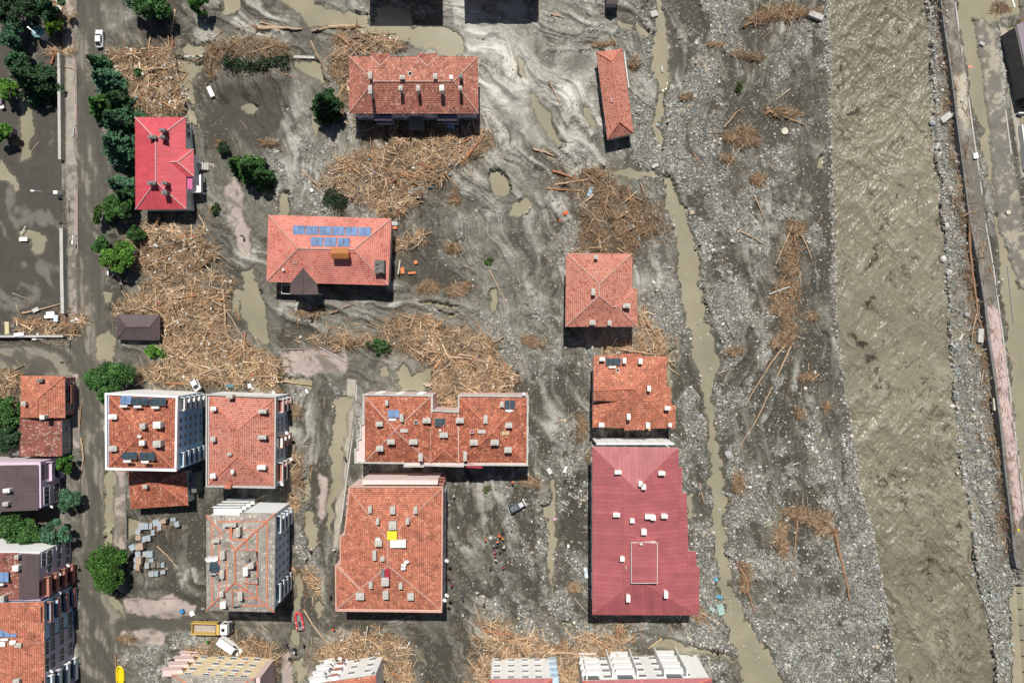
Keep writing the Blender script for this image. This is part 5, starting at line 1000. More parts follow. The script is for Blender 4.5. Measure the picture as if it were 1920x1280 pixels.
# dormers on the grey roof
roof(b, [(443, 1031, 13.6), (479, 1031, 13.6), (482, 1051, 12.6), (445, 1050, 13.3)], [(0, 1, 2, 3)], (0, 1, 2, 3), T_grey, [(0, 1, .1)], ridge_o, .12, 'east_dormer_roof')
roof(b, [(436, 1105, 13.3), (436, 1137, 13.0), (424, 1134, 12.0), (424, 1116, 12.6), (454, 1135, 12.0), (452, 1114, 12.6)], [(0, 1, 2, 3), (0, 5, 4, 1)], (3, 2, 1, 4, 5, 0), T_grey, [(0, 1, .12)], ridge_o, .12, 'south_dormer_roof')
roof(b, [(456, 1092, 13.2), (483, 1094, 12.9), (482, 1081, 13.0)], [(0, 1, 2)], (0, 1, 2), T_grey, [(0, 1, .12)], ridge_o, .12, 'small_dormer_roof')

# ---- low tiled annex south of the blue block
b = bld('low_annex', 'low clay-tiled annex half in the shadow of the blue-walled block', 'house', 297, 915)
hip(b, [(240, 884), (350, 882), (353, 947), (245, 954)], (277, 905), (298, 905), 4.3, 6.2, T_clay, ridge_o, .15)
pl = walls(b, [(240, 884), (350, 882), (353, 947), (245, 954)], 4.3, white_p, .5); chimney(b, 272, 912, 5.6, .9, .8, 1, chim_m)
window_rows(b, pl, 'e', (1.7,), (.3, .7), 1.2, 1.1); window_rows(b, pl, 's', (1.7,), (.2, .5, .8), 1.2, 1.1)
q0 = W(363, 905, 3.8); q1 = W(352, 905, 3.8); MB().box((q0.x, q0.y, 1.8), (1.2, 4.5, 3.6)).build('stairwell', conc_d, b)

# ---- brown pavilion
b = bld('pavilion', 'small open pavilion with dark brown hip roof on the edge of the wood pile', 'pavilion', 259, 614)
hip(b, [(219.5, 589), (299.5, 590), (299, 638), (218.5, 637)], (237, 613), (281, 613), 2.7, 4.0, M_brown, mat('ridge_dark', (.09, .07, .07)), .15, rad=.07)
fb = MB()
for px, py in ((223, 592), (296, 593), (295, 634), (222, 634), (259, 592), (259, 634)): q0 = W(px, py, 2.6); fb.box((q0.x, q0.y, 1.1), (.2, .2, 3.3))
fb.build('posts', mat('brown_wood', (.1, .06, .04), .8, .3, 4), b)

# ---- west row of houses
b = bld('row_house', 'two-storey house with bright orange hip roof at the west street corner', 'house', 80, 743)
P_ = [(38.5, 704, 4.6), (122, 704.5, 4.6), (122.5, 783, 4.6), (38.5, 783, 4.6), (70, 748, 6.6), (70.5, 783, 6.6)]
roof(b, P_, [(0, 1, 4), (1, 2, 5, 4), (3, 0, 4, 5)], (0, 1, 2, 5, 3), T_orange, [(0, 4), (1, 4), (4, 5)], ridge_o, .2)
pl = walls(b, [(38.5, 704), (122, 704.5), (122.5, 783), (38.5, 783)], 4.6, mat('dusty_rose', (.42, .2, .2), .8, .2, 1), .5)
window_rows(b, pl, 'e', (1.5, 3.4), (.2, .5, .8), 1.2, 1.0); balconies(b, pl, 'e', (1.9,), .3, .8, .8, brickred); chimney(b, 74, 713.5, 5.1, 1.3, .6, .7, chim_g); chimney(b, 44, 756, 5.2, 1.0, .9, 1, chim_m); chimney(b, 79, 782, 6.1, 1.0, .9, 1, chim_w)
b = bld('row_house', 'low house with sagging old tile roof behind the orange-roofed one', 'house', 78, 820)
P_ = [(37, 785, 3.9), (116, 784.5, 3.9), (116.5, 855, 3.9), (37, 855, 3.9), (75, 785, 4.9), (75, 855, 4.9)]
roof(b, P_, [(0, 4, 5, 3), (4, 1, 2, 5)], (0, 4, 1, 2, 5, 3), T_old, (), None, .2)
pl = walls(b, [(37, 785), (116, 784.5), (116.5, 855), (37, 855)], 3.9, grey_w, .3); window_rows(b, pl, 'e', (2.2,), (.25, .7), 1.3, 1.2, 2)
q0 = W(29, 820, 2.5); MB().box((q0.x, q0.y, 1.2), (1.6, 8.4, 2.4)).build('lean_to', conc_d, b)
b = bld('row_house', 'house with flat dark brown sheet roof and pink walls with a planted balcony', 'house', 35, 915)
P_ = [(-40, 874, 7.5), (70, 871, 7.5), (71, 956, 7.5), (-40, 962, 7.5), (-2, 872, 7.9), (-2, 959, 7.9)]
roof(b, P_, [(0, 4, 5, 3), (4, 1, 2, 5)], (0, 4, 1, 2, 5, 3), M_brown, [(4, 5, .14)], mat('ridge_red', (.5, .03, .06)), .2)
pl = walls(b, [(-40, 866), (76, 866), (77, 952), (-40, 958)], 7.0, pink_r, .0)
facade(b, pl, 'n', mat('pale_pink', (.72, .6, .66), .7, .08, 1), 7.1)
window_rows(b, pl, 'e', (1.8, 5.2), (.14, .34), 1.8, 1.7, 2); balconies(b, pl, 'e', (1.0, 4.3), .55, .97, 1.3, pink_r, .8)
chimney(b, 12, 919.5, 7.6, 1.5, .8, 1, chim_w); chimney(b, 10, 944.5, 7.6, 1.2, .8, .9, chim_m); dish(b, 97, 949, 3.5, .4, -.5)
def westblock(label, poly, z, roofs, wallm, y0, y1, sunshade=None):
    b = bld('apartment_block', label, 'apartment block', 40, (y0 + y1) / 2); return b
zz = 11.2
b = bld('apartment_block', 'block with half brown sheet, half old tile roof topping the west row', 'apartment block', 40, 1080)
roof(b, [(-60, 1036, zz - .6), (35, 1036, zz), (36, 1124, zz), (-60, 1127, zz - .6)], [(0, 1, 2, 3)], (0, 1, 2, 3), T_old, (), None, .25)
roof(b, [(35, 1037, zz + .1), (73, 1038.5, zz + .1), (74, 1122, zz + .1), (37, 1124, zz + .1)], [(0, 1, 2, 3)], (0, 1, 2, 3), M_brown, (), None, .25)
pl = walls(b, [(-60, 1034), (75, 1036), (76, 1125), (-60, 1127)], zz - .3, lilac, .0)
facade(b, pl, 'n', white_p, 10.7)
window_rows(b, pl, 'e', (1.8, 4.8, 7.8, 9.8), (.75, .9), 1.3, 1.4, 2); window_rows(b, pl, 'e', (2, 5, 8), (.58,), 1.3, 1.4, 2); balconies(b, pl, 'e', (.9, 3.7, 6.5, 9.0), .04, .45, 1.2, brickred, .8)
collector(b, -10, 1072, 16, 1091, 11.2, 3, False, True, .7); chimney(b, 31, 1044, 11.0, .8, .8, 1, chim_m); chimney(b, 29, 1065, 11.0, 1.3, 1.2, 1, chim_w); chimney(b, 3, 1122, 11, 1, 1.2, 1, chim_m)
for px, py in ((128, 1059), (112, 1075), (112, 1110)): dish(b, px, py, 3.2 if px > 120 else 5.5, .45, -.5)
b = bld('apartment_block', 'bright orange tiled block in the middle of the west row with orange and blue balconies', 'apartment block', 30, 1165)
roof(b, [(-60, 1130, zz - 1.2), (22, 1129, zz + .4), (82, 1127, zz - .3), (83, 1202, zz - .3), (22, 1206, zz + .4), (-60, 1210, zz - 1.2)], [(0, 1, 4, 5), (1, 2, 3, 4)], (0, 1, 2, 3, 4, 5), T_orange, (), None, .25)
pl = walls(b, [(-60, 1129.5), (81, 1127.5), (82, 1202), (-60, 1208)], zz - .6, mat('sky_blue_render', (.42, .60, .78), .8, .1, 1), .05)
window_rows(b, pl, 'e', (1.8, 4.8, 7.8), (.08, .25), 1.3, 1.5, 2); balconies(b, pl, 'e', (.9, 3.7, 6.5, 9.0), .45, .95, 1.2, mat('sky_blue_render', (.42, .60, .78)), .8, brickred)
collector(b, -6, 1177, 31, 1194, 10.8, 3, False, True, .8)
for px, py, m_ in ((24, 1204, chim_w), (4, 1207, chim_w), (34, 1209, chim_m)): chimney(b, px, py, 10.4, 1.4, .9, 1.1, m_)
b = bld('apartment_block', 'weathered orange tiled block at the south end of the west row', 'apartment block', 30, 1250)
roof(b, [(-60, 1212, zz - 1.2), (22, 1207, zz + .4), (83, 1203, zz - .4), (85, 1340, zz - .4), (22, 1340, zz + .4), (-60, 1340, zz - 1.2)], [(0, 1, 4, 5), (1, 2, 3, 4)], (0, 1, 2, 3, 4, 5), T_orange, [(1, 4, .14)], ridge_o, .25)
pl = walls(b, [(-60, 1212), (83, 1204), (85, 1340), (-60, 1340)], zz - .7, lilac, .05)
window_rows(b, pl, 'e', (1.8, 4.8, 7.8, 9.9), (.62, .72, .86, .95), 1.3, 1.4, 2); balconies(b, pl, 'e', (.9, 3.7, 6.5, 9.0), .2, .52, 1.2, pale_blue, .8, white_p)
dish(b, 97, 1257, 8.5, .5, -.5); chimney(b, 30, 1278, 11, 1.4, 1.1, 1, chim_m); dish(b, 130, 1240, 3, .3)

# ---- south row, cut by the lower edge
def southblock(label, nw, ne, z, depth, wm_, rm, slope_m=None, base=None):
    b = bld('apartment_block', label, 'apartment block', *nw)
    sw = (nw[0] + base[0], nw[1] + depth); se = (ne[0] + base[1], ne[1] + depth)
    P_ = [(*nw, z), (*ne, z), (*se, z), (*sw, z)]; mx = ((nw[0] + ne[0]) / 2, nw[1] + depth * .35, z + 1.8); my = ((sw[0] + se[0]) / 2, sw[1] - depth * .35, z + 1.8)
    roof(b, P_ + [mx, my], [(0, 1, 4), (1, 2, 5, 4), (2, 3, 5), (3, 0, 4, 5)], (0, 1, 2, 3), rm, [(0, 4), (1, 4)], ridge_o, .25)
    return b, walls(b, [nw, ne, se, sw], z - .1, wm_, .35)
b, pl = southblock('cream-walled block with grey roof at the lower edge, beside the white van', (322, 1264), (477, 1271), 11, 130, cream, T_grey, base=(0, 0))
window_rows(b, pl, 'n', (1.8, 4.6, 7.4, 9.8), (.14, .3, .46, .62, .85), 1.3, 1.2, 2)
a_, b2, n_ = wall_edge(pl, 'n'); mbx = MB()
for z in (1.0, 3.7, 6.4, 9.1):
    mb = MB(); p = a_.lerp(b2, .97); mb.box((p.x - 1.5, p.y + .2, z), (4.5, 2.0, .2)); mb.box((p.x - 1.5, p.y + 1.15, z + .5), (4.5, .12, .9)); mb.build('balcony', pinkw, b)
p = a_.lerp(b2, .0); MB().box((p.x + .5, p.y - 4.5, 5.0), (1.6, 9, 10.2)).build('red_edge_bay', pinkw, b)
for t_ in (.2, .55):
    for z in (3.3, 8.7):
        p = a_.lerp(b2, t_ + .06); m4 = Matrix.Rotation(R(45), 4, 'Y'); MB().box((p.x, p.y + .06, z), (.5, .08, .5), M=m4).build('orange_diamond', ridge_o, b)
b, pl = southblock('white-walled block with round bay dishes and orange roof at the lower edge', (574, 1283), (705, 1265), 10.8, 130, white_p, T_orange, base=(4, 4))
window_rows(b, pl, 'n', (1.8, 4.6, 7.4), (.15, .4, .72), 1.3, 1.2, 2); a_, b2, n_ = wall_edge(pl, 'n')
for z in (1.0, 3.8, 6.6, 9.2):
    for t_ in (.88, .62):
        p = a_.lerp(b2, t_); mb = MB(); an = math.atan2(b2.y - a_.y, b2.x - a_.x)
        mb.box((p.x, p.y + .6, z), (3.6 if t_ > .8 else 1.6, 1.4, .2), an); mb.box((p.x, p.y + 1.25, z + .5), (3.6 if t_ > .8 else 1.6, .12, .9), an, 1); mb.build('balcony', [white_p, brickred if t_ < .8 else white_p], b)
for px, py, z in ((612, 1238, 8), (637, 1233, 4), (605, 1246, 9), (600, 1258, 10), (630, 1246, 8), (695, 1258, 10)): dish(b, px, py, z, .5, .2)
b, pl = southblock('white block with maroon roof standing between two wood piles at the lower edge', (917, 1272), (1036, 1271), 11, 130, white_p, M_maroon, base=(0, 0))
window_rows(b, pl, 'n', (1.6, 4.3, 7.0, 9.6), (.2, .42, .66, .9), 1.3, 1.0, 2)
for z in (1.0, 3.7, 6.4, 9.1):
    mb = MB(); a_, b2, n_ = wall_edge(pl, 'n'); p = a_.lerp(b2, .0); mb.box((p.x + .9, p.y - .9, z), (1.8, 2.8, .2)); mb.box((p.x + 1.75, p.y - .9, z + .5), (.1, 2.8, .9)); mb.box((p.x + .9, p.y + .45, z + .5), (1.8, .1, .9)); mb.build('balcony', [pale_blue], b)
b, pl = southblock('wide white block with rows of balconies at the lower edge, below the largest maroon roof', (1091, 1275), (1335, 1270), 12, 130, white_p, M_maroon, base=(0, 0))
window_rows(b, pl, 'n', (1.6, 4.3, 7.0, 9.8), (.17, .38, .52, .8), 1.5, 1.2, 2); a_, b2, n_ = wall_edge(pl, 'n')
for z in (1.0, 3.7, 6.4, 9.1):
    for t_ in (.93, .66, .27):
        p = a_.lerp(b2, t_); mb = MB(); mb.box((p.x, p.y + .7, z), (4.0, 1.6, .2)); mb.box((p.x, p.y + 1.45, z + .5), (4.0, .12, .9)); o = mb.build('balcony', white_p, b); MB().box((p.x, p.y + .05, z + 1.2), (3.4, .08, 2.0)).build('balcony_door', glass, o)
for t_ in (.18, .36, .58, .78, .99): p = a_.lerp(b2, t_ * .98); MB().box((p.x, p.y + .9, 5.6), (.25, 1.9, 11.2)).build('fin_wall', white_p, b)

# ---- tall blocks just north of the frame, seen by their shadows
for k, (x0, x1, ys_, lab) in enumerate(((693, 829, 49, 'tall flat-roofed block north of the pond, western of two'), (870, 1008, 46, 'tall flat-roofed block north of the pond, eastern of two'))):
    h_ = 15.0; X0 = (x0 - 960) * S; X1 = (x1 - 960) * S; Y0 = (640 - ys_) * S + .6 * h_
    b = thing('apartment_block', lab, 'apartment block')
    MB().prism([(X0, Y0), (X1, Y0), (X1, Y0 + 14), (X0, Y0 + 14)], -.5, h_ - .3).build('wall', pinkw, b)
    MB().prism([(X0 - .01, Y0 - .01), (X1 + .01, Y0 - .01), (X1 + .01, Y0 + 14.01), (X0 - .01, Y0 + 14.01)], h_ - .3, h_).build('roof', conc_m, b)
    pl = [(X0, Y0), (X1, Y0), (X1, Y0 + 14), (X0, Y0 + 14)]; window_rows(b, pl, 's', (2, 5, 8, 11), (.15, .35, .65, .85), 1.4, 1.3)
b = bld('small_shed', 'shed with dark violet sheet roof cut by the top edge', 'shed', 1148, -5); roof(b, [(1136, -30, 3), (1160, -30, 3), (1160, 6, 3), (1137, 7, 3), (1148, -30, 3.8), (1148, 7, 3.8)], [(0, 4, 5, 3), (4, 1, 2, 5)], (0, 4, 1, 2, 5, 3), M_brown, (), None, .12); walls(b, [(1136, -30), (1160, -30), (1160, 6), (1137, 7)], 3, grey_w, .3)
# ---- building on the far right edge
b = bld('riverside_house', 'violet sheet-roofed building standing in flood water at the right edge', 'house', 1930, 150)
P_ = [(1906, 47, 6.5), (1990, 10, 6.5), (2030, 150, 6.5), (1936, 178, 6.5), (1948, 30, 7.6), (1985, 164, 7.6)]
roof(b, P_, [(0, 1, 4), (1, 2, 5, 4), (2, 3, 5), (3, 0, 4, 5)], (0, 1, 2, 3), metal_roof_mat('sheet_violet', (.25, .2, .24), .5, .06), [(4, 5, .1)], ridge_g, .2)
walls(b, [(1900, 50), (1990, 12), (2030, 148), (1930, 178)], 6.3, conc_d, .3)  # shade of the west wall put into its colour by the dark concrete
# ================================================================ TREES
leafm = vcol_mat('foliage', .6, .25, .0, 3); bark = mat('bark', (.12, .085, .06), .9, .4, 3)
def quads(C, U, Vv):
    n = len(C); V_ = np.empty((n, 4, 3)); V_[:, 0] = C - U - Vv; V_[:, 1] = C + U - Vv; V_[:, 2] = C + U + Vv; V_[:, 3] = C - U + Vv
    return V_.reshape(-1, 3), np.arange(n * 4).reshape(n, 4)
def unit(a): return a / (np.linalg.norm(a, axis=1, keepdims=True) + 1e-9)
def leaves(name, parent, P_, size, base, r, nrmdir=None, dark=None):
    """P_ (n,3) leaf centres; base colour; tone varies at random and by the given factors"""
    n = len(P_); nm = unit(r.normal(size=(n, 3)) * .75 + (nrmdir if nrmdir is not None else np.array([0, 0, .7])))
    a = unit(np.cross(nm, r.normal(size=(n, 3)))); b_ = np.cross(nm, a); s_ = size * (.6 + .8 * r.random((n, 1)))
    V_, F_ = quads(P_, a * s_ * .5, b_ * s_ * .32)
    c = np.array(base)[None] * (.55 + .8 * r.random((n, 1))) * (1 + .25 * r.normal(size=(n, 3)) * .35)
    if dark is not None: c = c * dark[:, None]
    c = np.clip(c, .004, .5); o = fastmesh(name, V_, F_, np.repeat(c, 4, 0), leafm); o.parent = parent; return o
def broadleaf(px, py, rpx, h, col_, label, seed, dens=1.0, elong=(1, 1), kind='broadleaf_tree', group=None, cat='tree'):
    r = np.random.default_rng(seed); rad = rpx * S * (CH - h * .65) / CH; c = W(px, py, h * .65); gz = -.1
    t_ = thing(kind, label, cat, (c.x, c.y, gz), 0, group)
    m = MB(); m.tube([(0, 0, -.2), (.05, .05, h * .3), (0, 0, h * .55), (.1, 0, h * .8)], [.05 * h * .5, .04 * h * .5, .03 * h * .4, .02], 7)
    for k in range(7):
        a = k * 2.4 + r.random(); e = rad * (.55 + .3 * r.random()); m.tube([(0, 0, h * (.3 + .05 * k)), (math.cos(a) * e * .5, math.sin(a) * e * .5, h * (.5 + .03 * k)), (math.cos(a) * e, math.sin(a) * e, h * (.6 + .03 * k))], [.09, .06, .02], 5)
    m.build('trunk', bark, t_, fix=False)
    nb = int(16 + rad * 5); B_ = []
    for k in range(nb):
        a = r.random() * 6.283; rr = rad * math.sqrt(r.random()) * .9; z = h * (.5 + .42 * (1 - (rr / rad) ** 2) * (.5 + .5 * r.random()))
        rr *= 1 + .22 * math.sin(a * 3 + seed) * (rr > rad * .5); B_.append((math.cos(a) * rr * elong[0], math.sin(a) * rr * elong[1], z, rad * (.17 + .18 * r.random()), .7 + .6 * r.random()))
    pts = []; dk = []; per = int(dens * (110 + 480 * rad * rad / nb / 2.0))
    for x, y, z, br, tone in B_:
        d_ = unit(r.normal(size=(per, 3))); q_ = d_ * (br * (.55 + .5 * r.random((per, 1)) ** .5)); q_[:, 2] *= .75
        pts.append(q_ + np.array([x, y, z])); dk.append(np.full(per, tone))
    leaves('crown', t_, np.concatenate(pts), .34, col_, r, None, np.concatenate(dk)); return t_
def conifer(px, py, rpx, h, col_, label, seed, lean=(0, 0), spiky=1.0, group=None, kind='spruce_tree'):
    r = np.random.default_rng(seed); rad = rpx * 1.2 * S * (CH - h * .35) / CH; c = W(px, py, h * .45)
    t_ = thing(kind, label, 'tree', (c.x, c.y, -.1), 0, group)
    MB().tube([(0, 0, -.2), (lean[0] * .5, lean[1] * .5, h * .5), (lean[0], lean[1], h)], [.22, .14, .03], 7).build('trunk', bark, t_, fix=False)
    pts = []; dk = []; nd = []
    L = int(h * 2.2)
    for k in range(L):
        f = k / L; z = h * (.12 + .88 * f); R_ = rad * (1 - f) ** .8 * (.8 + .35 * r.random()); nb = max(4, int(11 * (1 - f) + 4)); a0 = r.random() * 6
        for j in range(nb):
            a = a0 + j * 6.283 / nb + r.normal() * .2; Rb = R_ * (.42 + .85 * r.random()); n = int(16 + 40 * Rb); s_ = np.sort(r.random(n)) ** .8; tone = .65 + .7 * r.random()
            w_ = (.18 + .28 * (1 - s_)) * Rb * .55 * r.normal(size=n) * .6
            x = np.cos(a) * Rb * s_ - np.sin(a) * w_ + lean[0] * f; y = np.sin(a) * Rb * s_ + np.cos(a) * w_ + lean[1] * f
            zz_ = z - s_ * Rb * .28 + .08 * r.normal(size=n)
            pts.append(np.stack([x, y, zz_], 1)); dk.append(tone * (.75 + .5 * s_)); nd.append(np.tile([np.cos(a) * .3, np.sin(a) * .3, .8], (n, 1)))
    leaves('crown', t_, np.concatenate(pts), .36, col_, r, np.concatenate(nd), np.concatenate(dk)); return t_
g1 = (.06, .14, .065); g2 = (.065, .16, .04); g3 = (.12, .27, .04); g4 = (.045, .10, .04); g5 = (.08, .18, .10)
gs = 'spruces in the row between the west road and the red house'
for i, a in enumerate([(183, 118, 17, 8, g1, 'dark rounded spruce at the north end of the roadside row, just below the white car'),
    (200, 152, 29, 10, g5, 'widest pale blue-green spruce of the roadside row, beside the wood heap'), (188, 196, 26, 8, g2, 'yellowish green spruce leaning over the road in the roadside row'),
    (222, 190, 24, 9, g4, 'darkest spruce of the roadside row, touching the wood heap'), (222, 228, 34, 11, g1, 'drooping dark spruce beside the north-west corner of the red roof'), (220, 270, 32, 11, g5, 'blue-green spruce beside the middle of the red roof'),
    (222, 347, 21, 8, g5, 'small blue-green spruce beside the south-west corner of the red roof'), (236, 366, 20, 8, g4, 'dark spruce south-west of the red roof, behind a brighter one')]): conifer(*a, 300 + i, group=gs)
for i, a in enumerate([(218, 392, 25, 7, g2, 'round green tree by the road, south-west of the red roof'), (191, 402, 17, 5, (.06, .13, .02), 'low yellowish bush-like tree leaning over the road edge'), (254, 439, 15, 5, (.05, .13, .03), 'bright small tree at the corner of the straw-coloured wood mound'),
    (189, 461, 16, 5, g2, 'small dark green tree on the road edge beside the brightest green tree'), (222, 484, 29, 7, g3, 'brightest green round tree beside the straw-coloured wood mound'), (204, 714, 40, 8, g2, 'big dark round tree on the road, above the blue-walled block'),
    (204, 1064, 40, 7, (.06, .15, .025), 'big green tree beside the paving-stone pallets'), (97, 46, 15, 6, (.10, .19, .015), 'yellow-green tree beside the teal round kiosk'), (22, 64, 24, 8, g5, 'broad blue-green tree west of the teal round kiosk'),
    (31, 111, 20, 6, g1, 'small tree below the broad one in the north-west park'), (10, 12, 34, 9, g4, 'dark tree in the far top left corner'), (60, 16, 25, 9, g4, 'dark tree above the teal round kiosk'), (85, 2, 26, 9, g1, 'dark tree cut by the top edge beside the gate rubble'),
    (15, 166, 20, 6, g3, 'bright tree cut by the left edge in the park'), (2, 244, 18, 6, g3, 'bright tree at the left edge beside the violet kiosk'), (283, 8, 30, 8, g2, 'dark green tree at the top edge over the spoil heap'), (262, -6, 24, 8, g5, 'pale tree at the top edge left of the spoil heap'),
    (372, 6, 17, 7, (.05, .13, .025), 'green tree at the top edge, right of the leaning logs'), (14, 770, 26, 6, g2, 'tree behind the orange-roofed corner house'), (12, 818, 26, 6, g4, 'dark tree west of the sagging tile roof'),
    (128, 936, 20, 5, g5, 'small tree at the street, beside the pink balcony house'), (52, 1002, 26, 7, g2, 'tree against the pale gable of the west row'), (100, 1000, 26, 7, g5, 'tree at the corner of the pale gable by the street'), (16, 985, 30, 8, g2, 'tree at the left edge below the brown sheet roof'), (122, 870, 15, 6, (.05, .14, .02), 'bright climbing tree beside the planted balcony')]):
    broadleaf(*a, 340 + i)
conifer(55, 150, 34, 11, (.035, .08, .03), 'large spiky dark tree with a long shadow in the north-west park', 390, kind='pine_tree')
conifer(606, 192, 27, 12, (.025, .065, .02), 'dark fir west of the long block, with a long pointed shadow', 391, (1.0, -.6), kind='fir_tree')
conifer(462, 314, 25, 10, (.045, .11, .025), 'tallest ragged dark green fir of the clump west of the solar roof', 392, (.8, -.5), kind='fir_tree')
conifer(488, 330, 21, 8, (.035, .09, .025), 'darker fir on the right of the clump west of the solar roof', 393, (.8, -.3), kind='fir_tree'); conifer(441, 306, 15, 6, (.06, .13, .03), 'smallest bright fir on the left of the clump west of the solar roof', 394, kind='fir_tree')
broadleaf(286, 658, 13, 3, g3, 'low green bush beside the brown pavilion', 400, kind='bush', cat='bush'); broadleaf(303, 660, 10, 2.5, g3, 'smaller green bush right of the other by the pavilion', 401, kind='bush', cat='bush')
broadleaf(916, 489, 9, .8, (.07, .13, .03), 'flattened green shrub on the silt in the middle of the picture', 402, .06, kind='bush', cat='bush'); broadleaf(712, 648, 13, 2.5, g2, 'green shrub standing on the middle wood pile', 403, .5, kind='bush', cat='bush')
broadleaf(915, 913, 13, .9, (.10, .14, .05), 'green shrub near the overturned car', 404, .10, (1.3, .7), kind='bush', cat='bush'); broadleaf(404, 392, 9, 2, (.06, .09, .03), 'small muddy shrub south of the red house', 405, .6, kind='bush', cat='bush')
broadleaf(418, 277, 12, 2.5, (.04, .07, .03), 'small dark shrub east of the red house', 406, .7, kind='bush', cat='bush'); broadleaf(262, 136, 10, 2, g2, 'green shrub half buried in the north-west wood heap', 407, .8, kind='bush', cat='bush')
broadleaf(1385, 165, 12, .8, (.06, .10, .03), 'thin green sapling lying on the gravel bar', 408, .05, (.6, 1.2), kind='bush', cat='bush')
# uprooted evergreens lying in the debris
def fallen(px0, py0, px1, py1, wpx, col_, label, seed):
    r = np.random.default_rng(seed); a = Vector((*G(px0, py0), ground_z(px0, py0) + .5)); b_ = Vector((*G(px1, py1), ground_z(px1, py1) + .6)); t_ = thing('fallen_tree', label, 'tree', a)
    d = b_ - a; L = d.length; u = d.normalized(); v = Vector((-u.y, u.x, 0)); MB().tube([(0, 0, 0), d * .5, d], [.22, .15, .05], 7).build('trunk', bark, t_, fix=False)
    n = int(420 * L * wpx * S / 10); s_ = r.random(n); w_ = r.normal(size=n) * wpx * S * .42 * (.5 + .8 * vnoise(s_ * 6, s_ * 0, seed + 5)) ; P_ = np.outer(s_ * L, np.array(u)) + np.outer(w_, np.array(v)) + np.outer(np.abs(r.normal(size=n)) * .4, [0, 0, 1])
    leaves('crown', t_, P_, .36, col_, r, None, .6 + .8 * vnoise(s_ * 9, w_ * 1.2, seed)); return t_
fallen(424, 120, 478, 130, 15, (.03, .06, .025), 'left part of the uprooted dark evergreens below the northern debris band', 423); fallen(470, 132, 545, 114, 13, (.03, .06, .025), 'right part of the uprooted dark evergreens below the northern debris band', 420); fallen(612, 366, 650, 386, 26, (.03, .06, .025), 'uprooted evergreen at the edge of the school-yard debris', 421)
fallen(690, 645, 735, 655, 10, (.05, .09, .03), 'snapped green branch in the middle wood pile', 422)
# ================================================================ DRIFTWOOD AND STONES
woodm = vcol_mat('driftwood', .85, .2, .2, 5)
WOODC = np.array([(.49, .37, .24), (.60, .48, .33), (.38, .27, .17), (.72, .60, .44), (.25, .18, .12), (.46, .41, .34), (.52, .29, .15)]) * np.array([1.0, .93, .87])
def sticks(name, C, ang, pitch, L, rad, colr, r, label, cat='driftwood'):
    """C (n,3): many bent sticks in one mesh"""
    n = len(C); d = np.stack([np.cos(ang) * np.cos(pitch), np.sin(ang) * np.cos(pitch), np.sin(pitch)], 1); s_ = np.stack([-np.sin(ang), np.cos(ang), np.zeros(n)], 1); up = np.cross(d, s_)
    bend = r.normal(size=(n, 1)) * .07 * L[:, None]; V_ = np.empty((n, 3, 4, 3)); cc = np.empty((n, 3, 4, 3))
    for k, (t_, rr) in enumerate(((-.5, 1), (0, .9), (.5, .45))):
        c = C + d * (L[:, None] * t_) + s_ * bend * (1 if k == 1 else 0)
        for j, (a, b_) in enumerate(((1, 0), (0, 1), (-1, 0), (0, -1))): V_[:, k, j] = c + (s_ * a + up * b_) * (rad[:, None] * rr)
        cc[:, k, :] = (colr * (1.05 if k != 1 else .95))[:, None, :]
    base = (np.arange(n) * 12)[:, None, None]; F_ = []
    for k in (0, 1):
        for j in range(4): F_.append([k * 4 + j, k * 4 + (j + 1) % 4, (k + 1) * 4 + (j + 1) % 4, (k + 1) * 4 + j])
    F_ = (base + np.array(F_)[None]).reshape(-1, 4)
    o = fastmesh(name, V_.reshape(-1, 3), F_, cc.reshape(-1, 3), woodm); return tag(o, label, cat, 'drifts of broken wood', 'stuff')
def samp(mask, n, r):
    w_ = mask.ravel().astype(float); w_ = w_ / w_.sum(); i = r.choice(len(w_), n, p=w_); j = i // NX; k = i % NX
    x = gx[k] + (r.random(n) - .5) * STEP; y = gy[j] + (r.random(n) - .5) * STEP; return x, y, Hh[j, k]
angf = fbm(PX, PY, .018, 200, 3) * 9
def at_(arr, x, y): return arr[np.clip(((y + 60) / STEP + .5).astype(int), 0, NY - 1), np.clip(((x + 60) / STEP + .5).astype(int), 0, NX - 1)]
PLAB = {'north_west': 'wood heap with white litter north of the red house', 'north_band': 'twig drift round the hollow north of the dark earth', 'barn_corner': 'wood drift at the north-west corner of the long block', 'school_yard': 'largest straw-coloured wood drift south of the long block', 'shadow_yard': 'broken wood in the shade of the long block',
 'garden_mound': 'rounded mound of straw-coloured splintered wood south of the red house', 'mid_west': 'wide drift of splintered wood round the brown pavilion', 'thin_tail': 'thin trail of splinters between two big wood drifts', 'mid_band': 'wood drift north of the twin pyramid block', 'between_blocks': 'splinters caught in the recess of the twin pyramid block',
 'east_scrub': 'dark twig drift north of the square house', 'north_scrub': 'twigs round the blue wreck piece', 'house_gap': 'logs and splinters between the square and stepped houses', 'south_west': 'twig drift around the white van', 'south_mid': 'wood drift behind the white block with orange roof', 'south_line': 'long drift of branches along the lower edge',
 'south_tail': 'wood litter left of the white block with maroon roof', 'west_yard': 'splintered wood in the yard at the left edge', 'wall_corner': 'wood caught at the corner of the sports court wall', 'gate_corner': 'wood caught on the pavement at the top left', 'lamp_corner': 'wood caught round the foot of the park lamp', 'wreck_lane': 'twigs in the lane by the grey tiled block', 'lane_edge': 'twigs along the wall of the faded red block',
 'mid_scrub': 'small twig heap right of the solar roof', 'river_wall': 'ribbon of dark litter along the river wall'}
r_ = np.random.default_rng(11)
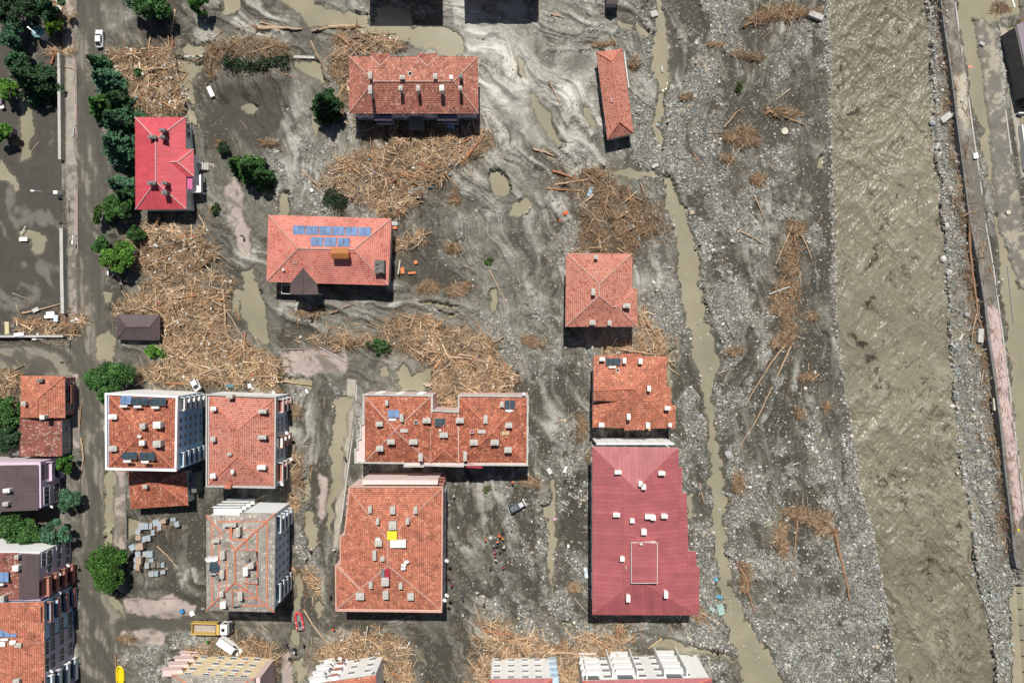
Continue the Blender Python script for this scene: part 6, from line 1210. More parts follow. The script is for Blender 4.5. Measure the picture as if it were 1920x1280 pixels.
for k, lab in PLAB.items():
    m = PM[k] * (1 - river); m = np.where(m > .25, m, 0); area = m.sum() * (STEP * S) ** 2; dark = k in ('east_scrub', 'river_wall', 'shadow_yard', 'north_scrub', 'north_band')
    if k == 'river_wall': m = m * .4; area *= .4
    n = int(area * (9 if dark else 17)); x, y, z = samp(m, n, r_); L = np.clip(r_.lognormal(-.15, .72, n), .3, 5.5); rad = np.clip(.02 + .026 * L * r_.random(n), .02, .13)
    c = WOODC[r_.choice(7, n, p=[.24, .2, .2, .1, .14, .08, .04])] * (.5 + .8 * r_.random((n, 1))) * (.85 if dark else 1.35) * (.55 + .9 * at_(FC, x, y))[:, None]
    ang = at_(angf, x, y) + r_.normal(size=n) * 1.0; zz_ = z + .05 + r_.random(n) * .3
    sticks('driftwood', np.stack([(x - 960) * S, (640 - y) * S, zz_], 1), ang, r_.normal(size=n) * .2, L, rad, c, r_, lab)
# root and twig clusters on the silt and the bar
n = 27000; m = scrubm * (1 - river); x, y, z = samp(m, n, r_); L = np.clip(r_.lognormal(.1, .5, n), .3, 4); ang = at_(fbm(PX, PY, .03, 210, 2) * 12, x, y) + r_.normal(size=n) * .6
sticks('twigs', np.stack([(x - 960) * S, (640 - y) * S, z + r_.random(n) * .4], 1), ang, r_.normal(size=n) * .2, L, .02 + .025 * r_.random(n) * L, WOODC[r_.choice(7, n)] * (.4 + .7 * r_.random((n, 1))), r_, 'scattered tangles of roots and twigs on gravel and silt', 'twigs')
n = 5200; m = np.clip(1 - made - river - water - pile, 0, 1) * (.25 + sstep(.5, .65, fbm(PX, PY, .02, 215, 3))); x, y, z = samp(m, n, r_); L = np.clip(r_.lognormal(-.3, .6, n), .25, 3.2)
sticks('splinters', np.stack([(x - 960) * S, (640 - y) * S, z + .06], 1), r_.random(n) * 6.28, r_.normal(size=n) * .05, L, .015 + .018 * r_.random(n) * L, WOODC[r_.choice(7, n)] * (.4 + .8 * r_.random((n, 1))), r_, 'single splinters strewn over the open mud', 'splinters')

pb = np.maximum(pile, scrubm * .6)
for k_ in (9, 14):
    for ax_ in (0, 1):
        cs_ = np.cumsum(np.pad(pb, [(k_ + 1, k_) if a_ == ax_ else (0, 0) for a_ in (0, 1)], mode='edge'), axis=ax_)
        pb = (cs_[2 * k_ + 1:] - cs_[:-2 * k_ - 1]) / (2 * k_ + 1) if ax_ == 0 else (cs_[:, 2 * k_ + 1:] - cs_[:, :-2 * k_ - 1]) / (2 * k_ + 1)
n = 15000; m = np.clip(pb, 0, 1) * (1 - river) * (1 - pile * .8) * (1 - water) * sstep(.35, .6, FC + (L2 - .5) * .4) * (1 - asphalt * .7); x, y, z = samp(m, n, r_); L = np.clip(r_.lognormal(.0, .6, n), .3, 4.5)
sticks('stray_sticks', np.stack([(x - 960) * S, (640 - y) * S, z + .1], 1), np.arctan2(-at_(fy_, x, y), at_(fx_, x, y)) + r_.normal(size=n) * .6, r_.normal(size=n) * .08, L, .018 + .02 * r_.random(n) * L, WOODC[r_.choice(7, n)] * (.5 + .9 * r_.random((n, 1))), r_, 'sticks trailing along the flow round the wood drifts', 'sticks')

# ---- logs and trunks, each a thing
log_mats = [mat('log_pale', (.52, .37, .24), .85, .35, 2.5), mat('log_brown', (.36, .21, .12), .88, .35, 2.5), mat('log_reddish', (.42, .18, .09), .88, .35, 2.5), mat('log_grey', (.38, .34, .29), .88, .3, 2.5)]
LN = ['pale', 'brown', 'reddish', 'grey']
def log(pts, rad, mi, label, roots=0, group=None, seed=0, kind='log', lift=.12):
    r = random.Random(seed); rad *= 1.25; P_ = [Vector((*G(px, py), max(ground_z(px, py), -.1) + rad * .6 + lift)) for px, py in pts]; o0 = P_[0].copy()
    Q = []
    for a, b_ in zip(P_[:-1], P_[1:]):
        for i in range(4): Q.append(a.lerp(b_, i / 4) + Vector((r.uniform(-1, 1), r.uniform(-1, 1), r.uniform(-.5, .5))) * rad * .35 * (i > 0))
    Q.append(P_[-1]); Q = [q - o0 for q in Q]; n = len(Q); m = MB(); m.tube(Q, [rad * (1.1 - .65 * i / (n - 1)) * r.uniform(.9, 1.1) for i in range(n)], 7)
    for k in range(max(1, int(n / 3))):
        i = r.randint(1, n - 2); e = Vector((r.uniform(-1, 1), r.uniform(-1, 1), r.uniform(.0, .6))).normalized() * rad * r.uniform(2.5, 6); m.tube([Q[i], Q[i] + e], [rad * .35, rad * .1], 5)
    t_ = m.build(kind, log_mats[mi], None, fix=False) if not roots else None
    if roots:
        t_ = thing('uprooted_trunk', label, 'tree trunk', o0, 0, group); m.build('trunk', log_mats[mi], t_, fix=False); m2 = MB(); u = (Q[0] - Q[3]).normalized()
        for k in range(int(roots)):
            d = (u * r.uniform(-.1, 1) + Vector((r.uniform(-1, 1), r.uniform(-1, 1), r.uniform(-.25, .7)))).normalized(); L = rad * r.uniform(3, 7.5); a = d * L * .5; m2.tube([u * rad * .2, a + Vector((0, 0, r.uniform(-.1, .1))), d * L + Vector((r.uniform(-.3, .3), r.uniform(-.3, .3), -.1))], [rad * .35, rad * .18, .015], 5)
        m2.build('roots', log_mats[1 if mi != 2 else 2], t_, fix=False); return t_
    t_.location = o0; return tag(t_, label, 'log', group)
LOGS = [
 ([(330, 20), (326, 50), (323, 76)], .22, 0, 'thick pale log standing out of the spoil heap at the top edge', 0), ([(322, 22), (324, 48)], .14, 1, 'brown log left of the thick pale one by the spoil heap', 0), ([(327, 76), (328, 94)], .16, 2, 'short log just above the broken low wall end', 0),
 ([(329, 118), (338, 150), (353, 190)], .15, 3, 'long grey pole along the west side of the khaki pool', 0), ([(345, 175), (360, 212), (378, 240)], .12, 3, 'grey pole running from the pool towards the red house', 0), ([(278, 136), (305, 133), (327, 136)], .16, 0, 'pale crooked log across the top of the north-west wood heap', 0),
 ([(243, 194), (246, 218)], .18, 1, 'stout log at the lower left of the north-west wood heap', 0), ([(285, 160), (325, 192)], .1, 0, 'thin pale pole in the middle of the north-west wood heap', 0), ([(488, 57), (530, 55), (567, 56)], .36, 0, 'thick pale trunk, left of the two end to end by the pond', 8), ([(667, 50), (620, 54), (585, 60)], .34, 0, 'thick pale trunk with dark root end pointing at the pond', 9),
 ([(490, 44), (522, 54)], .16, 0, 'thin pale trunk north of the thick ones by the pond', 0), ([(640, 74), (655, 88), (674, 103)], .3, 1, 'brown trunk with root end at the corner of the long block', 10), ([(583, 78), (598, 108), (615, 139)], .13, 0, 'long thin pole crossing the remains of the low wall', 0), ([(690, 96), (712, 86), (726, 72)], .15, 0, 'pale bent log behind the long block', 0), ([(730, 92), (738, 107)], .12, 0, 'short pale log leaning on the long block', 0),
 ([(877, 297), (893, 278), (908, 258)], .3, 2, 'heavy reddish log at the south-east end of the straw-coloured drift', 0), ([(905, 262), (928, 262)], .14, 2, 'reddish log end by the east corner of the long block', 0), ([(645, 230), (672, 240)], .16, 0, 'pale log below the fir', 0), ([(745, 266), (772, 292)], .13, 1, 'brown log just below the shade of the long block', 0), ([(885, 262), (862, 274)], .16, 2, 'red-brown log parallel to the heavy one', 0),
 ([(1033, 30), (1057, 35)], .24, 0, 'short pale log near the eastern top shadow', 0), ([(1031, 160), (1042, 180), (1053, 203)], .14, 0, 'pale sapling trunk with roots on the silt left of the narrow shed', 8), ([(1000, 280), (1018, 285), (1038, 293)], .24, 0, 'pale log with frayed end on the silt below the shining creek', 0), ([(1300, 288), (1313, 313)], .16, 1, 'brown plank-like log on the gravel right of the brook', 0),
 ([(1403, 254), (1383, 285), (1360, 318)], .15, 0, 'long pale trunk with roots at its upper end on the gravel bar', 14), ([(1305, 127), (1333, 102)], .09, 0, 'thin pale stick on the upper gravel bar', 0), ([(1357, 240), (1378, 214), (1391, 203)], .13, 0, 'curved pale branch on the upper gravel bar', 0), ([(1392, 53), (1422, 38)], .18, 1, 'brown frayed log near the top of the gravel bar', 6),
 ([(1427, 9), (1440, 26)], .1, 0, 'thin pale pole at the top of the gravel bar', 0), ([(1440, 210), (1470, 221), (1504, 236)], .28, 1, 'heavy brown trunk pointing at the river', 9), ([(316, 435), (355, 436), (392, 441)], .15, 0, 'long pale beam on top of the rounded wood mound', 0), ([(229, 346), (254, 334)], .16, 1, 'log leaning on the red house by the spruces', 0),
 ([(25, 550), (58, 562)], .1, 3, 'thin grey plank on the sports court', 0), ([(44, 587), (82, 579), (120, 568)], .18, 0, 'split pale beam at the foot of the court wall', 0), ([(47, 605), (84, 608), (122, 609)], .22, 1, 'thick brown log lying along the court wall corner', 7), ([(50, 616), (80, 610), (110, 600)], .14, 1, 'brown log crossing under the thick one at the wall corner', 0),
 ([(421, 545), (424, 580), (427, 622)], .19, 0, 'straight pale trunk along the east side of the pavilion drift', 0), ([(425, 580), (440, 605), (458, 632)], .12, 0, 'thin pole leaning from the drift to the khaki puddle', 0), ([(262, 591), (298, 567)], .17, 1, 'brown log pointing up behind the pavilion', 0), ([(258, 575), (238, 588)], .12, 1, 'thin log left behind the pavilion', 0),
 ([(410, 475), (436, 493)], .08, 0, 'thin pole at the east foot of the rounded mound', 0), ([(385, 625), (405, 640), (424, 656)], .15, 1, 'brown log in the south of the pavilion drift', 0), ([(292, 575), (325, 602)], .15, 0, 'pale log right behind the pavilion', 0), ([(380, 701), (410, 690), (440, 678)], .2, 0, 'long pale log just above the tilted white car', 0), ([(350, 712), (375, 702), (398, 694)], .15, 1, 'brown log above the blue-walled block', 0),
 ([(566, 320), (586, 338), (606, 358)], .14, 0, 'long pole north of the solar roof', 0), ([(590, 350), (610, 366), (630, 383)], .12, 0, 'second long pole north of the solar roof, nearer to it', 0), ([(637, 363), (666, 374)], .18, 0, 'stout log by the uprooted evergreen', 0), ([(688, 318), (698, 332), (706, 347)], .14, 0, 'pale log in the middle of the straw-coloured drift', 0), ([(760, 375), (795, 380)], .18, 0, 'pale log at the dark pool', 0), ([(784, 349), (828, 345)], .14, 0, 'straight log above the dark pool', 0),
 ([(918, 506), (932, 535), (945, 560), (957, 577)], .11, 0, 'long bent pole on the silt in the centre', 0), ([(620, 588), (665, 570)], .14, 1, 'log below the solar roof', 0), ([(1036, 322), (1060, 330), (1084, 340)], .24, 2, 'thick rust-coloured trunk above the blue wreck piece', 0), ([(1040, 348), (1080, 342), (1121, 335)], .17, 0, 'long straight trunk pointing at the blue wreck piece', 7), ([(1024, 355), (1060, 357), (1092, 361)], .17, 2, 'reddish trunk lowest of the three near the blue wreck piece', 0),
 ([(1112, 366), (1099, 378), (1085, 388)], .22, 0, 'short pale root stump below the blue wreck piece', 9), ([(1413, 368), (1430, 407)], .12, 0, 'pale pole on the middle gravel bar', 0), ([(1384, 433), (1408, 446), (1431, 460)], .16, 0, 'pale split trunk beside a white boulder on the bar', 8),
 ([(1196, 588), (1208, 615), (1222, 642)], .2, 0, 'first of the stacked trunks beside the square house, nearest its wall', 0), ([(1202, 584), (1222, 618), (1242, 652)], .2, 0, 'middle one of the stacked trunks beside the square house', 0), ([(1208, 600), (1230, 632), (1248, 668)], .2, 1, 'outermost of the stacked trunks beside the square house', 0), ([(1199, 616), (1222, 621), (1246, 627)], .13, 0, 'straight trunk crossing the stack beside the square house', 0), ([(1250, 672), (1268, 691)], .16, 0, 'upper trunk stub by the stepped house', 0), ([(1252, 688), (1273, 703)], .16, 0, 'lower trunk stub by the stepped house', 0), ([(1160, 654), (1200, 660), (1236, 665)], .15, 0, 'trunk lying behind the stepped house', 0),
 ([(1484, 423), (1470, 455), (1453, 496)], .16, 0, 'left-leaning pale trunk of the root tangle on the bar', 16), ([(1501, 440), (1512, 462), (1521, 487)], .16, 0, 'right-leaning pale trunk of the root tangle on the bar', 8), ([(1472, 515), (1460, 535)], .12, 1, 'brown trunk in the lower root tangle', 8), ([(1467, 560), (1466, 600)], .1, 0, 'thin white sapling below the lower root tangle', 6),
 ([(1812, 420), (1818, 470), (1825, 530), (1832, 590), (1848, 645)], .22, 1, 'very long trunk lying along the river wall', 10), ([(1831, 588), (1824, 615), (1822, 642)], .12, 0, 'branch forking from the long trunk by the river wall', 0),
 ([(1482, 648), (1462, 690), (1440, 740), (1412, 795), (1386, 834)], .15, 0, 'longest straight pale trunk on the gravel bar', 12), ([(1470, 645), (1445, 680), (1420, 720), (1395, 757)], .14, 0, 'second long pale trunk on the gravel bar, left of the longest', 12), ([(1564, 998), (1572, 1035), (1583, 1080), (1592, 1125)], .3, 1, 'big brown trunk beside the river with a root ball on top', 26), ([(1494, 975), (1490, 1020), (1485, 1082)], .17, 1, 'thin brown trunk left of the big one beside the river', 20),
 ([(1385, 1060), (1398, 1085), (1402, 1110), (1413, 1146)], .24, 1, 'crooked driftwood trunk beside the widening brook', 10), ([(1030, 1218), (1060, 1217), (1118, 1225)], .26, 0, 'thick pale trunk just above the two maroon-roofed white blocks', 8), ([(1240, 1195), (1214, 1212)], .18, 0, 'pale log south of the largest maroon roof', 0), ([(1185, 1188), (1160, 1205)], .16, 0, 'frayed log in the southern drift', 9), ([(1312, 1145), (1332, 1156), (1353, 1168)], .14, 0, 'upper of the crossed poles at the corner of the largest maroon roof', 0), ([(1312, 1146), (1324, 1164), (1336, 1182)], .14, 1, 'steeper of the crossed poles at the corner of the largest maroon roof', 0),
 ([(1294, 1158), (1340, 1174)], .12, 3, 'grey pole south of the largest maroon roof', 0), ([(1076, 1120), (1090, 1136), (1103, 1150)], .12, 3, 'grey pole left of the largest maroon roof', 0), ([(1182, 1156), (1200, 1182)], .1, 1, 'thin pole in the shade south of the largest maroon roof', 0), ([(571, 1142), (588, 1170), (612, 1197), (632, 1206)], .16, 0, 'long bent trunk from the red boat to the drift', 7), ([(735, 1200), (746, 1220), (748, 1246)], .16, 0, 'bent pale trunk in the drift above the orange-roofed white block', 0), ([(645, 1208), (682, 1212)], .14, 0, 'white peeled trunk in the drift above the orange-roofed white block', 0),
 ([(889, 1128), (903, 1168), (917, 1208)], .1, 0, 'long thin pole south of the rescuers', 0), ([(909, 1178), (935, 1180), (960, 1185)], .26, 2, 'thick reddish trunk south of the rescuers', 0), ([(924, 1163), (958, 1177)], .15, 0, 'pale trunk above the thick reddish one', 0), ([(275, 1043 - 4), (290, 1050), (316, 1066)], .18, 0, 'thick pale pole beside the paving pallets', 8), ([(297, 1022), (314, 1040), (330, 1058), (346, 1076)], .12, 0, 'long thin pole beside the paving pallets', 0), ([(154, 760), (151, 790), (152, 810)], .14, 1, 'brown branch along the west kerb, upper one', 0), ([(154, 820), (158, 858), (150, 906)], .16, 0, 'curved pale branch along the west kerb, lower one', 0),
 ([(843, 668), (880, 672), (936, 681)], .22, 0, 'upper thick trunk bundled in the middle drift', 8), ([(846, 680), (880, 676), (922, 674)], .18, 1, 'lower trunk bundled in the middle drift', 0), ([(862, 664), (892, 669)], .2, 0, 'short top trunk bundled in the middle drift', 0), ([(830, 692), (862, 681)], .2, 0, 'short pale stub left of the bundled trunks', 0), ([(810, 716), (828, 723)], .2, 0, 'pale stub at the hollow in the middle drift', 0), ([(529, 714), (558, 718), (586, 722)], .2, 0, 'pale pole across the khaki puddle by the lane', 0),
 ([(99, 121), (104, 108), (110, 97)], .24, 2, 'reddish beam on the park wall near the lamp', 0), ([(1043, 790), (1062, 784)], .16, 0, 'short pale log on the mud left of the stepped house', 0), ([(1311, 905), (1318, 935), (1320, 940)], .12, 0, 'bare branch beside the brook', 0), ([(1310, 928), (1316, 912)], .1, 3, 'grey stick by the brook', 0), ([(218, 1225), (220, 1280)], .14, 1, 'rust-brown pole beside the yellow boat', 0), ([(1440, 310), (1452, 322)], .1, 0, 'small stick on the bar', 0), ([(1815, 504 - 60), (1816, 470)], .1, 3, 'grey stake by the river wall', 0),
 ([(1092, 730 - 60), (1110, 690)], .1, 0, 'stick at the wall of the stepped house', 0), ([(1345, 700), (1372, 690)], .1, 0, 'stick on the bar right of the brook', 0), ([(480, 935), (505, 925)], .1, 0, 'stick on the lane by the faded red block', 0)]
for i, (p, rr, mi, lab, ro2) in enumerate(LOGS): log(p, rr, mi, lab, ro2, None, 500 + i)
GL = {'school_yard': 38, 'mid_west': 40, 'mid_band': 26, 'garden_mound': 8, 'south_mid': 16, 'south_line': 22, 'north_west': 14, 'barn_corner': 10, 'east_scrub': 12, 'west_yard': 4, 'shadow_yard': 6}
for k, n in GL.items():
    m = np.where(PM[k] > .6, 1.0, 0) * (1 - river); x, y, z = samp(m, n, r_)
    for i in range(n):
        a = float(at_(angf, x[i:i + 1], y[i:i + 1])[0]) + r_.normal() * .5; L = r_.uniform(9, 26); mi = int(r_.choice(4, p=[.5, .3, .1, .1]))
        log([(x[i] - math.cos(a) * L, y[i] + math.sin(a) * L), (x[i], y[i]), (x[i] + math.cos(a) * L, y[i] - math.sin(a) * L)], r_.uniform(.07, .15), mi, ' '.join(('%s log in the %s' % (LN[mi], PLAB[k])).split()[:16]), 0, 'logs in the ' + PLAB[k], 900 + i, lift=.3)

# ---- stones
def rock_mesh(seed, flat=.6):
    r = random.Random(seed); bm = bmesh.new(); bmesh.ops.create_icosphere(bm, subdivisions=2, radius=1)
    ax = [Vector((r.uniform(-1, 1), r.uniform(-1, 1), r.uniform(-.4, 1))).normalized() for _ in range(7)]; dd = [r.uniform(.62, .9) for _ in range(7)]
    sx, sy = r.uniform(.8, 1.2), r.uniform(.6, 1.0)
    for v in bm.verts:
        c = v.co.copy()
        for a, d in zip(ax, dd):
            k = c.dot(a)
            if k > d: c -= a * (k - d)
        v.co = Vector((c.x * sx, c.y * sy, c.z * flat)) * (1 + r.uniform(-.03, .03))
    me = bpy.data.meshes.new('boulder'); bm.to_mesh(me); bm.free(); return me
rm = [(mat('stone_white', (.62, .6, .54), .8, .2, 3), 'whitish'), (mat('stone_grey', (.36, .37, .37), .8, .25, 3), 'grey'), (mat('stone_tan', (.50, .42, .31), .8, .2, 3), 'tan'), (mat('stone_teal', (.36, .44, .44), .8, .2, 3), 'greenish grey')]
RMS = [[rock_mesh(10 * c + i) for i in range(4)] for c in range(4)]
for c in range(4):
    for me in RMS[c]: me.materials.append(rm[c][0])
def boulder(px, py, rad, c, label, group=None, z=None, sq=1.0):
    o = bpy.data.objects.new('boulder', random.choice(RMS[c])); COL.objects.link(o); o.location = (*G(px, py), (ground_z(px, py) if z is None else z) + rad * .15); o.scale = (rad, rad * sq, rad * .9); o.rotation_euler = (0, 0, random.uniform(0, 6.28)); return tag(o, label, 'boulder', group)
for px, py, rad, c, lab in [(1296, 399, .9, 2, 'largest tan boulder on the east bank of the brook'), (1775, 424, 1.35, 0, 'huge white boulder at the water edge below the river wall'), (1305, 83, .55, 0, 'white boulder high on the gravel bar'), (1304, 118, .7, 2, 'flat tan boulder beside a branch on the gravel bar'), (1303, 134, .5, 1, 'grey boulder under the flat tan one'), (1226, 197, .45, 1, 'grey boulder in the brook near the narrow shed'), (1255, 245, .8, 1, 'flat pale slab on mud right of the brook'), (1350, 262, .65, 0, 'round white boulder in the middle of the bar'),
    (1371, 452, .65, 0, 'white boulder beside the split trunk'), (1390, 453, .4, 1, 'grey boulder beside the split trunk'), (1355, 465, .55, 0, 'white upright boulder below the split trunk'), (1351, 383, .6, 1, 'grey boulder on the middle bar'), (1412, 400, .55, 2, 'tan boulder with a dark side on the middle bar'), (1225, 530, .8, 0, 'pair-like white boulder right of the square house'), (1208, 545, .6, 2, 'tan boulder right of the square house'), (1205, 562, .5, 2, 'smaller tan boulder right of the square house'), (1267, 597, .6, 1, 'grey boulder at the foot of the square house bank'), (1334, 692, .65, 1, 'square grey boulder standing in the brook'), (1355, 608, .6, 0, 'white slab south of the brook fork'), (1313, 780, 1.0, 1, 'long grey slab beside the brook'),
    (1365, 852, 1.5, 1, 'largest elongated grey boulder east of the brook'), (1380, 777, .6, 2, 'pale tan boulder right of the brook'), (1356, 923, .6, 1, 'white rounded boulder in the lower brook'), (1299, 905, .55, 0, 'white boulder left of the brook'), (1349, 955, .7, 1, 'flat boulder at the gravel tip in the brook'), (1338, 1018 - 20, .7, 0, 'white boulder where the brook narrows'), (1507, 1026, .5, 0, 'white boulder near the root balls'), (1497, 975 + 52, .4, 1, 'grey boulder near the root balls'), (1540, 1171, 1.0, 1, 'long grey boulder on the southern bar'), (1519, 1165, .6, 1, 'smaller grey boulder beside the long one'), (1642, 1209, .8, 2, 'large tan boulder on the southern bar'), (1600, 981, .85, 1, 'grey slab on the bar near the river'), (1637, 1130, .9, 1, 'flat pale boulder near the river edge'), (1661, 1120, .7, 1, 'boulder right on the river edge'),
    (1452, 252, .5, 0, 'white slab boulder left of the river'), (1526, 698, .7, 0, 'white boulder in the dark silt right of the straight trunk'), (1510, 728, .7, 0, 'second white boulder in the dark silt'), (1585, 730, .55, 0, 'white boulder at the river bank'), (1561, 742, .55, 2, 'tan boulder at the river bank with twigs'), (1541, 825, .6, 2, 'round tan boulder left of the river bend'), (1832, 1036, .9, 0, 'tall white boulder on the right bank of the river'), (1823, 968, .7, 1, 'grey boulder on the right bank'), (1826, 1078, .6, 1, 'white boulder in the river by the right bank'), (1838, 1082, .6, 0, 'white boulder with dark side on the right bank'), (1787, 762, .8, 0, 'grey white boulder in the river by the right bank'), (1797, 887, .6, 0, 'white boulder standing in the river'), (1779, 512, .9, 1, 'dark grey boulder jutting into the river'), (1815, 590, 1.0, 1, 'angular pale boulder by the river wall'), (1770, 485, 1.1, 0, 'pale slab jutting into the river'), (1750, 230, 1.1, 1, 'large grey boulder at the river edge beside the concrete block'),
    (1827, 768, .8, 0, 'white boulder on the right bank shelf'), (1828, 782, .8, 2, 'tan boulder on the right bank shelf'), (1840, 792, .8, 0, 'angular white boulder on the right bank shelf'), (1842, 822, .7, 1, 'grey boulder below the angular white one'), (1836, 845, .5, 0, 'pale block on the right bank shelf'), (1870, 886, .8, 0, 'white boulder near the wall fence'), (1857, 880, .8, 1, 'grey boulder near the wall fence'), (1839, 640, 1.0, 1, 'tall grey boulder with a dark hollow beneath')]:
    boulder(px, py, rad * .75, c, lab, None, -.35 if px > 1740 else None)
mb_ = gravel * (1 - made) * (1 - water) * (1 - pile); xs, ys2, zs = samp(np.where(mb_ > .5, mb_, 0) * sstep(1180, 1300, PX) * (1 - river), 215, r_)
sides = lambda x, y: ('north' if y < 330 else 'upper middle' if y < 620 else 'lower middle' if y < 930 else 'south')
for i in range(215):
    c = int(r_.choice(4, p=[.4, .34, .18, .08])); x, y = float(xs[i]), float(ys2[i]); pl_ = 'right bank shelf' if x > 1740 else 'gravel bar'
    boulder(x, y, float(r_.uniform(.26, .42)), c, '%s cobble among many on the %s part of the %s' % (rm[c][1], sides(x, y), pl_), 'cobbles of the %s' % pl_, -.35 if x > 1740 else None, r_.uniform(.7, 1))
def pebbles(name, x, y, z, rad, colr, r, label):
    n = len(x); base = np.array([(1, 0, 0), (.5, .8, .0), (-.5, .75, 0), (-1, 0, 0), (-.45, -.8, 0), (.5, -.85, 0), (.45, .3, .62), (-.4, .25, .7), (0, -.4, .6)], float)
    Fb = np.array([(0, 1, 6), (1, 2, 7), (1, 7, 6), (2, 3, 7), (3, 4, 8), (3, 8, 7), (4, 5, 8), (5, 0, 6), (5, 6, 8), (6, 7, 8)])
    jit = 1 + r.normal(size=(n, 9, 1)) * .16; a = r.random(n) * 6.28; el = .6 + .4 * r.random(n); V0 = base[None] * jit; V0[:, :, 1] *= el[:, None]
    X = V0[:, :, 0] * np.cos(a)[:, None] - V0[:, :, 1] * np.sin(a)[:, None]; Y = V0[:, :, 0] * np.sin(a)[:, None] + V0[:, :, 1] * np.cos(a)[:, None]
    V_ = np.stack([X * rad[:, None] + ((x - 960) * S)[:, None], Y * rad[:, None] + ((640 - y) * S)[:, None], V0[:, :, 2] * rad[:, None] * 1.1 + z[:, None]], -1)
    F_ = (np.arange(n)[:, None, None] * 9 + Fb[None]).reshape(-1, 3); o = fastmesh(name, V_.reshape(-1, 3), F_, np.repeat(colr, 9, 0), stonem); return tag(o, label, 'stones', 'loose stones', 'stuff')
stonem = vcol_mat('pebble_stone', .8, .3, .2, 8)
SC = np.array([(.52, .5, .45), (.32, .32, .31), (.42, .36, .28), (.32, .38, .38), (.62, .6, .55), (.22, .21, .2)])
n = 62000; mm = gravel * (1 - made) * (1 - water) * (1 - river) * (1 - pile) * (.25 + 1.1 * sstep(.4, .62, fbm(PX, PY, .05, 220, 3))) ; x, y, z = samp(mm, n, r_)
rad = np.clip(r_.lognormal(-2.12, .55, n), .05, .45); pebbles('gravel_stones', x, y, z - .01, rad, SC[r_.choice(6, n, p=[.16, .32, .14, .10, .08, .20])] * (.7 + .5 * r_.random((n, 1))), r_, 'loose grey and whitish stones of the gravel bar and the yards')
n = 9000; mm = np.clip(1 - made - water - river - gravel, 0, 1) * sstep(700, 1200, PX) + .25 * water * (PX > 1200) * (PX < 1500); x, y, z = samp(mm, n, r_)
pebbles('scattered_stones', x, y, np.maximum(z, -.07), np.clip(r_.lognormal(-2.1, .45, n), .05, .34), SC[r_.choice(6, n)] * (.8 + .4 * r_.random((n, 1))), r_, 'single stones scattered on the silt and in the brook')
n = 2600; t_ = r_.random(n); sd2 = r_.random(n) < .5; yy = t_ * 1400 - 60; xe = np.where(sd2, np.interp(yy, [p[1] for p in RL], [p[0] for p in RL]) - np.abs(r_.normal(size=n)) * 5 + 2, np.interp(yy, [p[1] for p in RR], [p[0] for p in RR]) + np.abs(r_.normal(size=n)) * 8 - 4)
pebbles('bank_stones', xe, yy, np.maximum(at_(Hh, xe, yy), -.55), np.clip(r_.lognormal(-1.5, .4, n), .1, .55), SC[r_.choice(6, n, p=[.2, .3, .1, .1, .1, .2])] * (.6 + .5 * r_.random((n, 1))), r_, 'dark and pale stones lining both river banks')
# ================================================================ VEHICLES, BOATS, PEOPLE, STREET THINGS
car_w = mat('car_white', (.80, .80, .79), .3, .06, 2, 0, 0, .5); car_d = mat('car_dark', (.03, .045, .06), .45, .3, 3, 0); rub = mat('rubber', (.03, .03, .03), .8, .2, 5); cglass = glass_mat('car_glass', (.02, .03, .035), .1)
plastic_b = mat('black_plastic', (.04, .04, .045), .6, .2, 4); lampm = mat('lamp_lens', (.8, .78, .7), .2, .1, 5, 0); tail_m = mat('tail_lens', (.4, .02, .02), .3, .1, 5, 0)
def loft(m, secs, mi=0, cap=True):
    """secs: list of rings of equal length"""
    n = len(secs[0]); vv = [p for s_ in secs for p in s_]; ff = []
    for i in range(len(secs) - 1):
        for k in range(n): ff.append((i * n + k, i * n + (k + 1) % n, (i + 1) * n + (k + 1) % n, (i + 1) * n + k))
    if cap: ff.append(tuple(reversed(range(n)))); ff.append(tuple((len(secs) - 1) * n + k for k in range(n)))
    m.add(vv, ff, mi)
def ring(x, w_, z0, z1, t_=.12):
    """body cross-section at x"""
    return [(x, -w_, z0), (x, -w_ * 1.0, z0 + (z1 - z0) * .45), (x, -w_ * (1 - t_ * .6), z1 - .06), (x, -w_ * (1 - t_ * 1.6), z1), (x, w_ * (1 - t_ * 1.6), z1), (x, w_ * (1 - t_ * .6), z1 - .06), (x, w_, z0 + (z1 - z0) * .45), (x, w_, z0)]
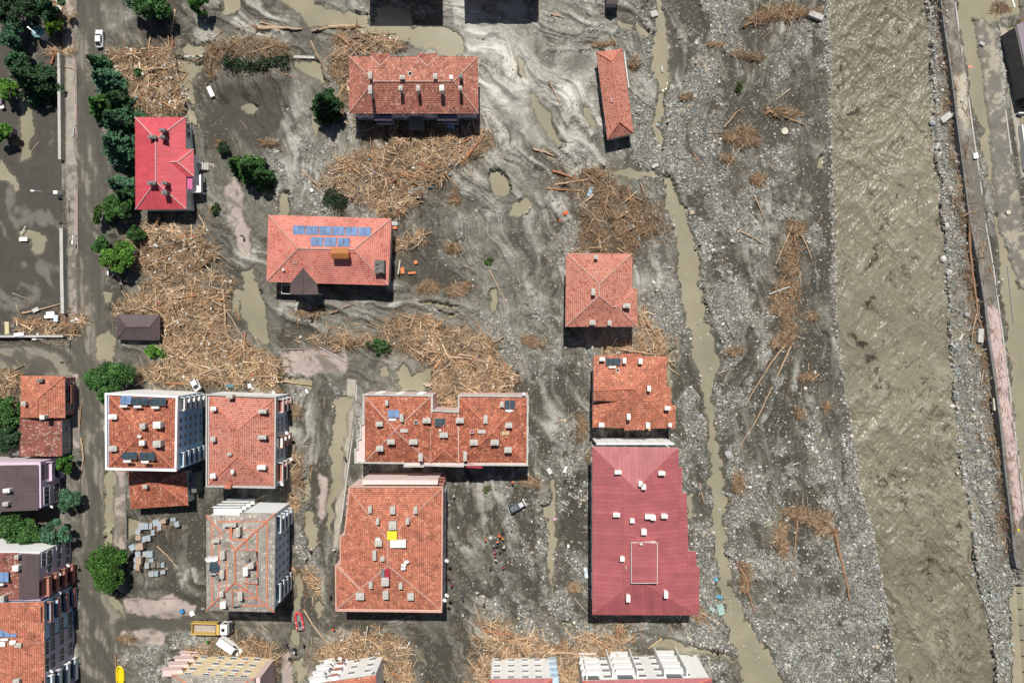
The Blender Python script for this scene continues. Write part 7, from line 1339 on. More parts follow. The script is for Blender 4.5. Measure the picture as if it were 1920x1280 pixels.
def car(label, loc, rz, body, tilt=(0, 0), van=False, kind='car', wheels=True):
    t_ = thing(kind, label, 'van' if van else 'car', loc); t_.rotation_euler = (tilt[0], tilt[1], rz)
    m = MB()
    if not van:
        loft(m, [ring(2.05, .62, .38, .62), ring(1.98, .78, .25, .74), ring(1.5, .86, .22, .84), ring(.95, .88, .22, .92), ring(-1.4, .88, .22, .96), ring(-1.9, .84, .25, .92), ring(-2.08, .72, .38, .84)]); roofz, L0, L1, L2, L3 = 1.46, .95, .35, -1.25, -1.85
        loft(m, [ring(L0, .76, .88, .93, .1), ring(L1, .64, .9, roofz, .1), ring(L2 + .3, .63, .9, roofz + .02, .1), ring(L3 + .1, .72, .88, 1.0, .1)])
    else:
        loft(m, [ring(2.95, .72, .45, .8), ring(2.85, .9, .3, 1.0), ring(2.3, .98, .28, 1.25), ring(1.9, .99, .28, 1.4), ring(-2.95, .99, .28, 1.45), ring(-3.05, .95, .35, 1.4)])
        loft(m, [ring(1.95, .9, 1.3, 1.45, .1), ring(1.25, .86, 1.3, 2.4, .1), ring(-2.9, .88, 1.3, 2.5, .1), ring(-3.02, .86, 1.3, 2.35, .1)])
    bd = m.build('body', body, t_, bevel=0)
    g = MB()
    def pane(pts): g.add(pts, [(0, 1, 2, 3)])
    if not van:
        pane([(.97, -.62, .98), (.97, .62, .98), (.40, .52, 1.43), (.40, -.52, 1.43)]); pane([(-1.78, -.58, 1.04), (-1.78, .58, 1.04), (-1.0, .5, 1.46), (-1.0, -.5, 1.46)])
        for s_ in (-1, 1): pane([(.75, s_ * .755, 1.0), (.28, s_ * .665, 1.38), (-1.05, s_ * .66, 1.40), (-1.5, s_ * .75, 1.02)])
    else:
        pane([(2.03, -.75, 1.46), (2.03, .75, 1.46), (1.36, .68, 2.33), (1.36, -.68, 2.33)])
        for s_ in (-1, 1): pane([(1.7, s_ * .925, 1.5), (1.2, s_ * .88, 2.15), (.5, s_ * .89, 2.15), (.5, s_ * .93, 1.5)])
    for i in range(len(g.v)): x, y, z = g.v[i]; g.v[i] = (x + .012 * (1 if x > 0 else -1), y * 1.02, z + .012)
    g.build('windows', cglass, t_, fix=False)
    wx = (1.95, -1.9) if van else (1.3, -1.3); ww = .95 if van else .82
    for x in wx:
        for s_ in (-1, 1):
            w_ = MB(); w_.tube([(x, s_ * (ww - .11), .33), (x, s_ * (ww + .07), .33)], .33, 16); o = w_.build('wheel', rub, t_); w_ = MB(); w_.tube([(x, s_ * (ww + .06), .33), (x, s_ * (ww + .085), .33)], .19, 12); w_.build('rim', steel, o)
    fx0 = 2.88 if van else 1.99
    for s_ in (-1, 1):
        MB().box((fx0, s_ * .62, .82 if van else .66), (.14, .26, .16)).build('headlight', lampm, t_); MB().box((-3.04 if van else -2.03, s_ * .68, 1.0 if van else .78), (.08, .18, .2)).build('tail_light', tail_m, t_)
        MB().box((1.75 if van else .72, s_ * (1.1 if van else .96), 1.5 if van else 1.02), (.12, .2, .16)).build('mirror', plastic_b, t_)
    return t_
car('white hatchback parked at the top of the muddy west road', (*G(190, 75.5), .12), R(92), car_w)
car('white car nose down, wedged between the wood drift and the blue-walled block', (*G(371, 719), .9), R(128), car_w, (R(8), R(20)))
car('long white van askew in the twig drift at the lower edge', (*G(437, 1206), .35), R(-36), car_w, (0, 0), True, 'van')
t_ = car('wrecked dark off-roader lying on its roof near the twin pyramid block', (*G(970, 946), 1.55), R(28), car_d, (R(172), R(5))); t_.name = 'wrecked_car'
um = MB(); um.box((.9, .1, .12), (1.0, 1.0, .2), m=0); um.box((-.8, 0, .14), (1.8, 1.1, .16), m=1); um.box((1.9, 0, .3), (.3, 1.8, .25), m=0); um.bar((2.1, -.9, .1), (2.6, -.2, .0), .1, m=0); um.bar((-2.1, -.9, .2), (-2.3, .8, .1), .12, m=0)
for x in (-1.5, -1.1, -.7, -.3): um.box((x, 0, .05), (.06, 1.0, .04), m=0)
for x in (1.3, -1.3): um.tube([(x, -.8, .3), (x, .8, .3)], .06, 6, m=1)
um.bar((-1.9, -.2, .16), (1.5, -.2, .16), .1, m=1); um.bar((-1.9, .2, .16), (1.5, .2, .16), .1, m=1); um.build('underside', [mat('dusty_metal', (.6, .6, .6), .6, .3, 5), car_d], t_)
# dump truck
trk_y = mat('truck_yellow', (.62, .42, .12), .5, .15, 3); trk_w = mat('truck_bed', (.42, .38, .35), .5, .25, 2)
t_ = thing('dump_truck', 'tipper truck with yellow empty bed and white cab on the muddy cross road', 'truck', (*G(403, 1169.5), .1), R(-1.5))
m = MB(); m.box((-.9, 0, 1.0), (6.6, 2.0, .3)); m.box((1.0, 0, .8), (7.2, .9, .3)); m.build('chassis', plastic_b, t_)
m = MB(); m.box((-1.35, 0, 1.35), (5.6, 2.3, .12), m=1)
for s_ in (-1, 1): m.box((-1.35, s_ * 1.22, 2.0), (5.8, .12, 1.4)); m.box((-1.35, s_ * 1.24, 2.72), (5.9, .22, .12))
m.box((-4.2, 0, 1.9), (.12, 2.4, 1.2)); m.box((1.5, 0, 2.1), (.14, 2.4, 1.6)); m.box((1.85, 0, 2.85), (.9, 2.4, .1))
for i in range(6): m.box((-3.7 + i * .95, 1.32, 2.0), (.1, .1, 1.3)); m.box((-3.7 + i * .95, -1.32, 2.0), (.1, .1, 1.3))
m.build('dump_bed', [trk_y, trk_w], t_)
m = MB(); loft(m, [[(x, -1.2, .7), (x, -1.2, 2.9), (x, -1.05, 3.0), (x, 1.05, 3.0), (x, 1.2, 2.9), (x, 1.2, .7)] for x in (2.5, 4.1)] + [[(4.45, -1.15, .7), (4.35, -1.1, 1.8), (4.2, -1.0, 2.5), (4.2, 1.0, 2.5), (4.35, 1.1, 1.8), (4.45, 1.15, .7)]]); cab = m.build('cab', car_w, t_)
MB().box((3.2, 0, 3.05), (.7, .7, .1)).build('roof_hatch', cglass, cab); MB().box((4.45, 0, 1.9), (.08, 2.0, .8)).build('windscreen', cglass, cab)
MB().box((4.5, 0, .9), (.25, 2.4, .5)).build('bumper', plastic_b, t_)
for s_ in (-1, 1): MB().box((3.5, s_ * 1.21, 2.2), (1.0, .04, .7)).build('side_window', cglass, cab); MB().box((4.4, s_ * 1.4, 2.2), (.12, .3, .6)).build('mirror', plastic_b, cab); MB().box((4.62, s_ * .9, 1.0), (.06, .35, .2)).build('headlight', lampm, t_)
for x in (3.5, -2.0, -3.3):
    for s_ in (-1, 1): w_ = MB(); w_.tube([(x, s_ * .85, .5), (x, s_ * 1.2, .5)], .5, 16); o = w_.build('wheel', rub, t_); MB().tube([(x, s_ * 1.19, .5), (x, s_ * 1.22, .5)], .25, 10).build('rim', steel, o)
# inflatable boats
def boat(label, px, py, rz, col_, L=4.6, Wd=2.0):
    z0 = max(0, ground_z(px, py)) + .28; t_ = thing('inflatable_boat', label, 'boat', (*G(px, py), z0), rz); r0 = .24; P_ = []
    hw = Wd / 2 - r0
    P_ = [(-L / 2, -hw, 0), (-L / 4, -hw, 0), (L * .12, -hw, .02)] + [(L * .12 + math.sin(a) * L * .34, -hw * math.cos(a), .02 + .22 * math.sin(a)) for a in [i * math.pi / 10 for i in range(1, 10)]] + [(L * .12, hw, .02), (-L / 4, hw, 0), (-L / 2, hw, 0)]
    m = MB(); m.tube(P_, [r0 * .45] + [r0] * (len(P_) - 2) + [r0 * .45], 12); m.build('tube', col_, t_, smooth=True)
    m = MB(); m.box((0, 0, -.12), (L * .92, hw * 1.8, .08)); m.build('floor', mat('boat_floor', (.22, .22, .22), .7, .3, 4) if 'red' in label else col_, t_); m = MB()
    for x in (-1.3, -.5, .3, 1.1): m.box((x, 0, .12), (.28, hw * 2, .06))
    m.build('bench', col_, t_) if 'yellow' in label else MB().box((-.6, 0, .1), (1.1, .5, .25)).build('gear_bag', mat('dark_cloth', (.05, .05, .06), .9, .3, 5), t_)
    MB().box((-L / 2 + .15, 0, .1), (.1, hw * 1.8, .5)).build('transom', plastic_b, t_); m = MB()
    for y in (-1, 1):
        for x in (-1.4, -.2, 1.0): m.box((x, y * (hw + .0), r0), (.35, .12, .04))
    m.build('patches', white_p if 'red' in label else col_, t_); return t_
boat('red inflatable rescue boat with white patches at the lane crossing', 562, 1163, R(98), mat('boat_red', (.68, .045, .06), .45, .1, 3))
boat('yellow inflatable boat lying on the mud at the bottom left', 227, 1263, R(91), mat('boat_yellow', (.80, .62, .01), .45, .1, 3), 4.4, 2.0)

# people -------------------------------------------------------
skin = mat('skin', (.50, .30, .21), .6, .08, 6, 0)
def skinned(name, V_, E_, Rr, sub=1):
    me = bpy.data.meshes.new(name); me.from_pydata(V_, E_, []); o = bpy.data.objects.new(name, me); COL.objects.link(o); md = o.modifiers.new('s', 'SKIN'); md.use_smooth_shade = True
    for i, r in enumerate(Rr): me.skin_vertices[0].data[i].radius = (r, r)
    me.skin_vertices[0].data[0].use_root = True; su = o.modifiers.new('u', 'SUBSURF'); su.levels = sub; su.render_levels = sub
    dg = bpy.context.evaluated_depsgraph_get(); out = bpy.data.meshes.new_from_object(o.evaluated_get(dg)); bpy.data.objects.remove(o); return out
def person_meshes(pose):
    st_, ar, kn = pose; V_ = []; E_ = []; Rr = []
    def v(x, y, z, r, par=None): V_.append((x, y, z)); Rr.append(r); (E_.append((par, len(V_) - 1)) if par is not None else None); return len(V_) - 1
    pel = v(0, 0, .95, .13); sp = v(.01, 0, 1.15, .125, pel); ch = v(.0, 0, 1.36, .14, sp); nk = v(.01, 0, 1.5, .055, ch); hd = v(.02, 0, 1.60, .085, nk); v(.02, 0, 1.72, .075, hd); v(.115, 0, 1.62, .018, hd)
    J = {}
    for s_ in (-1, 1):
        f = st_ * s_; hp = v(0, s_ * .1, .88, .1, pel); k = v(f * .18 + kn, s_ * .11, .5, .062, hp); an = v(f * .3 - (0 if f > 0 else kn), s_ * .11, .1, .042, k); v(f * .3 + .16, s_ * .12, .04, .04, an)
        sh = v(0, s_ * .19, 1.42, .065, ch); el = v(ar * .12 * s_ + .02, s_ * .27, 1.16, .045, sh); a2 = ar * .22 * s_ + .12; wr = v(a2, s_ * .25, .93, .03, el); pm = v(a2 + .02, s_ * .25, .86, .035, wr)
        for q_, (dx, L) in enumerate(((-.028, .065), (-.01, .08), (.01, .075), (.028, .055))): a = v(a2 + .02 + dx, s_ * .245, .82, .009, pm); v(a2 + .035 + dx, s_ * .235, .82 - L, .008, a)
        a = v(a2 + .06, s_ * .225, .86, .01, pm); v(a2 + .075, s_ * .21, .825, .009, a); J[s_] = (V_[hp], V_[k], V_[an], V_[sh], V_[el], V_[wr])
    body = skinned('person', V_, E_, Rr); body.materials.append(skin)
    m = MB(); m.tube([(0, 0, .86), (0, 0, 1.0), (.0, 0, 1.2), (0, 0, 1.4), (0, 0, 1.48)], [.18, .175, .18, .2, .09], 12)
    for s_ in (-1, 1): m.tube([Vector(J[s_][3]) + Vector((0, -s_ * .04, .03)), J[s_][4], J[s_][5]], [.095, .068, .05], 8)
    jk = m.build('tmp', skin); m = MB(); m.tube([(0, 0, 1.0), (0, 0, .86), (0, 0, .8)], [.175, .17, .12], 12)
    for s_ in (-1, 1): m.tube([J[s_][0], J[s_][1], J[s_][2]], [.115, .08, .065], 8)
    tr = m.build('tmp', skin); m = MB(); bmm = bmesh.new(); bmesh.ops.create_icosphere(bmm, subdivisions=2, radius=.118); bmesh.ops.translate(bmm, verts=bmm.verts, vec=(.0, 0, 1.70)); bmesh.ops.delete(bmm, geom=[q for q in bmm.verts if q.co.z < 1.66], context='VERTS')
    hm = bpy.data.meshes.new('helmet'); bmm.to_mesh(hm); bmm.free(); a, b_ = jk.data, tr.data; bpy.data.objects.remove(jk); bpy.data.objects.remove(tr); return body, a, b_, hm
POSE = [person_meshes(p) for p in ((0.05, .1, .01), (1, .9, .05), (.6, -.6, .03))]
cl = {k: mat('cloth_' + k, c, .85, .2, 8, 0) for k, c in {'orange': (.75, .12, .02), 'navy': (.02, .03, .08), 'black': (.02, .02, .022), 'white': (.72, .72, .72), 'maroon': (.25, .02, .06), 'grey': (.2, .2, .2), 'green': (.05, .3, .08), 'yellow': (.65, .6, .05), 'brown': (.1, .06, .04), 'violet': (.2, .08, .22)}.items()}
hair = mat('dark_hair', (.02, .015, .01), .7, .2, 8, 0)
def person(px, py, top, leg, hat, label, rz, k=0, group=None):
    ms = POSE[k]; out = []
    for i, (nm, mt) in enumerate((('person', skin), ('jacket', cl[top]), ('trousers', cl[leg]), ('helmet' if hat else 'hair', cl[hat] if hat else hair))):
        me = ms[i]
        if i: key = (k, i, mt.name); me = _wm.get(key) or me.copy(); me.materials.clear(); me.materials.append(mt); _wm[key] = me
        o = bpy.data.objects.new(nm, me); COL.objects.link(o); out.append(o)
        if i: o.parent = out[0]
    out[0].location = (*G(px, py), ground_z(px, py)); out[0].rotation_euler = (0, 0, rz); out[0].scale = (1.12,) * 3; return tag(out[0], label, 'person', group)
PP = [(911, 1007, 'orange', 'navy', 'orange', 'rescuer in orange jacket standing apart to the left of the rescuers'), (937, 1001, 'orange', 'orange', 'orange', 'rescuer all in orange at the top of the rescuers, left one'), (943, 1005, 'orange', 'navy', 'yellow', 'rescuer in orange with yellow helmet at the top of the rescuers'), (933, 1011, 'orange', 'black', 'white', 'rescuer in orange with white helmet bending in the cluster'), (942, 992, 'black', 'black', None, 'dark-clothed person above the orange rescuers'),
    (945, 1021, 'white', 'grey', 'white', 'person in white right of the rescuers'), (926, 1018, 'grey', 'navy', 'white', 'person in grey with white helmet on the left of the rescuers'), (931, 1019, 'brown', 'grey', None, 'person in brown in the middle of the rescuers'), (928, 1030, 'violet', 'navy', 'orange', 'person in violet with orange helmet in the column of rescuers'), (929, 1038, 'maroon', 'black', 'maroon', 'person all in maroon in the column of rescuers'), (930, 1045, 'white', 'black', None, 'person in white at the foot of the column of rescuers'),
    (937, 1029, 'grey', 'black', None, 'person in grey right of the column of rescuers'), (944, 1061, 'maroon', 'black', 'maroon', 'person in maroon standing by sticks below the rescuers'), (920, 1062, 'black', 'black', None, 'person in black left of the sticks below the rescuers'), (847, 1094, 'maroon', 'violet', None, 'person in maroon by the east wall of the orange block'), (842, 1078, 'brown', 'black', None, 'person in brown close to the east wall of the orange block'), (896, 1107, 'white', 'grey', None, 'person in white walking south of the rescuers'),
    (868, 1119, 'navy', 'black', None, 'person in navy near a crack in the mud'), (908, 1128, 'black', 'black', None, 'person in black at the end of the thin pole'), (869, 1149, 'white', 'violet', None, 'person in white top and violet trousers south-east of the orange block'), (852, 928, 'white', 'navy', None, 'person in white south of the twin pyramid block'), (584, 1030, 'navy', 'black', None, 'person in navy in the lane east of the grey tiled block'), (576, 1043, 'white', 'grey', None, 'person in white in the lane east of the grey tiled block'), (629, 1027, 'white', 'black', None, 'person in white on the path west of the orange block'),
    (621, 1115, 'black', 'black', None, 'person in black at the corner of the orange block'), (628, 1174, 'orange', 'black', 'orange', 'rescuer in orange walking below the orange block'), (540, 1205, 'navy', 'navy', None, 'person in navy, leftmost on the pavement below the red boat'), (554, 1211, 'navy', 'black', None, 'person in navy with black trousers below the red boat'), (556, 1217, 'white', 'navy', None, 'person in white next to a navy one below the red boat'), (572, 1206, 'black', 'navy', None, 'person in black right of the others below the red boat'), (546, 1230, 'black', 'grey', None, 'lowest person on the pink pavement below the red boat'),
    (1336, 1212, 'navy', 'maroon', None, 'person in navy west of the pair near the widening brook'), (1345, 1216, 'brown', 'black', None, 'person in brown between two others near the widening brook'), (1356, 1214, 'white', 'violet', None, 'person in white near the widening brook'), (649, 857, 'black', 'green', 'green', 'person with green helmet on the path beside the twin pyramid block'), (492, 544, 'black', 'black', None, 'person in black at the west end of the solar house'), (458, 444, 'navy', 'black', None, 'person in navy on the pink pavement below the red house'), (587, 597, 'black', 'grey', None, 'person in black south of the solar house porch'), (140, 729, 'white', 'yellow', None, 'person in white and yellow on the west pavement'), (396, 1196, 'green', 'green', 'yellow', 'person all in green beside the white van'), (961, 901, 'orange', 'black', 'orange', 'rescuer in orange above the overturned car'),
    (527, 545, 'orange', 'orange', None, 'person in red-orange on the terrace of the solar house')]
for i, (px, py, a, b_, h_, lab) in enumerate(PP): person(px, py, a, b_, h_, lab, i * 1.7, i % 3, 'people among the ruins')

# street lamps
def street_lamp(px, py, h_, az, label):
    t_ = thing('street_lamp', label, 'street lamp', (*G(px, py), 0), az); m = MB(); m.tube([(0, 0, -.3), (0, 0, h_ * .5), (0, 0, h_ - .4), (.3, 0, h_), (1.6, 0, h_ + .25)], [.11, .09, .06, .055, .045], 8); m.build('pole', steel, t_); MB().box((2.0, 0, h_ + .25), (.85, .32, .14)).build('lamp_head', white_p, t_)
    MB().box((0, 0, .0), (.5, .5, .5)).build('footing', conc_m, t_)
street_lamp(130, 375, 9.2, R(178), 'tall street lamp leaning over the sports court wall'); street_lamp(119, 97, 9, R(140), 'park street lamp beside the teal kiosk'); street_lamp(132, 636, 9, R(180), 'street lamp at the corner by the horizontal wall, with a long thin shadow'); street_lamp(1862, 19, 6, R(-80), 'street lamp in flood water at the top right'); street_lamp(227, 532, 5, R(90), 'short street lamp under the brightest green tree'); street_lamp(143, 440, 1.2, R(-90), 'low bent lamp on the west pavement beside the court wall')
def lying_pole(pts, r, m_, label, name='fallen_pole', z=.25):
    P_ = [Vector((*G(*p), ground_z(*p) + z)) for p in pts]; o0 = P_[0].copy(); o = MB().tube([p - o0 for p in P_], r, 8).build(name, m_, None); o.location = o0; tag(o, label, 'pole')
lying_pole([(1882, 500), (1886, 540), (1893, 606)], .12, steel, 'fallen grey lamp pole in the flooded road on the right'); lying_pole([(595, 647), (620, 662), (650, 678)], .12, conc_m, 'fallen concrete pole on the pink pavement'); lying_pole([(768, 361), (790, 355), (814, 352)], .12, mat('blue_pipe', (.2, .34, .42), .5, .2, 3), 'blue grey pipe on the edge of the straw-coloured drift'); lying_pole([(768, 360), (768, 382)], .1, mat('blue_pipe', (.2, .34, .42)), 'blue grey pipe end below the longer one'); lying_pole([(1481, 233), (1481, 234)], .1, steel, 'short stub pole') if False else None
lying_pole([(518, 549), (560, 553), (606, 557)], .07, steel, 'thin pale pipe along the south of the solar house', z=1.2); lying_pole([(1440, 552), (1458, 545), (1478, 538)], .14, mat('dull_white', (.6, .6, .58), .6, .2, 3), 'long whitish pipe in the lower root tangle', z=.5); lying_pole([(1470, 875), (1497, 867)], .1, mat('dull_white', (.6, .6, .58)), 'white pole on the southern bar'); lying_pole([(749, 1209), (764, 1209), (769, 1201)], .12, white_p, 'white bent pipe on mud south of the orange block')
lying_pole([(140, 240), (139, 257)], .12, steel, 'short grey post lying on the west pavement')
# walls and kerbs
def wall_run(pts, w_, z0, z1, m_, label, name='low_wall', cat='wall', par=True):
    a0 = Vector((*G(*pts[0]), 0)); m = MB()
    P2 = [Vector((*G(*p), 0)) - a0 for p in pts]; left = []; right = []
    for i, p in enumerate(P2):
        d = (P2[min(i + 1, len(P2) - 1)] - P2[max(i - 1, 0)]).normalized(); n_ = Vector((-d.y, d.x, 0)) * w_ / 2; left.append(p + n_); right.append(p - n_)
    loft(m, [[(l.x, l.y, z0), (l.x, l.y, z1), (r.x, r.y, z1), (r.x, r.y, z0)] for l, r in zip(left, right)])
    o = m.build(name, m_, None); o.location = a0; return tag(o, label, cat)
wall_run([(118, 106), (118.5, 200), (119.5, 302)], .65, -.3, 1.5, conc_m, 'pale concrete wall between the park and the west pavement', 'concrete_wall'); wall_run([(124.5, 430), (125.5, 520), (127, 588)], .75, -.3, 1.9, conc_m, 'concrete wall along the east side of the sports court', 'concrete_wall'); wall_run([(-60, 630.5), (0, 630.5), (126, 630)], .5, -.3, 1.5, conc_m, 'concrete wall along the cross street at the left edge', 'concrete_wall')
wall_run([(336, 107.5), (384, 107.5)], .5, -.4, .5, conc_m, 'broken low wall, piece left of the northern debris band'); wall_run([(546, 108), (578, 109), (610, 110)], .6, -.4, .5, conc_m, 'broken low wall, piece right of the northern debris band'); wall_run([(143.5, -60), (143.5, 100), (146, 310), (147, 620)], .18, -.1, .22, mat('rose_kerb', (.36, .27, .26), .8, .3, 3), 'rose kerb along the west pavement', 'kerb', 'kerb'); wall_run([(238.5, 884), (239.5, 1030)], .35, -.1, .7, conc_d, 'dark edging wall right of the pink pavement strip')
wall_run([(520, 655), (560, 654), (650, 652)], .2, -.1, .3, mat('rose_kerb', (.36, .27, .26)), 'rose kerb along the top of the middle pink pavement', 'kerb', 'kerb'); wall_run([(236, 1122), (335, 1120)], .25, -.1, .35, mat('rose_kerb', (.36, .27, .26)), 'rose kerb above the pink pavement beside the dump truck', 'kerb', 'kerb')
wall_run([(670, 722), (664, 800), (640, 980)], .25, -.1, .4, conc_m, 'narrow concrete kerb of the path between the blocks', 'kerb', 'kerb')
q = PLm; wall_run([(x - .5, y) for x, y in q if y < 1060] + [(1900, 1060)], .55, -1.5, EASTZ + .25, mat('wall_dark', (.2, .195, .185), .9, .4, 1), 'long dark river wall holding the pavement on the right bank', 'river_wall')  # shade of the west face under grazing sun put into the wall colour
wall_run([(x + .5, y) for x, y in PRm if y < 1060], .3, EASTZ - .2, EASTZ + .22, conc_m, 'long pale kerb between the riverside pavement and the flooded road', 'kerb', 'kerb')
wall_run([(1860, 60), (1876, 200), (1892, 320)], .3, EASTZ - .2, EASTZ + .2, conc_m, 'pale kerb of the inner pavement at the right edge', 'kerb', 'kerb'); wall_run([(1902, 330 - 90), (1906, 270), (1911, 320)], .3, EASTZ, EASTZ + 1.3, white_p, 'white railing wall at the right edge', 'railing', 'railing'); wall_run([(1896, 218), (1908, 218)], .25, EASTZ, EASTZ + 1.2, white_p, 'short white rail at the right edge', 'railing', 'railing')
# fence on the river wall
fz = EASTZ + .25
t_ = thing('fence', 'bent dark mesh fence on the river wall near the lower right', 'fence', (*G(1876, 900), fz)); m = MB(); m2 = MB(); base_ = Vector(G(1876, 900)).to_3d()
for i in range(34):
    yy_ = 895 + i * 4.6; xx_ = float(np.interp(yy_, [p[1] for p in PLm], [p[0] for p in PLm])) - 5; p = Vector(G(xx_, yy_)).to_3d() - base_; m.bar(p + Vector((-.6, 0, -.3)), p + Vector((.3, 0, .7)), .05)
    if i: m2.bar(pp + Vector((-.6, 0, -.2)), p + Vector((-.6, 0, -.2)), .04); m2.bar(pp + Vector((0, 0, .3)), p + Vector((0, 0, .3)), .04)
    pp = p
b0 = len(m.v); m.v += m2.v; m.f += [tuple(b0 + i for i in q_) for q_ in m2.f]; m.m += m2.m; m.build('mesh_panel', car_d, t_, fix=False)
# blocks and boards
def slab(px, py, w_, d_, h_, rz, m_, label, name='concrete_block', cat='block', z=None, tilt=(0, 0), chip=True):
    m = MB(); m.box((0, 0, 0), (w_, d_, h_)); o = m.build(name, m_, None, bevel=min(w_, d_, h_) * .12); o.location = (*G(px, py), (ground_z(px, py) if z is None else z) + h_ * .45); o.rotation_euler = (tilt[0], tilt[1], rz); return tag(o, label, cat)
slab(1771, 222, 2.8, 1.4, 1.2, R(38), conc_m, 'big concrete block tipped at the top of the river wall'); slab(1527, 33, 3.4, 1.3, .9, R(-22), conc_m, 'long concrete piece with dark end at the top of the gravel bar'); slab(1832, 88, 1.2, .7, .5, R(-25), conc_m, 'small concrete block on the muddy island on the right'); slab(1820, 296, 1.1, 1.3, .6, R(10), white_p, 'white box on the riverside pavement', 'white_box', 'box')
slab(1780, 228, .8, .3, .3, R(40), conc_m, 'small prism by the tipped block') if False else None
slab(1864, 757, 1.3, 2.9, .7, R(4), mat('cream_block', (.6, .56, .45), .8, .2, 3), 'cream block at the foot of the riverside pavement'); slab(1836, 629, 1.3, 3.2, .8, R(-3), conc_m, 'long standing slab beside the forked branch on the right bank'); slab(1758, 274, .6, 1.6, .3, R(-38), conc_m, 'concrete plank in the shallows of the right bank'); slab(1744, 260, .7, 1.9, .3, R(-30), conc_m, 'greyer concrete plank in the shallows of the right bank'); slab(1805, 632, .5, 1.8, .3, R(-30), mat('cream_block', (.6, .56, .45)), 'thin cream slab on the right bank shelf')
slab(1881, 401, .9, .9, .5, R(25), mat('cream_block', (.6, .56, .45)), 'broken cream chair on the muddy island', 'chair_frame', 'chair'); slab(47, 449, 1.9, .9, .12, R(0), white_p, 'white basketball backboard lying in the court puddle', 'backboard', 'backboard', .5); lying_pole([(42, 440), (52, 425)], .1, white_p, 'white arm of the fallen basketball hoop', 'hoop_arm', .6); slab(101, 588, 1.9, .9, .5, R(5), white_p, 'white box on the debris at the court wall, upper one', 'white_box', 'box', .9); slab(99, 594, 2.2, .7, .5, R(2), white_p, 'wide white box on the debris at the court wall', 'white_box', 'box', .9); slab(112, 597, 1.0, 1.6, .5, R(-5), mat('pale_blue_white', (.62, .7, .75), .5, .1, 3), 'pale blue box at the end of the court wall', 'white_box', 'box', 1.0)
slab(45, 627, 2.3, .8, .15, R(4), white_p, 'white backboard leaning on the horizontal wall', 'backboard', 'backboard', 1.6); slab(15, 615, 1.0, 3.0, .3, R(2), mat('pale_batten', (.6, .52, .3)), 'pale wooden panel standing by the horizontal wall', 'wooden_panel', 'panel'); slab(70, 581, 1.4, .9, .3, R(25), mat('dull_white', (.6, .6, .58)), 'dusty crate on the split beam', 'crate', 'crate', .4); slab(150, 601, .6, 1.7, .15, R(50), mat('pale_blue_white', (.62, .7, .75)), 'pale bent sheet in the debris by the road', 'bent_sheet', 'sheet', .6); slab(114, 364, 1.0, .8, 2.2, 0, white_p, 'white gate pillar at the end of the park wall', 'gate_pillar', 'pillar', -.1)
slab(842, 243, .9, 2.1, .12, R(20), mat('panel_skyblue', (.30, .52, .72), .4, .1, 2), 'left light blue panel lying in the shade of the long block', 'blue_panel', 'panel', .9, (R(12), 0)); slab(850, 241, .9, 2.1, .12, R(20), mat('panel_skyblue', (.30, .52, .72)), 'right light blue panel lying in the shade of the long block', 'blue_panel', 'panel', .9, (R(12), 0))
slab(1106, 361, .9, 2.4, .4, R(-22), mat('blue_metal', (.28, .42, .50), .4, .4, 5), 'crumpled blue metal piece in the northern twigs', 'metal_wreck', 'wreck'); slab(1060, 401, 1.1, .7, .15, R(25), cl['orange'], 'bright orange cloth on the silt above the square house', 'orange_cloth', 'cloth'); slab(1050, 414, .6, .5, .15, R(-25), cl['orange'], 'smaller orange cloth left of the square house drift', 'orange_cloth', 'cloth'); slab(1813, 129, 1.0, .5, .2, R(-5), mat('coral', (.75, .3, .2), .7, .1, 3), 'coral float on a rope in the flooded road', 'float', 'float')
slab(344, 1143, .9, .9, .8, R(20), mat('blue_drum', (.04, .25, .5), .5, .2, 3), 'blue drum beside the grey tiled block', 'drum', 'drum'); slab(1341, 1084, .8, .8, .2, R(20), mat('blue_sheet', (.08, .35, .55), .5, .2, 3), 'small blue sheet by the brook, upper one', 'plastic_sheet', 'sheet'); slab(1347, 1117, 1.3, .8, .2, R(-15), mat('blue_sheet', (.08, .35, .55)), 'bright blue sheet by the brook, above the green rags', 'plastic_sheet', 'sheet'); slab(1350, 1140, 1.5, 2.6, .25, R(15), mat('mint_rag', (.35, .5, .45), .8, .3, 3), 'pale green rags heaped by the brook', 'plastic_sheet', 'sheet'); slab(1334, 1140, 1.4, .8, .25, R(-35), mat('mint_rag', (.35, .5, .45)), 'small pale green rag left of the heaped ones', 'plastic_sheet', 'sheet'); slab(1900, 990, .5, .5, .3, 0, cl['yellow'], 'yellow bag on the riverside wall', 'bag', 'bag')
m = MB(); m.tube([(0, 0, 0), (0, 0, .35)], .8, 20); o = m.build('tank_lid', mat('cream_block', (.6, .56, .45)), None); o.location = (*G(1470, 247), ground_z(1470, 247)); tag(o, 'round cream tank lid on the gravel bar', 'lid')
m = MB(); m.tube([(0, 0, 0), (0, 0, .3)], .42, 16); o = m.build('tank_lid', black_h, None); o.location = (*G(551, 828), ground_z(551, 828)); tag(o, 'black round manhole in the lane', 'manhole')
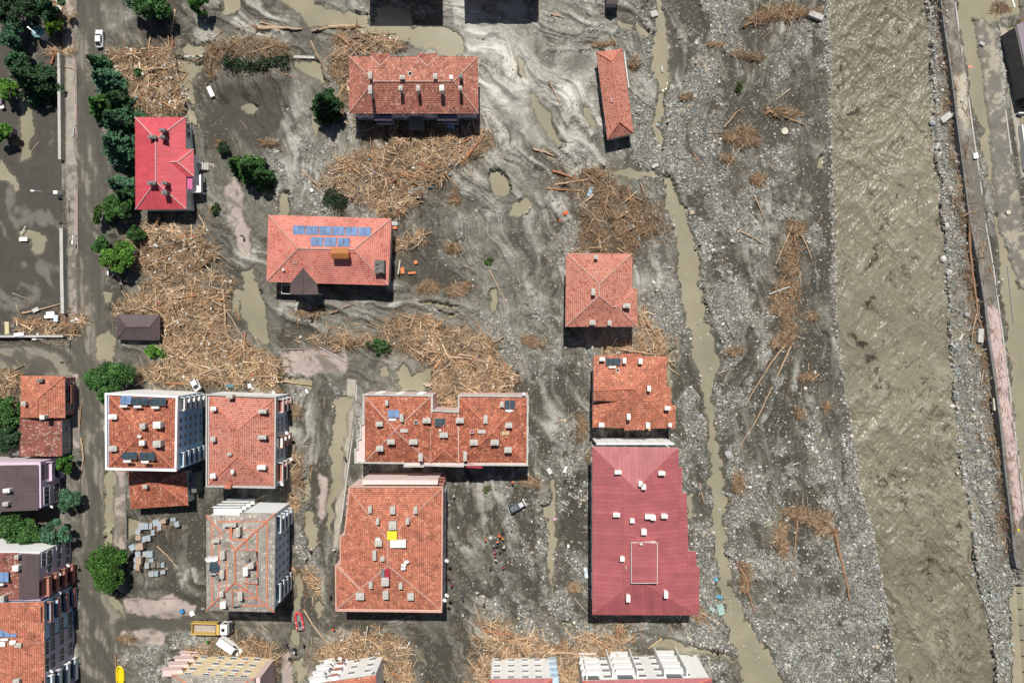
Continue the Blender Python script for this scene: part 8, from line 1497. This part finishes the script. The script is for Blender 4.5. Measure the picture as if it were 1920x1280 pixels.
# terrace furniture and bricks right of the solar house
ob = mat('orange_brick', (.72, .24, .1), .8, .25, 4)
for i, (px, py, w_, d_, lab) in enumerate([(755, 507, .9, 1.6, 'orange brick stub beside a cream panel'), (780, 492, .8, .8, 'orange brick stub at the top right of the broken terrace'), (773, 512, 1.8, .5, 'row of orange bricks on the edge of the broken terrace'), (741, 428, 1.0, .6, 'orange brick stub at the corner of the solar house')]): slab(px, py, w_, d_, .5, R(5), ob, lab, 'brick_stub', 'bricks')
slab(750, 502, .3, 3.2, .9, R(-8), mat('cream_block', (.6, .56, .45)), 'cream wall panel on the broken terrace', 'wall_panel', 'panel'); slab(741, 420, 1.3, 1.0, .8, 0, conc_m, 'grey box at the corner of the solar house', 'grey_box', 'box')
# paving pallets
pal = [(269, 984, 1.3, 1.5, 0), (278, 984, 1.2, 1.4, 0), (287, 984, .7, 1.3, 0), (298, 977, 1.5, 1.4, 8), (305, 979, .9, 1.2, 0), (314, 973, 1.2, .9, 0), (305, 986, .9, 1.1, 5), (328, 972, 1.2, .7, 0), (336, 980, 1.1, 1.2, 8), (326, 980, 1.1, .9, 0), (264, 994, 1.1, 1.2, -12), (291, 996, .8, 1.3, 0), (266, 1004, 1.2, 1.1, 0), (255, 1022, 1.3, 1.4, 30), (268, 1021, 1.7, 1.4, 5), (273, 1008, 1.2, 1.3, 0), (283, 1006, 1.0, 1.3, 0),
       (264, 1036, 1.2, 1.4, 0), (276, 1036, 1.0, 1.2, 0), (285, 1036, 1.5, 1.4, 0), (262, 1046, .9, 1.3, 0), (270, 1046, 1.1, 1.6, 0), (281, 1047, .9, 1.1, 0), (289, 1047, 1.0, .8, 0), (262, 1056, .9, 1.3, 0), (270, 1056, .9, 1.4, 0), (282, 1056, 1.0, 1.3, 0), (292, 1056, 1.1, 1.2, 0), (301, 1056, .8, 1.2, 0), (308, 1057, .8, 1.1, 0), (288, 1073, 1.2, 1.2, 8), (296, 1073, 1.0, 1.1, 0), (309, 1070, 1.1, .8, 0)]
pm3 = [mat('paving_grey', (.42, .44, .46), .8, .3, 5), mat('paving_blue', (.38, .46, .50), .8, .3, 5), mat('paving_tan', (.48, .36, .26), .8, .3, 5), mat('paving_dun', (.22, .19, .14), .8, .3, 5)]
PNM = ['grey', 'blue grey', 'tan', 'dun']
for i, (px, py, w_, d_, a) in enumerate(pal):
    mi = 2 if (px, py) in ((268, 1021), (314, 973), (270, 1046), (270, 1056), (266, 1004)) else 3 if (px, py) in ((292, 1056), (301, 1056), (326, 980), (281, 1047)) else i % 2
    t_ = thing('paving_pallet', '%s stack of paving stones among the pallets beside the big green tree' % PNM[mi], 'pallet', (*G(px, py), max(0, ground_z(px, py))), R(a), '%s paving pallets' % PNM[mi]); hh_ = random.uniform(.6, 1.1) if mi != 2 else 1.5
    m = MB(); nx = 3; ny = 3
    for ix in range(nx):
        for iy in range(ny): m.box(((ix - 1) * w_ / 3, (iy - 1) * d_ / 3, .15 + hh_ / 2 + random.uniform(-.03, .03)), (w_ / 3 - .02, d_ / 3 - .02, hh_))
    m.build('stones', pm3[mi], t_); m = MB()
    for y in (-.4, 0, .4): m.box((0, y * d_, .06), (w_, .1, .12))
    m.build('pallet', mat('pallet_wood', (.3, .22, .13), .85, .3, 5), t_)
# kiosk
t_ = thing('round_kiosk', 'small octagonal kiosk with teal domed roof in the north-west park', 'kiosk', (*W(69, 58, 3)[:2], 0)); m = MB(); oc = lambda r_2, z: [(math.cos(i * math.pi / 4 + .39) * r_2, math.sin(i * math.pi / 4 + .39) * r_2, z) for i in range(8)]
loft(m, [oc(1.1, -.3), oc(1.1, 2.7)]); m.build('wall', white_p, t_); m = MB(); loft(m, [oc(1.55, 2.65), oc(1.5, 2.75), oc(.8, 3.0)]); rf_ = m.build('roof', mat('teal_sheet', (.22, .42, .44), .5, .2, 3), t_); m = MB(); loft(m, [oc(.78, 2.95), oc(.76, 3.25), oc(.6, 3.5), oc(.3, 3.65), oc(.03, 3.7)]); m.build('dome', mat('teal_dark', (.08, .19, .23), .5, .2, 3), rf_)
slab(27, 249, 1.5, 1.4, 2.2, 0, mat('violet_sheet', (.22, .16, .24), .6, .2, 2), 'small violet kiosk at the left park edge', 'small_kiosk', 'kiosk', 0); slab(3, 190, 2.0, 2.5, 1.5, 0, mat('violet_sheet', (.22, .16, .24)), 'violet covered stall cut by the left edge', 'small_kiosk', 'kiosk', 0); slab(9, 203, .9, .8, .3, R(20), white_p, 'white table by the violet stall', 'table_top', 'table', .7); slab(31, 163, 1.3, 1.6, .15, R(15), mat('mint_sheet', (.45, .65, .45), .5, .2, 3), 'pale green awning beside the bright park tree', 'awning', 'awning', 2.2)
slab(115, 6, .8, 2.3, .4, R(50), white_p, 'white board in the rubble at the top left gate', 'board', 'board', .8); slab(116, 18, .6, 1.4, .4, R(50), white_p, 'smaller white board in the rubble at the top left gate', 'board', 'board', .7); slab(473, 722, .8, 1.0, .8, R(10), white_p, 'white refrigerator on the wood drift above the faded red block', 'refrigerator', 'refrigerator', 1.0); slab(297, 205, .9, .7, .6, R(-30), white_p, 'white box on the north-west wood heap, lower one', 'white_box', 'box', 1.1); slab(333, 194, .7, .7, .5, R(25), white_p, 'white box on the north-west wood heap, right one', 'white_box', 'box', 1.0); slab(687, 381, .7, .8, .6, R(20), white_p, 'white box on the straw-coloured drift near the fallen evergreen', 'white_box', 'box', .9); slab(586, 358, .6, .8, .5, R(20), white_p, 'white box beside the long poles north of the solar roof', 'white_box', 'box', .4)
slab(397, 174, 1.0, 2.6, .8, R(25), car_w, 'white car door panel half buried at the dark earth hollow', 'car_part', 'wreck'); slab(435, 722, 1.9, .8, .6, R(-4), mat('teal_dark', (.08, .19, .23)), 'dark teal machine part in the drift above the faded red block', 'machine_part', 'wreck', .9); slab(576, 733, .6, 1.0, .3, R(25), white_p, 'white frame in the lane north of the faded red block', 'window_frame_loose', 'frame', .2); slab(362, 1148, 1.0, 1.1, .3, R(25), white_p, 'white chair upturned by the grey tiled block', 'garden_chair', 'chair', .3); slab(275, 1210 + 24, .9, .9, .4, R(30), white_p, 'white box on the dark rubble at the bottom left', 'white_box', 'box', .3); slab(140, 1010, 1.3, .9, .9, R(10), white_p, 'white cabinet on the kerb by the pale gable', 'cabinet', 'cabinet'); slab(1048, 1271, .9, .5, .4, 0, white_p, 'white box between the two maroon-roofed white blocks', 'white_box', 'box', .4)
slab(1030, 882, 1.0, 1.5, .5, R(30), mat('dull_white', (.6, .6, .58)), 'whitish broken pipe piece beside the overturned car', 'pipe_piece', 'pipe'); slab(1059, 878, .5, 1.5, .3, R(-25), white_p, 'white slat right of the broken pipe piece', 'slat', 'slat'); slab(1098, 1072, .8, 2.4, .4, R(8), mat('pale_blue_white', (.62, .7, .75)), 'pale blue rag heap against the largest block', 'rag_heap', 'rags'); slab(1065, 1021, .5, .7, .4, 0, white_p, 'white canister on mud left of the largest block', 'canister', 'canister'); slab(1040, 972, .7, .6, .3, R(30), mat('pink_bag', (.7, .35, .5), .6, .2, 4), 'pink bag right of the rescuers', 'bag', 'bag'); slab(1226, 27, 1.6, 1.4, .3, R(15), conc_m, 'triangular pale slab in the brook at the top', 'slab', 'slab'); slab(1241, 130, .4, 1.5, .3, R(5), conc_m, 'pale slab standing in the brook beside the narrow shed', 'slab', 'slab', 0); slab(1227, 312, 1.6, .8, .4, R(25), conc_m, 'pale slab at the brook crossing', 'slab', 'slab')
# litter
n = 380; mm = np.zeros(PX.shape)
for k in ('north_west', 'garden_mound', 'mid_west', 'river_wall', 'wall_corner', 'south_mid', 'school_yard', 'mid_band'): mm = np.maximum(mm, PM[k] * (1 - river) * (2.5 if k in ('north_west', 'garden_mound') else 1))
x, y, z = samp(mm, n, r_); C_ = np.stack([(x - 960) * S, (640 - y) * S, z + .38], 1); nm = unit(r_.normal(size=(n, 3)) * .4 + np.array([0, 0, 1])); a = unit(np.cross(nm, r_.normal(size=(n, 3)))); b_ = np.cross(nm, a); s_ = .12 + .2 * r_.random((n, 1)); V_, F_ = quads(C_, a * s_, b_ * s_ * .7)
pc = np.array([(.7, .7, .68), (.6, .62, .62), (.5, .45, .38), (.2, .4, .55), (.6, .15, .1)])[r_.choice(5, n, p=[.5, .25, .13, .07, .05])]; o = fastmesh('litter', V_, F_, np.repeat(pc, 4, 0), stonem); tag(o, 'white and coloured scraps on the wood drifts', 'litter', None, 'stuff')
